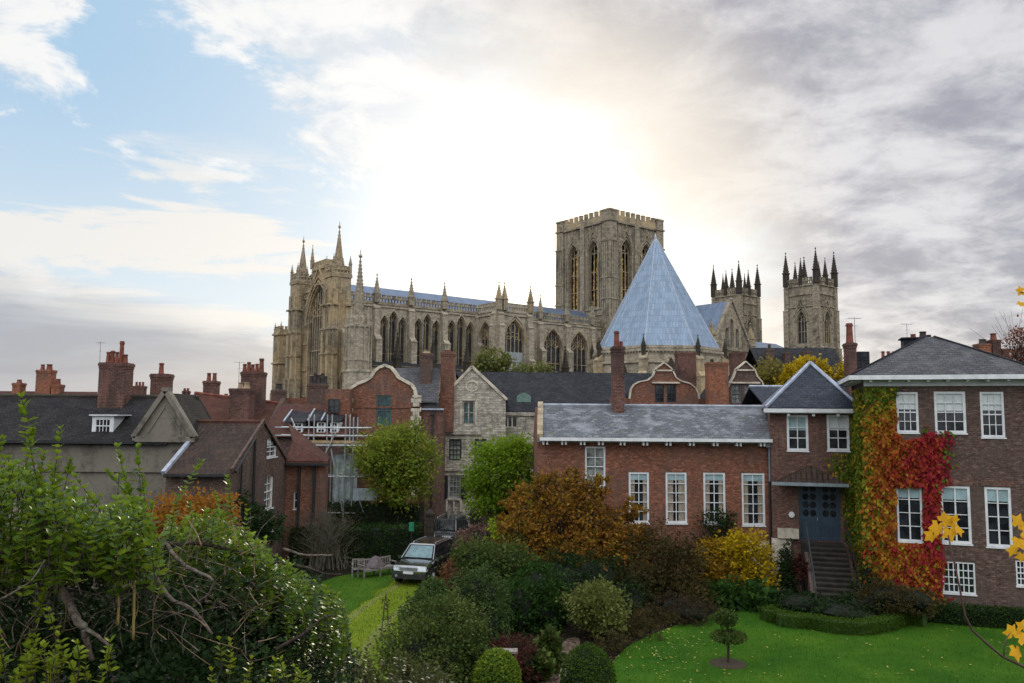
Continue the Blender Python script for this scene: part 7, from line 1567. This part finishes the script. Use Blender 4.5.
def bench():
    g = G(376, 577); t = thing('garden_bench', 'long weathered slatted wooden bench with a cover thrown over it', 'bench', (g.x, g.y+.3, 0), R(44)); L = 1.95
    for x in (-L/2, 0, L/2):
        for y in (-.28, .28): k = MB(); k.box(x-.035, y-.035, 0, x+.035, y+.035, .62 if y < 0 else .88); k.build('leg', WOODG, t)
    k = MB()
    for i in range(6): k.box(-L/2, -.30+i*.095, .42, L/2, -.22+i*.095, .45)
    k.box(-L/2, -.32, .34, L/2, -.28, .42); k.build('seat', WOODG, t)
    k = MB(); k.box(-L/2, .25, .80, L/2, .29, .88); k.box(-L/2, .25, .50, L/2, .29, .55)
    for i in range(18): x = -L/2+.05+i*(L-.1)/17; k.box(x-.02, .26, .55, x+.02, .28, .80)
    k.build('backrest', WOODG, t)
    for x in (-L/2, L/2): k = MB(); k.box(x-.04, -.34, .62, x+.04, .30, .67); k.build('armrest', WOODG, t)
    c = thing('bench_cover', 'crumpled mauve grey cover heaped over the garden bench', 'cover', (g.x-.1, g.y+.25, .46), R(44))
    m = MB(); nu, nv = 16, 8; V = []
    for j in range(nv+1):
        r = j/nv; row = []
        for i in range(nu):
            a = 2*math.pi*i/nu; q = r*(1+.12*math.sin(3*a+1)+.06*math.sin(7*a)); row.append((q*.62*math.cos(a), q*.34*math.sin(a), .56*(1-r**1.6)+.05*math.sin(5*a+6*r)*r))
        V.append(row)
    for j in range(nv):
        for i in range(nu): m.poly([V[j][i], V[j][(i+1) % nu], V[j+1][(i+1) % nu], V[j+1][i]])
    m.build('cloth', plain('mauve grey cloth', (.13, .105, .11), .9, var=.25, scale=6), c)
    g = G(357, 578); t = thing('garden_chair', 'single weathered slatted armchair at the left end of the bench', 'chair', (g.x, g.y+.3, 0), R(10)); w_ = .30
    for x in (-w_, w_):
        for y in (-.25, .25): k = MB(); k.box(x-.03, y-.03, 0, x+.03, y+.03, .64 if y < 0 else .86); k.build('leg', WOODG, t)
        k = MB(); k.box(x-.04, -.30, .64, x+.04, .27, .68); k.build('armrest', WOODG, t)
    k = MB(); 
    for i in range(5): k.box(-w_, -.27+i*.1, .40, w_, -.19+i*.1, .43)
    k.build('seat', WOODG, t)
    k = MB(); k.box(-w_, .23, .80, w_, .27, .87)
    for i in range(6): x = -w_+.05+i*(2*w_-.1)/5; k.box(x-.02, .24, .45, x+.02, .26, .80)
    k.build('backrest', WOODG, t)
bench()
def gate():
    Y = 48.5
    for px, lab in ((432, 'left'), (476, 'right')):
        x = at(px, Y); t = thing('gate_pillar', 'dark brick gate pillar with stone cap at the %s side of the iron gate' % lab, 'pillar', (x, Y, 0)); h = ZY(511, Y, px)
        k = MB(); k.box(-.24, -.24, 0, .24, .24, h-.25); k.build('shaft', STONE_DK, t); k = MB(); k.box(-.32, -.32, h-.25, .32, .32, h-.12); k.cone(0, 0, h-.12, h+.12, .4, .1, 4); k.build('cap', STONE_DK, t)
    a, b = at(438, Y), at(472, Y); t = thing('iron_gate', 'black iron railing gate between two brick pillars', 'gate', (a, Y, 0)); L = b-a; h = ZY(517, Y, 455)
    for s in (0, 1):
        k = MB(); u0, u1 = s*L/2+.02, (s+1)*L/2-.02; n = 9
        for z in (.2, h*.55, h-.15): k.box(u0, -.02, z, u1, .02, z+.05)
        for i in range(n+1): u = u0+(u1-u0)*i/n; k.box(u-.015, -.015, .1, u+.015, .015, h-.05+.15*math.sin(math.pi*(i+s*0)/n)); 
        k.build('gate_leaf', plain('dull iron', (.06, .065, .065), .5) if 'dull iron' not in MC else MC['dull iron'], t)
    # railings to the right
    t = thing('railings', 'low wall with pale stone coping and iron railings below the stone house', 'railings', (at(480, 49.5), 49.5, 0)); L = at(530, 49.5)-t.location.x; h = ZY(519, 49.5, 500)
    k = MB(); k.box(0, -.15, 0, L, .15, h-.8); k.build('wall', BR_DARK, t); k = MB(); k.box(-.05, -.2, h-.8, L, .2, h-.7); k.build('coping', STONE_W, t)
    k = MB(); k.box(0, -.02, h-.1, L, .02, h-.05)
    for i in range(22): u = .05+i*(L-.1)/21; k.box(u-.012, -.012, h-.7, u+.012, .012, h+.05)
    k.build('railing', BLACKP, t)
    # tiled lean-to roof by the green tree
    t = thing('garden_shed', 'small shed with pale sloping roof behind the railings', 'shed', (at(482, 53), 53, 0)); L = at(508, 53)-t.location.x; h = ZY(511, 53, 495)
    k = MB(); k.box(0, 0, 0, L, 2, h); k.build('wall', BR_DARK, t); k = MB(); k.hexa([(-.2, -.2, h), (L+.2, -.2, h), (L+.2, 2.2, h), (-.2, 2.2, h)], [(L*.4, .8, h+.5), (L*.6, .8, h+.5), (L*.6, 1.2, h+.5), (L*.4, 1.2, h+.5)]); k.build('roof', SLATE_G, t)
    # green post
    g = G(414, 560); t = thing('post_box_sign', 'slim post with a small bright green plate beside the hedge', 'sign', (at(414, 44), 44, 0)); k = MB(); zt = ZY(522, 44, 414); k.tube((0, 0, 0), (0, 0, zt), .035); k.build('post', BLACKP, t)
    k = MB(); k.box(-.13, -.06, zt-.48, .13, -.035, zt); k.build('plate', plain('green enamel', (.02, .22, .12), .4), t)
gate()
def obelisk():
    g = G(385, 641); t = thing('plant_obelisk', 'slender dark garden obelisk standing on the drive grass', 'plant support', g); h = 1.75; k = MB(); r = .24
    for i in range(4): a = math.pi/4+i*math.pi/2; k.tube((r*math.cos(a), r*math.sin(a), 0), (0, 0, h), .014, .012, 4)
    k.build('frame', plain('rusty rods', (.06, .045, .035), .9), t)
    k = MB()
    for z in (.4, .8, 1.15): q = r*(1-z/h); P = [(q*math.cos(a), q*math.sin(a), z) for a in np.linspace(0, 2*math.pi, 9)]; k.path(P, .009, .009, 4)
    k.build('hoops', BARK, t)
    crown(t, [(g.x, g.y, 1.0, .10, .10, .6)], 16, 8, .07, L_OLV, .4)
    g = G(512, 683); Y = 22.5; t = thing('plant_shelf', 'small wooden shelf stand with a grey plank top beside the lime ball bush', 'stand', (at(510, Y), Y, 0)); zt = ZY(650, Y, 510)
    k = MB(); k.box(-.42, -.18, zt-.05, .26, .18, zt); k.build('top', WOODG, t)
    for x in (-.36, .20):
        for y in (-.13, .13): k = MB(); k.box(x-.03, y-.03, 0, x+.03, y+.03, zt-.05); k.build('leg', plain('red brown wood', (.12, .05, .035), .8) if 'red brown wood' not in MC else MC['red brown wood'], t)
    k = MB(); k.box(-.36, -.12, .35, .20, .12, .39); k.build('shelf', WOODG, t)
    # low basement window seen through the yellow shrubs is part of the range; sack of stones by the path
    t = thing('garden_rock', 'pale stone block beside the narrow path', 'stone', G(566, 676)); k = MB(); k.hexa([(-.25, -.15, 0), (.22, -.18, 0), (.26, .15, 0), (-.2, .18, 0)], [(-.18, -.1, .22), (.15, -.12, .2), (.2, .1, .24), (-.14, .12, .2)]); k.build('stone', STONE_W, t)
obelisk()
# ------------------------------------------------------------------ foreground shrubs on the bank
L_LAU = leafmat('leaf laurel', [(0.012, 0.042, 0.006), (0.035, 0.095, 0.010), (0.075, 0.170, 0.014), (0.16, 0.27, 0.02), (0.30, 0.38, 0.03)], rough=.38, trans=.42, spec=.32, pscale=1.2)
L_LAD = leafmat('leaf laurel dark', [(0.006, 0.020, 0.005), (0.014, 0.045, 0.010), (0.034, 0.085, 0.016), (0.075, 0.15, 0.024)], rough=.32, trans=.25, spec=.42, pscale=1.5)
L_ORG = leafmat('leaf burnt orange', [(0.10, 0.035, 0.012), (0.24, 0.075, 0.014), (0.34, 0.13, 0.018), (0.22, 0.17, 0.02)], pscale=2)
L_LIM = leafmat('leaf lime yellow', [(0.10, 0.19, 0.015), (0.24, 0.33, 0.02), (0.40, 0.46, 0.03)], rough=.35, pscale=2)
def groundz(y): return 5.6 if y < 1.5 else 5.6*(0.5+0.5*math.cos(math.pi*min(1, (y-1.5)/12.5)))
def shoots(label, cat, base, tips, mat, leaf, stemr=.0032, length=.55, gap=.028, name='laurel_shrub', bark=None, stiff=.5, per=3, tpl=TB, foot=None):
    """tips: list of (tip Vector, length); leaves ranked up each shoot"""
    t = thing(name, label, cat, base); L = Vector(base); P = []; D = []; N = []; S = []; m = MB()
    for tip, ln in tips:
        d = Vector((random.gauss(0, .22), random.gauss(0, .22), 1)).normalized(); b = tip-d*ln; bend = Vector((random.gauss(0, .08), random.gauss(0, .08), 0))*ln; mid = b.lerp(tip, .5)+bend
        m.path([b-L, mid-L, tip-L], stemr*1.3, stemr*.5, 4)
        if len(tips) < 120: m.tube(Vector((0, 0, 0)), b-L, stemr*2, stemr*1.2, 4)
        n = max(4, int(ln/gap)); ph = random.random()*6.28
        for i in range(n):
            f = 1-(i/n)**1.0*.92; p = (b.lerp(mid, f*2) if f < .5 else mid.lerp(tip, f*2-1))
            for q in range(per if i else 3):
                a = ph+i*2.4+q*math.pi*2/(per if i else 3); o = Vector((math.cos(a), math.sin(a), 0)); up = .55+.9*(f > .85)+random.gauss(0, .2)
                P.append(p-L); D.append(o+d*up); N.append(d*1.0-o*(.5)*up+Vector((random.gauss(0, .25), random.gauss(0, .25), .2))); S.append(leaf*random.uniform(.7, 1.25)*(1 if i > 1 else .75))
    m.build('stems', bark or BARK, t)
    leafcloud('foliage', np.array([tuple(p) for p in P]), np.array([tuple(p) for p in D]), np.array([tuple(p) for p in N]), np.array(S), mat, t, tpl)
    return t
def interp(x, xs, ys): return float(np.interp(x, xs, ys))
# tall sunlit laurel at the far left
def tall_laurel():
    tips = []
    for px, py, Y, ln in ((22, 398, 4.4, .75), (33, 432, 4.4, .45), (10, 470, 4.3, .5), (44, 455, 4.5, .4), (60, 430, 4.6, .6), (52, 470, 4.4, .4), (76, 478, 4.8, .4), (88, 500, 4.9, .4), (117, 448, 5.0, .7), (108, 472, 5.0, .5), (138, 449, 5.1, .75), (142, 478, 5.1, .5), (128, 490, 5, .4), (100, 498, 4.8, .4), (70, 462, 4.6, .5), (2, 440, 4.3, .5), (152, 505, 5.1, .4), (146, 520, 5.1, .3)): tips.append((W(px, py, Y), ln))
    xs = [-40, 0, 20, 40, 62, 80, 100, 118, 140, 150, 160]; ys = [440, 452, 450, 470, 470, 490, 500, 490, 490, 515, 560]
    for _ in range(430):
        px = random.uniform(-40, 158); lo = interp(px, xs, ys); py = lo+8+(random.random()**1.1)*(548-lo); tips.append((W(px, py, random.uniform(4.0, 5.6)), random.uniform(.12, .3)))
    b = W(60, 600, 5); shoots('tall sunlit laurel with upright yellow green shoots at the far left', 'shrub', (b.x, b.y, groundz(5)), tips, L_LAU, .058, gap=.036)
tall_laurel()
def dark_mass():
    tips = []; xs = [-60, 0, 60, 120, 160, 180, 210, 250, 280, 320, 345, 352]; ys = [580, 580, 600, 570, 560, 545, 540, 548, 560, 575, 600, 640]
    for _ in range(1500):
        px = random.uniform(-60, 350); lo = interp(px, xs, ys); py = lo+(random.random()**.8)*(760-lo); Y = 5.2+2.4*(1-(py-540)/200)+(px/350)*1.0+random.uniform(-.7, .7)
        if px < 225 and 540 < py < 640 and random.random() < .72: continue
        tips.append((W(px, py, max(3.6, Y)), random.uniform(.14, .34)))
    b = W(180, 683, 6); shoots('broad mass of glossy dark laurel covering the bank at lower left', 'shrub', (b.x, b.y, groundz(6)), tips, L_LAD, .052, gap=.036)
    tips = []; xs = [160, 185, 215, 250, 280, 320, 345]; ys = [518, 518, 510, 535, 560, 585, 600]
    for _ in range(330):
        px = random.uniform(165, 345); lo = interp(px, xs, ys); py = lo+random.random()**1.5*55; tips.append((W(px, py, random.uniform(6.2, 8.0)), random.uniform(.2, .42)))
    for px, py, ln in ((201, 463, .7), (228, 478, .6), (215, 495, .5), (190, 505, .4), (247, 512, .4), (265, 540, .3)): tips.append((W(px, py, 6.8), ln))
    b = W(250, 600, 7); shoots('fresh green laurel shoots above the bare branches', 'shrub', (b.x, b.y, groundz(7)), tips, L_LAU, .060, gap=.038)
    tips = [(W(random.gauss(45, 26), random.gauss(655, 20), random.uniform(3.6, 4.3)), random.uniform(.1, .25)) for _ in range(26)]+[(W(random.gauss(255, 40), random.gauss(665, 14), random.uniform(4.6, 5.6)), random.uniform(.12, .25)) for _ in range(12)]
    b = W(50, 683, 4); shoots('low lime yellow young shoots at the bottom left corner', 'shrub', (b.x, b.y, groundz(4)), tips, L_LIM, .045, gap=.03)
    tips = []
    for _ in range(520):
        px = random.uniform(250, 470); lo = interp(px, [250, 330, 345, 400, 440, 470], [660, 650, 648, 652, 665, 683]); py = lo+random.random()*70; tips.append((W(px, py, random.uniform(8.5, 11)), random.uniform(.15, .35)))
    b = W(360, 683, 9.5); shoots('low mixed olive green undergrowth along the bottom edge', 'shrub', (b.x, b.y, groundz(9.5)), tips, leafmat('leaf undergrowth', [(0.03, 0.045, 0.015), (0.06, 0.08, 0.02), (0.11, 0.14, 0.03), (0.17, 0.17, 0.06)], rough=.4), .065, gap=.04, name='undergrowth')
    t = plant('orange_shrub', 'burnt orange autumn shrub glowing behind the laurel', 'shrub', (at(190, 10), 10, groundz(10)), [blob(172, 516, 10, 34, 15), blob(205, 512, 10, 26, 15), blob(150, 528, 9.5, 24, 14), blob(190, 530, 9.6, 40, 14)], 260, 20, .055, L_ORG, .02, spread=.18)
dark_mass()
def heart_bank():
    """bare branches, with dark leaves standing in for shade under the laurels"""
    m = MB(); t = thing('bramble_thicket', 'tangle of bare grey and tan branches arching over the dark laurels', 'branches', (at(120, 6), 6, groundz(6))); L = t.location
    def br(label, pts, r0, r1, mat, n=7):
        k = MB(); P = [W(*p)-L for p in pts]; Q = []
        for i in range(len(P)-1):
            p0, p1, p2, p3 = P[max(i-1, 0)], P[i], P[i+1], P[min(i+2, len(P)-1)]
            for s in range(4): u = s/4; Q.append(.5*((2*p1)+(-p0+p2)*u+(2*p0-5*p1+4*p2-p3)*u*u+(-p0+3*p1-3*p2+p3)*u**3)+Vector([random.gauss(0, min(.002, r0*.12)) for _ in range(3)]))
        Q.append(P[-1]); k.path(Q, r0, r1, n); k.build('branch', mat, t, smooth=True)
    br('', [(24, 556, 4.4), (38, 562, 4.4), (52, 580, 4.3), (66, 598, 4.3), (76, 618, 4.2), (84, 628, 4.2)], .026, .020, BARKL)
    br('', [(84, 628, 4.2), (98, 636, 4.2), (110, 647, 4.2)], .012, .006, BARKL)
    br('', [(84, 628, 4.2), (88, 645, 4.25), (92, 660, 4.3)], .017, .012, BARKL)
    br('', [(-5, 560, 4.2), (10, 553, 4.3), (20, 545, 4.4)], .03, .02, BARK)
    br('', [(135, 540, 6), (165, 545, 6.1), (200, 543, 6.2), (235, 552, 6.3), (258, 556, 6.4)], .022, .012, BARK)
    br('', [(255, 560, 6.6), (300, 566, 6.8), (325, 574, 7), (342, 574, 7.1)], .014, .006, BARK)
    br('', [(283, 549, 6.8), (305, 555, 6.9), (333, 555, 7)], .013, .006, BARKL)
    br('', [(165, 543, 5.6), (180, 562, 5.5), (198, 572, 5.5), (212, 580, 5.5), (208, 595, 5.5), (192, 603, 5.5)], .016, .007, BARKL)
    br('', [(136, 554, 5.4), (152, 572, 5.3), (170, 598, 5.2), (190, 608, 5.2), (200, 618, 5.2), (212, 634, 5.2)], .016, .009, BARKL)
    br('', [(140, 570, 5.4), (152, 590, 5.3), (155, 612, 5.3)], .012, .007, BARKL)
    br('', [(275, 650, 5.6), (300, 636, 5.8), (318, 622, 6), (332, 615, 6)], .014, .006, BARK)
    br('', [(0, 600, 4), (30, 582, 4), (45, 560, 4)], .006, .004, BARKL)
    for px, y0, y1, px2 in ((119, 560, 625, 119), (133, 557, 640, 134)): br('', [(px, y0, 4.6), (px2, (y0+y1)/2, 4.6), (px2-1, y1, 4.6)], .008, .007, plain('ochre cane', (.34, .24, .07), .6) if 'ochre cane' not in MC else MC['ochre cane'])
    TAN = plain('tan twig', (.20, .13, .07), .8)
    for _ in range(260):
        px, py, Y = random.uniform(-10, 260), random.uniform(545, 670), random.uniform(4.2, 6.2); a = random.uniform(-1.4, 1.4); ln = random.uniform(18, 60); k2 = random.uniform(-14, 14)
        br('', [(px, py, Y), (px+ln*.5*math.sin(a)+k2*.5, py-ln*.5*math.cos(a), Y+random.uniform(-.1, .1)), (px+ln*math.sin(a)-k2*.4, py-ln*math.cos(a)*.9, Y+random.uniform(-.2, .2))], random.uniform(.002, .0045), .0015, random.choice([TAN, BARKL, BARK]), 4)
    # dark green leaves added to darken the hollow deep in the thicket
    o, C = crown(t, [blob(60, 600, 5.6, 150, 50, 30), blob(225, 612, 7.6, 88, 45, 40), blob(100, 680, 5.4, 150, 40, 40)], 1300, 14, .05, L_DRK, .09, name='inner_leaves')
heart_bank()
# maple twigs hanging in from the right --------------------------------------------
def maple():
    t = thing('maple_branch', 'thin twig with yellow orange maple leaves hanging in at the right edge', 'branch', tuple(W(1040, 700, 3.4))); L = t.location
    mt = leafmat('leaf maple', [(0.42, 0.17, 0.02), (0.62, 0.32, 0.02), (0.72, 0.44, 0.03)], trans=.35, pscale=3)
    for pts, r0, r1 in (([(1040, 675, 3.4), (1020, 665, 3.4), (1003, 657, 3.4), (985, 642, 3.4), (972, 630, 3.4), (965, 615, 3.4), (960, 590, 3.4), (955, 565, 3.4), (948, 535, 3.4)], .006, .003), ([(1004, 658, 3.4), (1004, 645, 3.4), (1010, 632, 3.4)], .003, .002), ([(1045, 560, 3.4), (1030, 545, 3.4), (1018, 535, 3.4)], .004, .002), ([(1045, 300, 3.4), (1030, 294, 3.4), (1020, 292, 3.4)], .003, .002)):
        k = MB(); k.path([W(*p)-L for p in pts], r0, r1, 6); k.build('twig', plain('dark twig', (.07, .035, .03), .7) if 'dark twig' not in MC else MC['dark twig'], t, smooth=True)
    lobes = []
    for ang, ln in ((-150, .45), (-115, .68), (-90, .50), (-60, .92), (-34, .62), (0, 1.0), (34, .62), (60, .92), (90, .50), (115, .68), (150, .45)): lobes.append((math.sin(R(ang))*ln, math.cos(R(ang))*ln))
    def leaf(px, py, s, rot, tilt):
        c = W(px, py, 3.4)-L; M = Matrix.Translation(c) @ Matrix.Rotation(R(tilt), 4, 'Z') @ Matrix.Rotation(R(random.uniform(-35, 25)), 4, 'X') @ Matrix.Rotation(R(rot), 4, 'Y'); k = MB(); n = len(lobes)
        ring = [M @ Vector((x*s, .25*s*(x*x), z*s)) for x, z in lobes]; o = M @ Vector((0, 0, -.08*s)); m2 = M @ Vector((0, -.05*s, .3*s))
        for i in range(n-1): k.poly([o if i in (0, 1, 8, 9) else m2, ring[i], ring[i+1]])
        k.poly([o, ring[1+1], m2]); k.poly([o, m2, ring[8]]); k.build('leaf', mt, t)
    for a in ((938, 526, .052, 200, 20), (944, 521, .046, 60, -30), (950, 531, .05, 170, 10), (957, 528, .044, 120, 35), (932, 535, .040, 230, 0), (953, 521, .036, 20, 0),
              (1018, 524, .05, 30, 20), (1020, 540, .05, 160, -20), (1014, 549, .04, 200, 10), (1024, 531, .05, 90, 10), (1022, 555, .035, 180, 0),
              (1012, 633, .045, 330, 10), (1020, 638, .045, 60, -20), (1016, 650, .05, 190, 25), (1023, 628, .04, 10, 0), (1022, 291, .03, 280, 0), (1021, 303, .024, 200, 0)): leaf(*a)
maple()
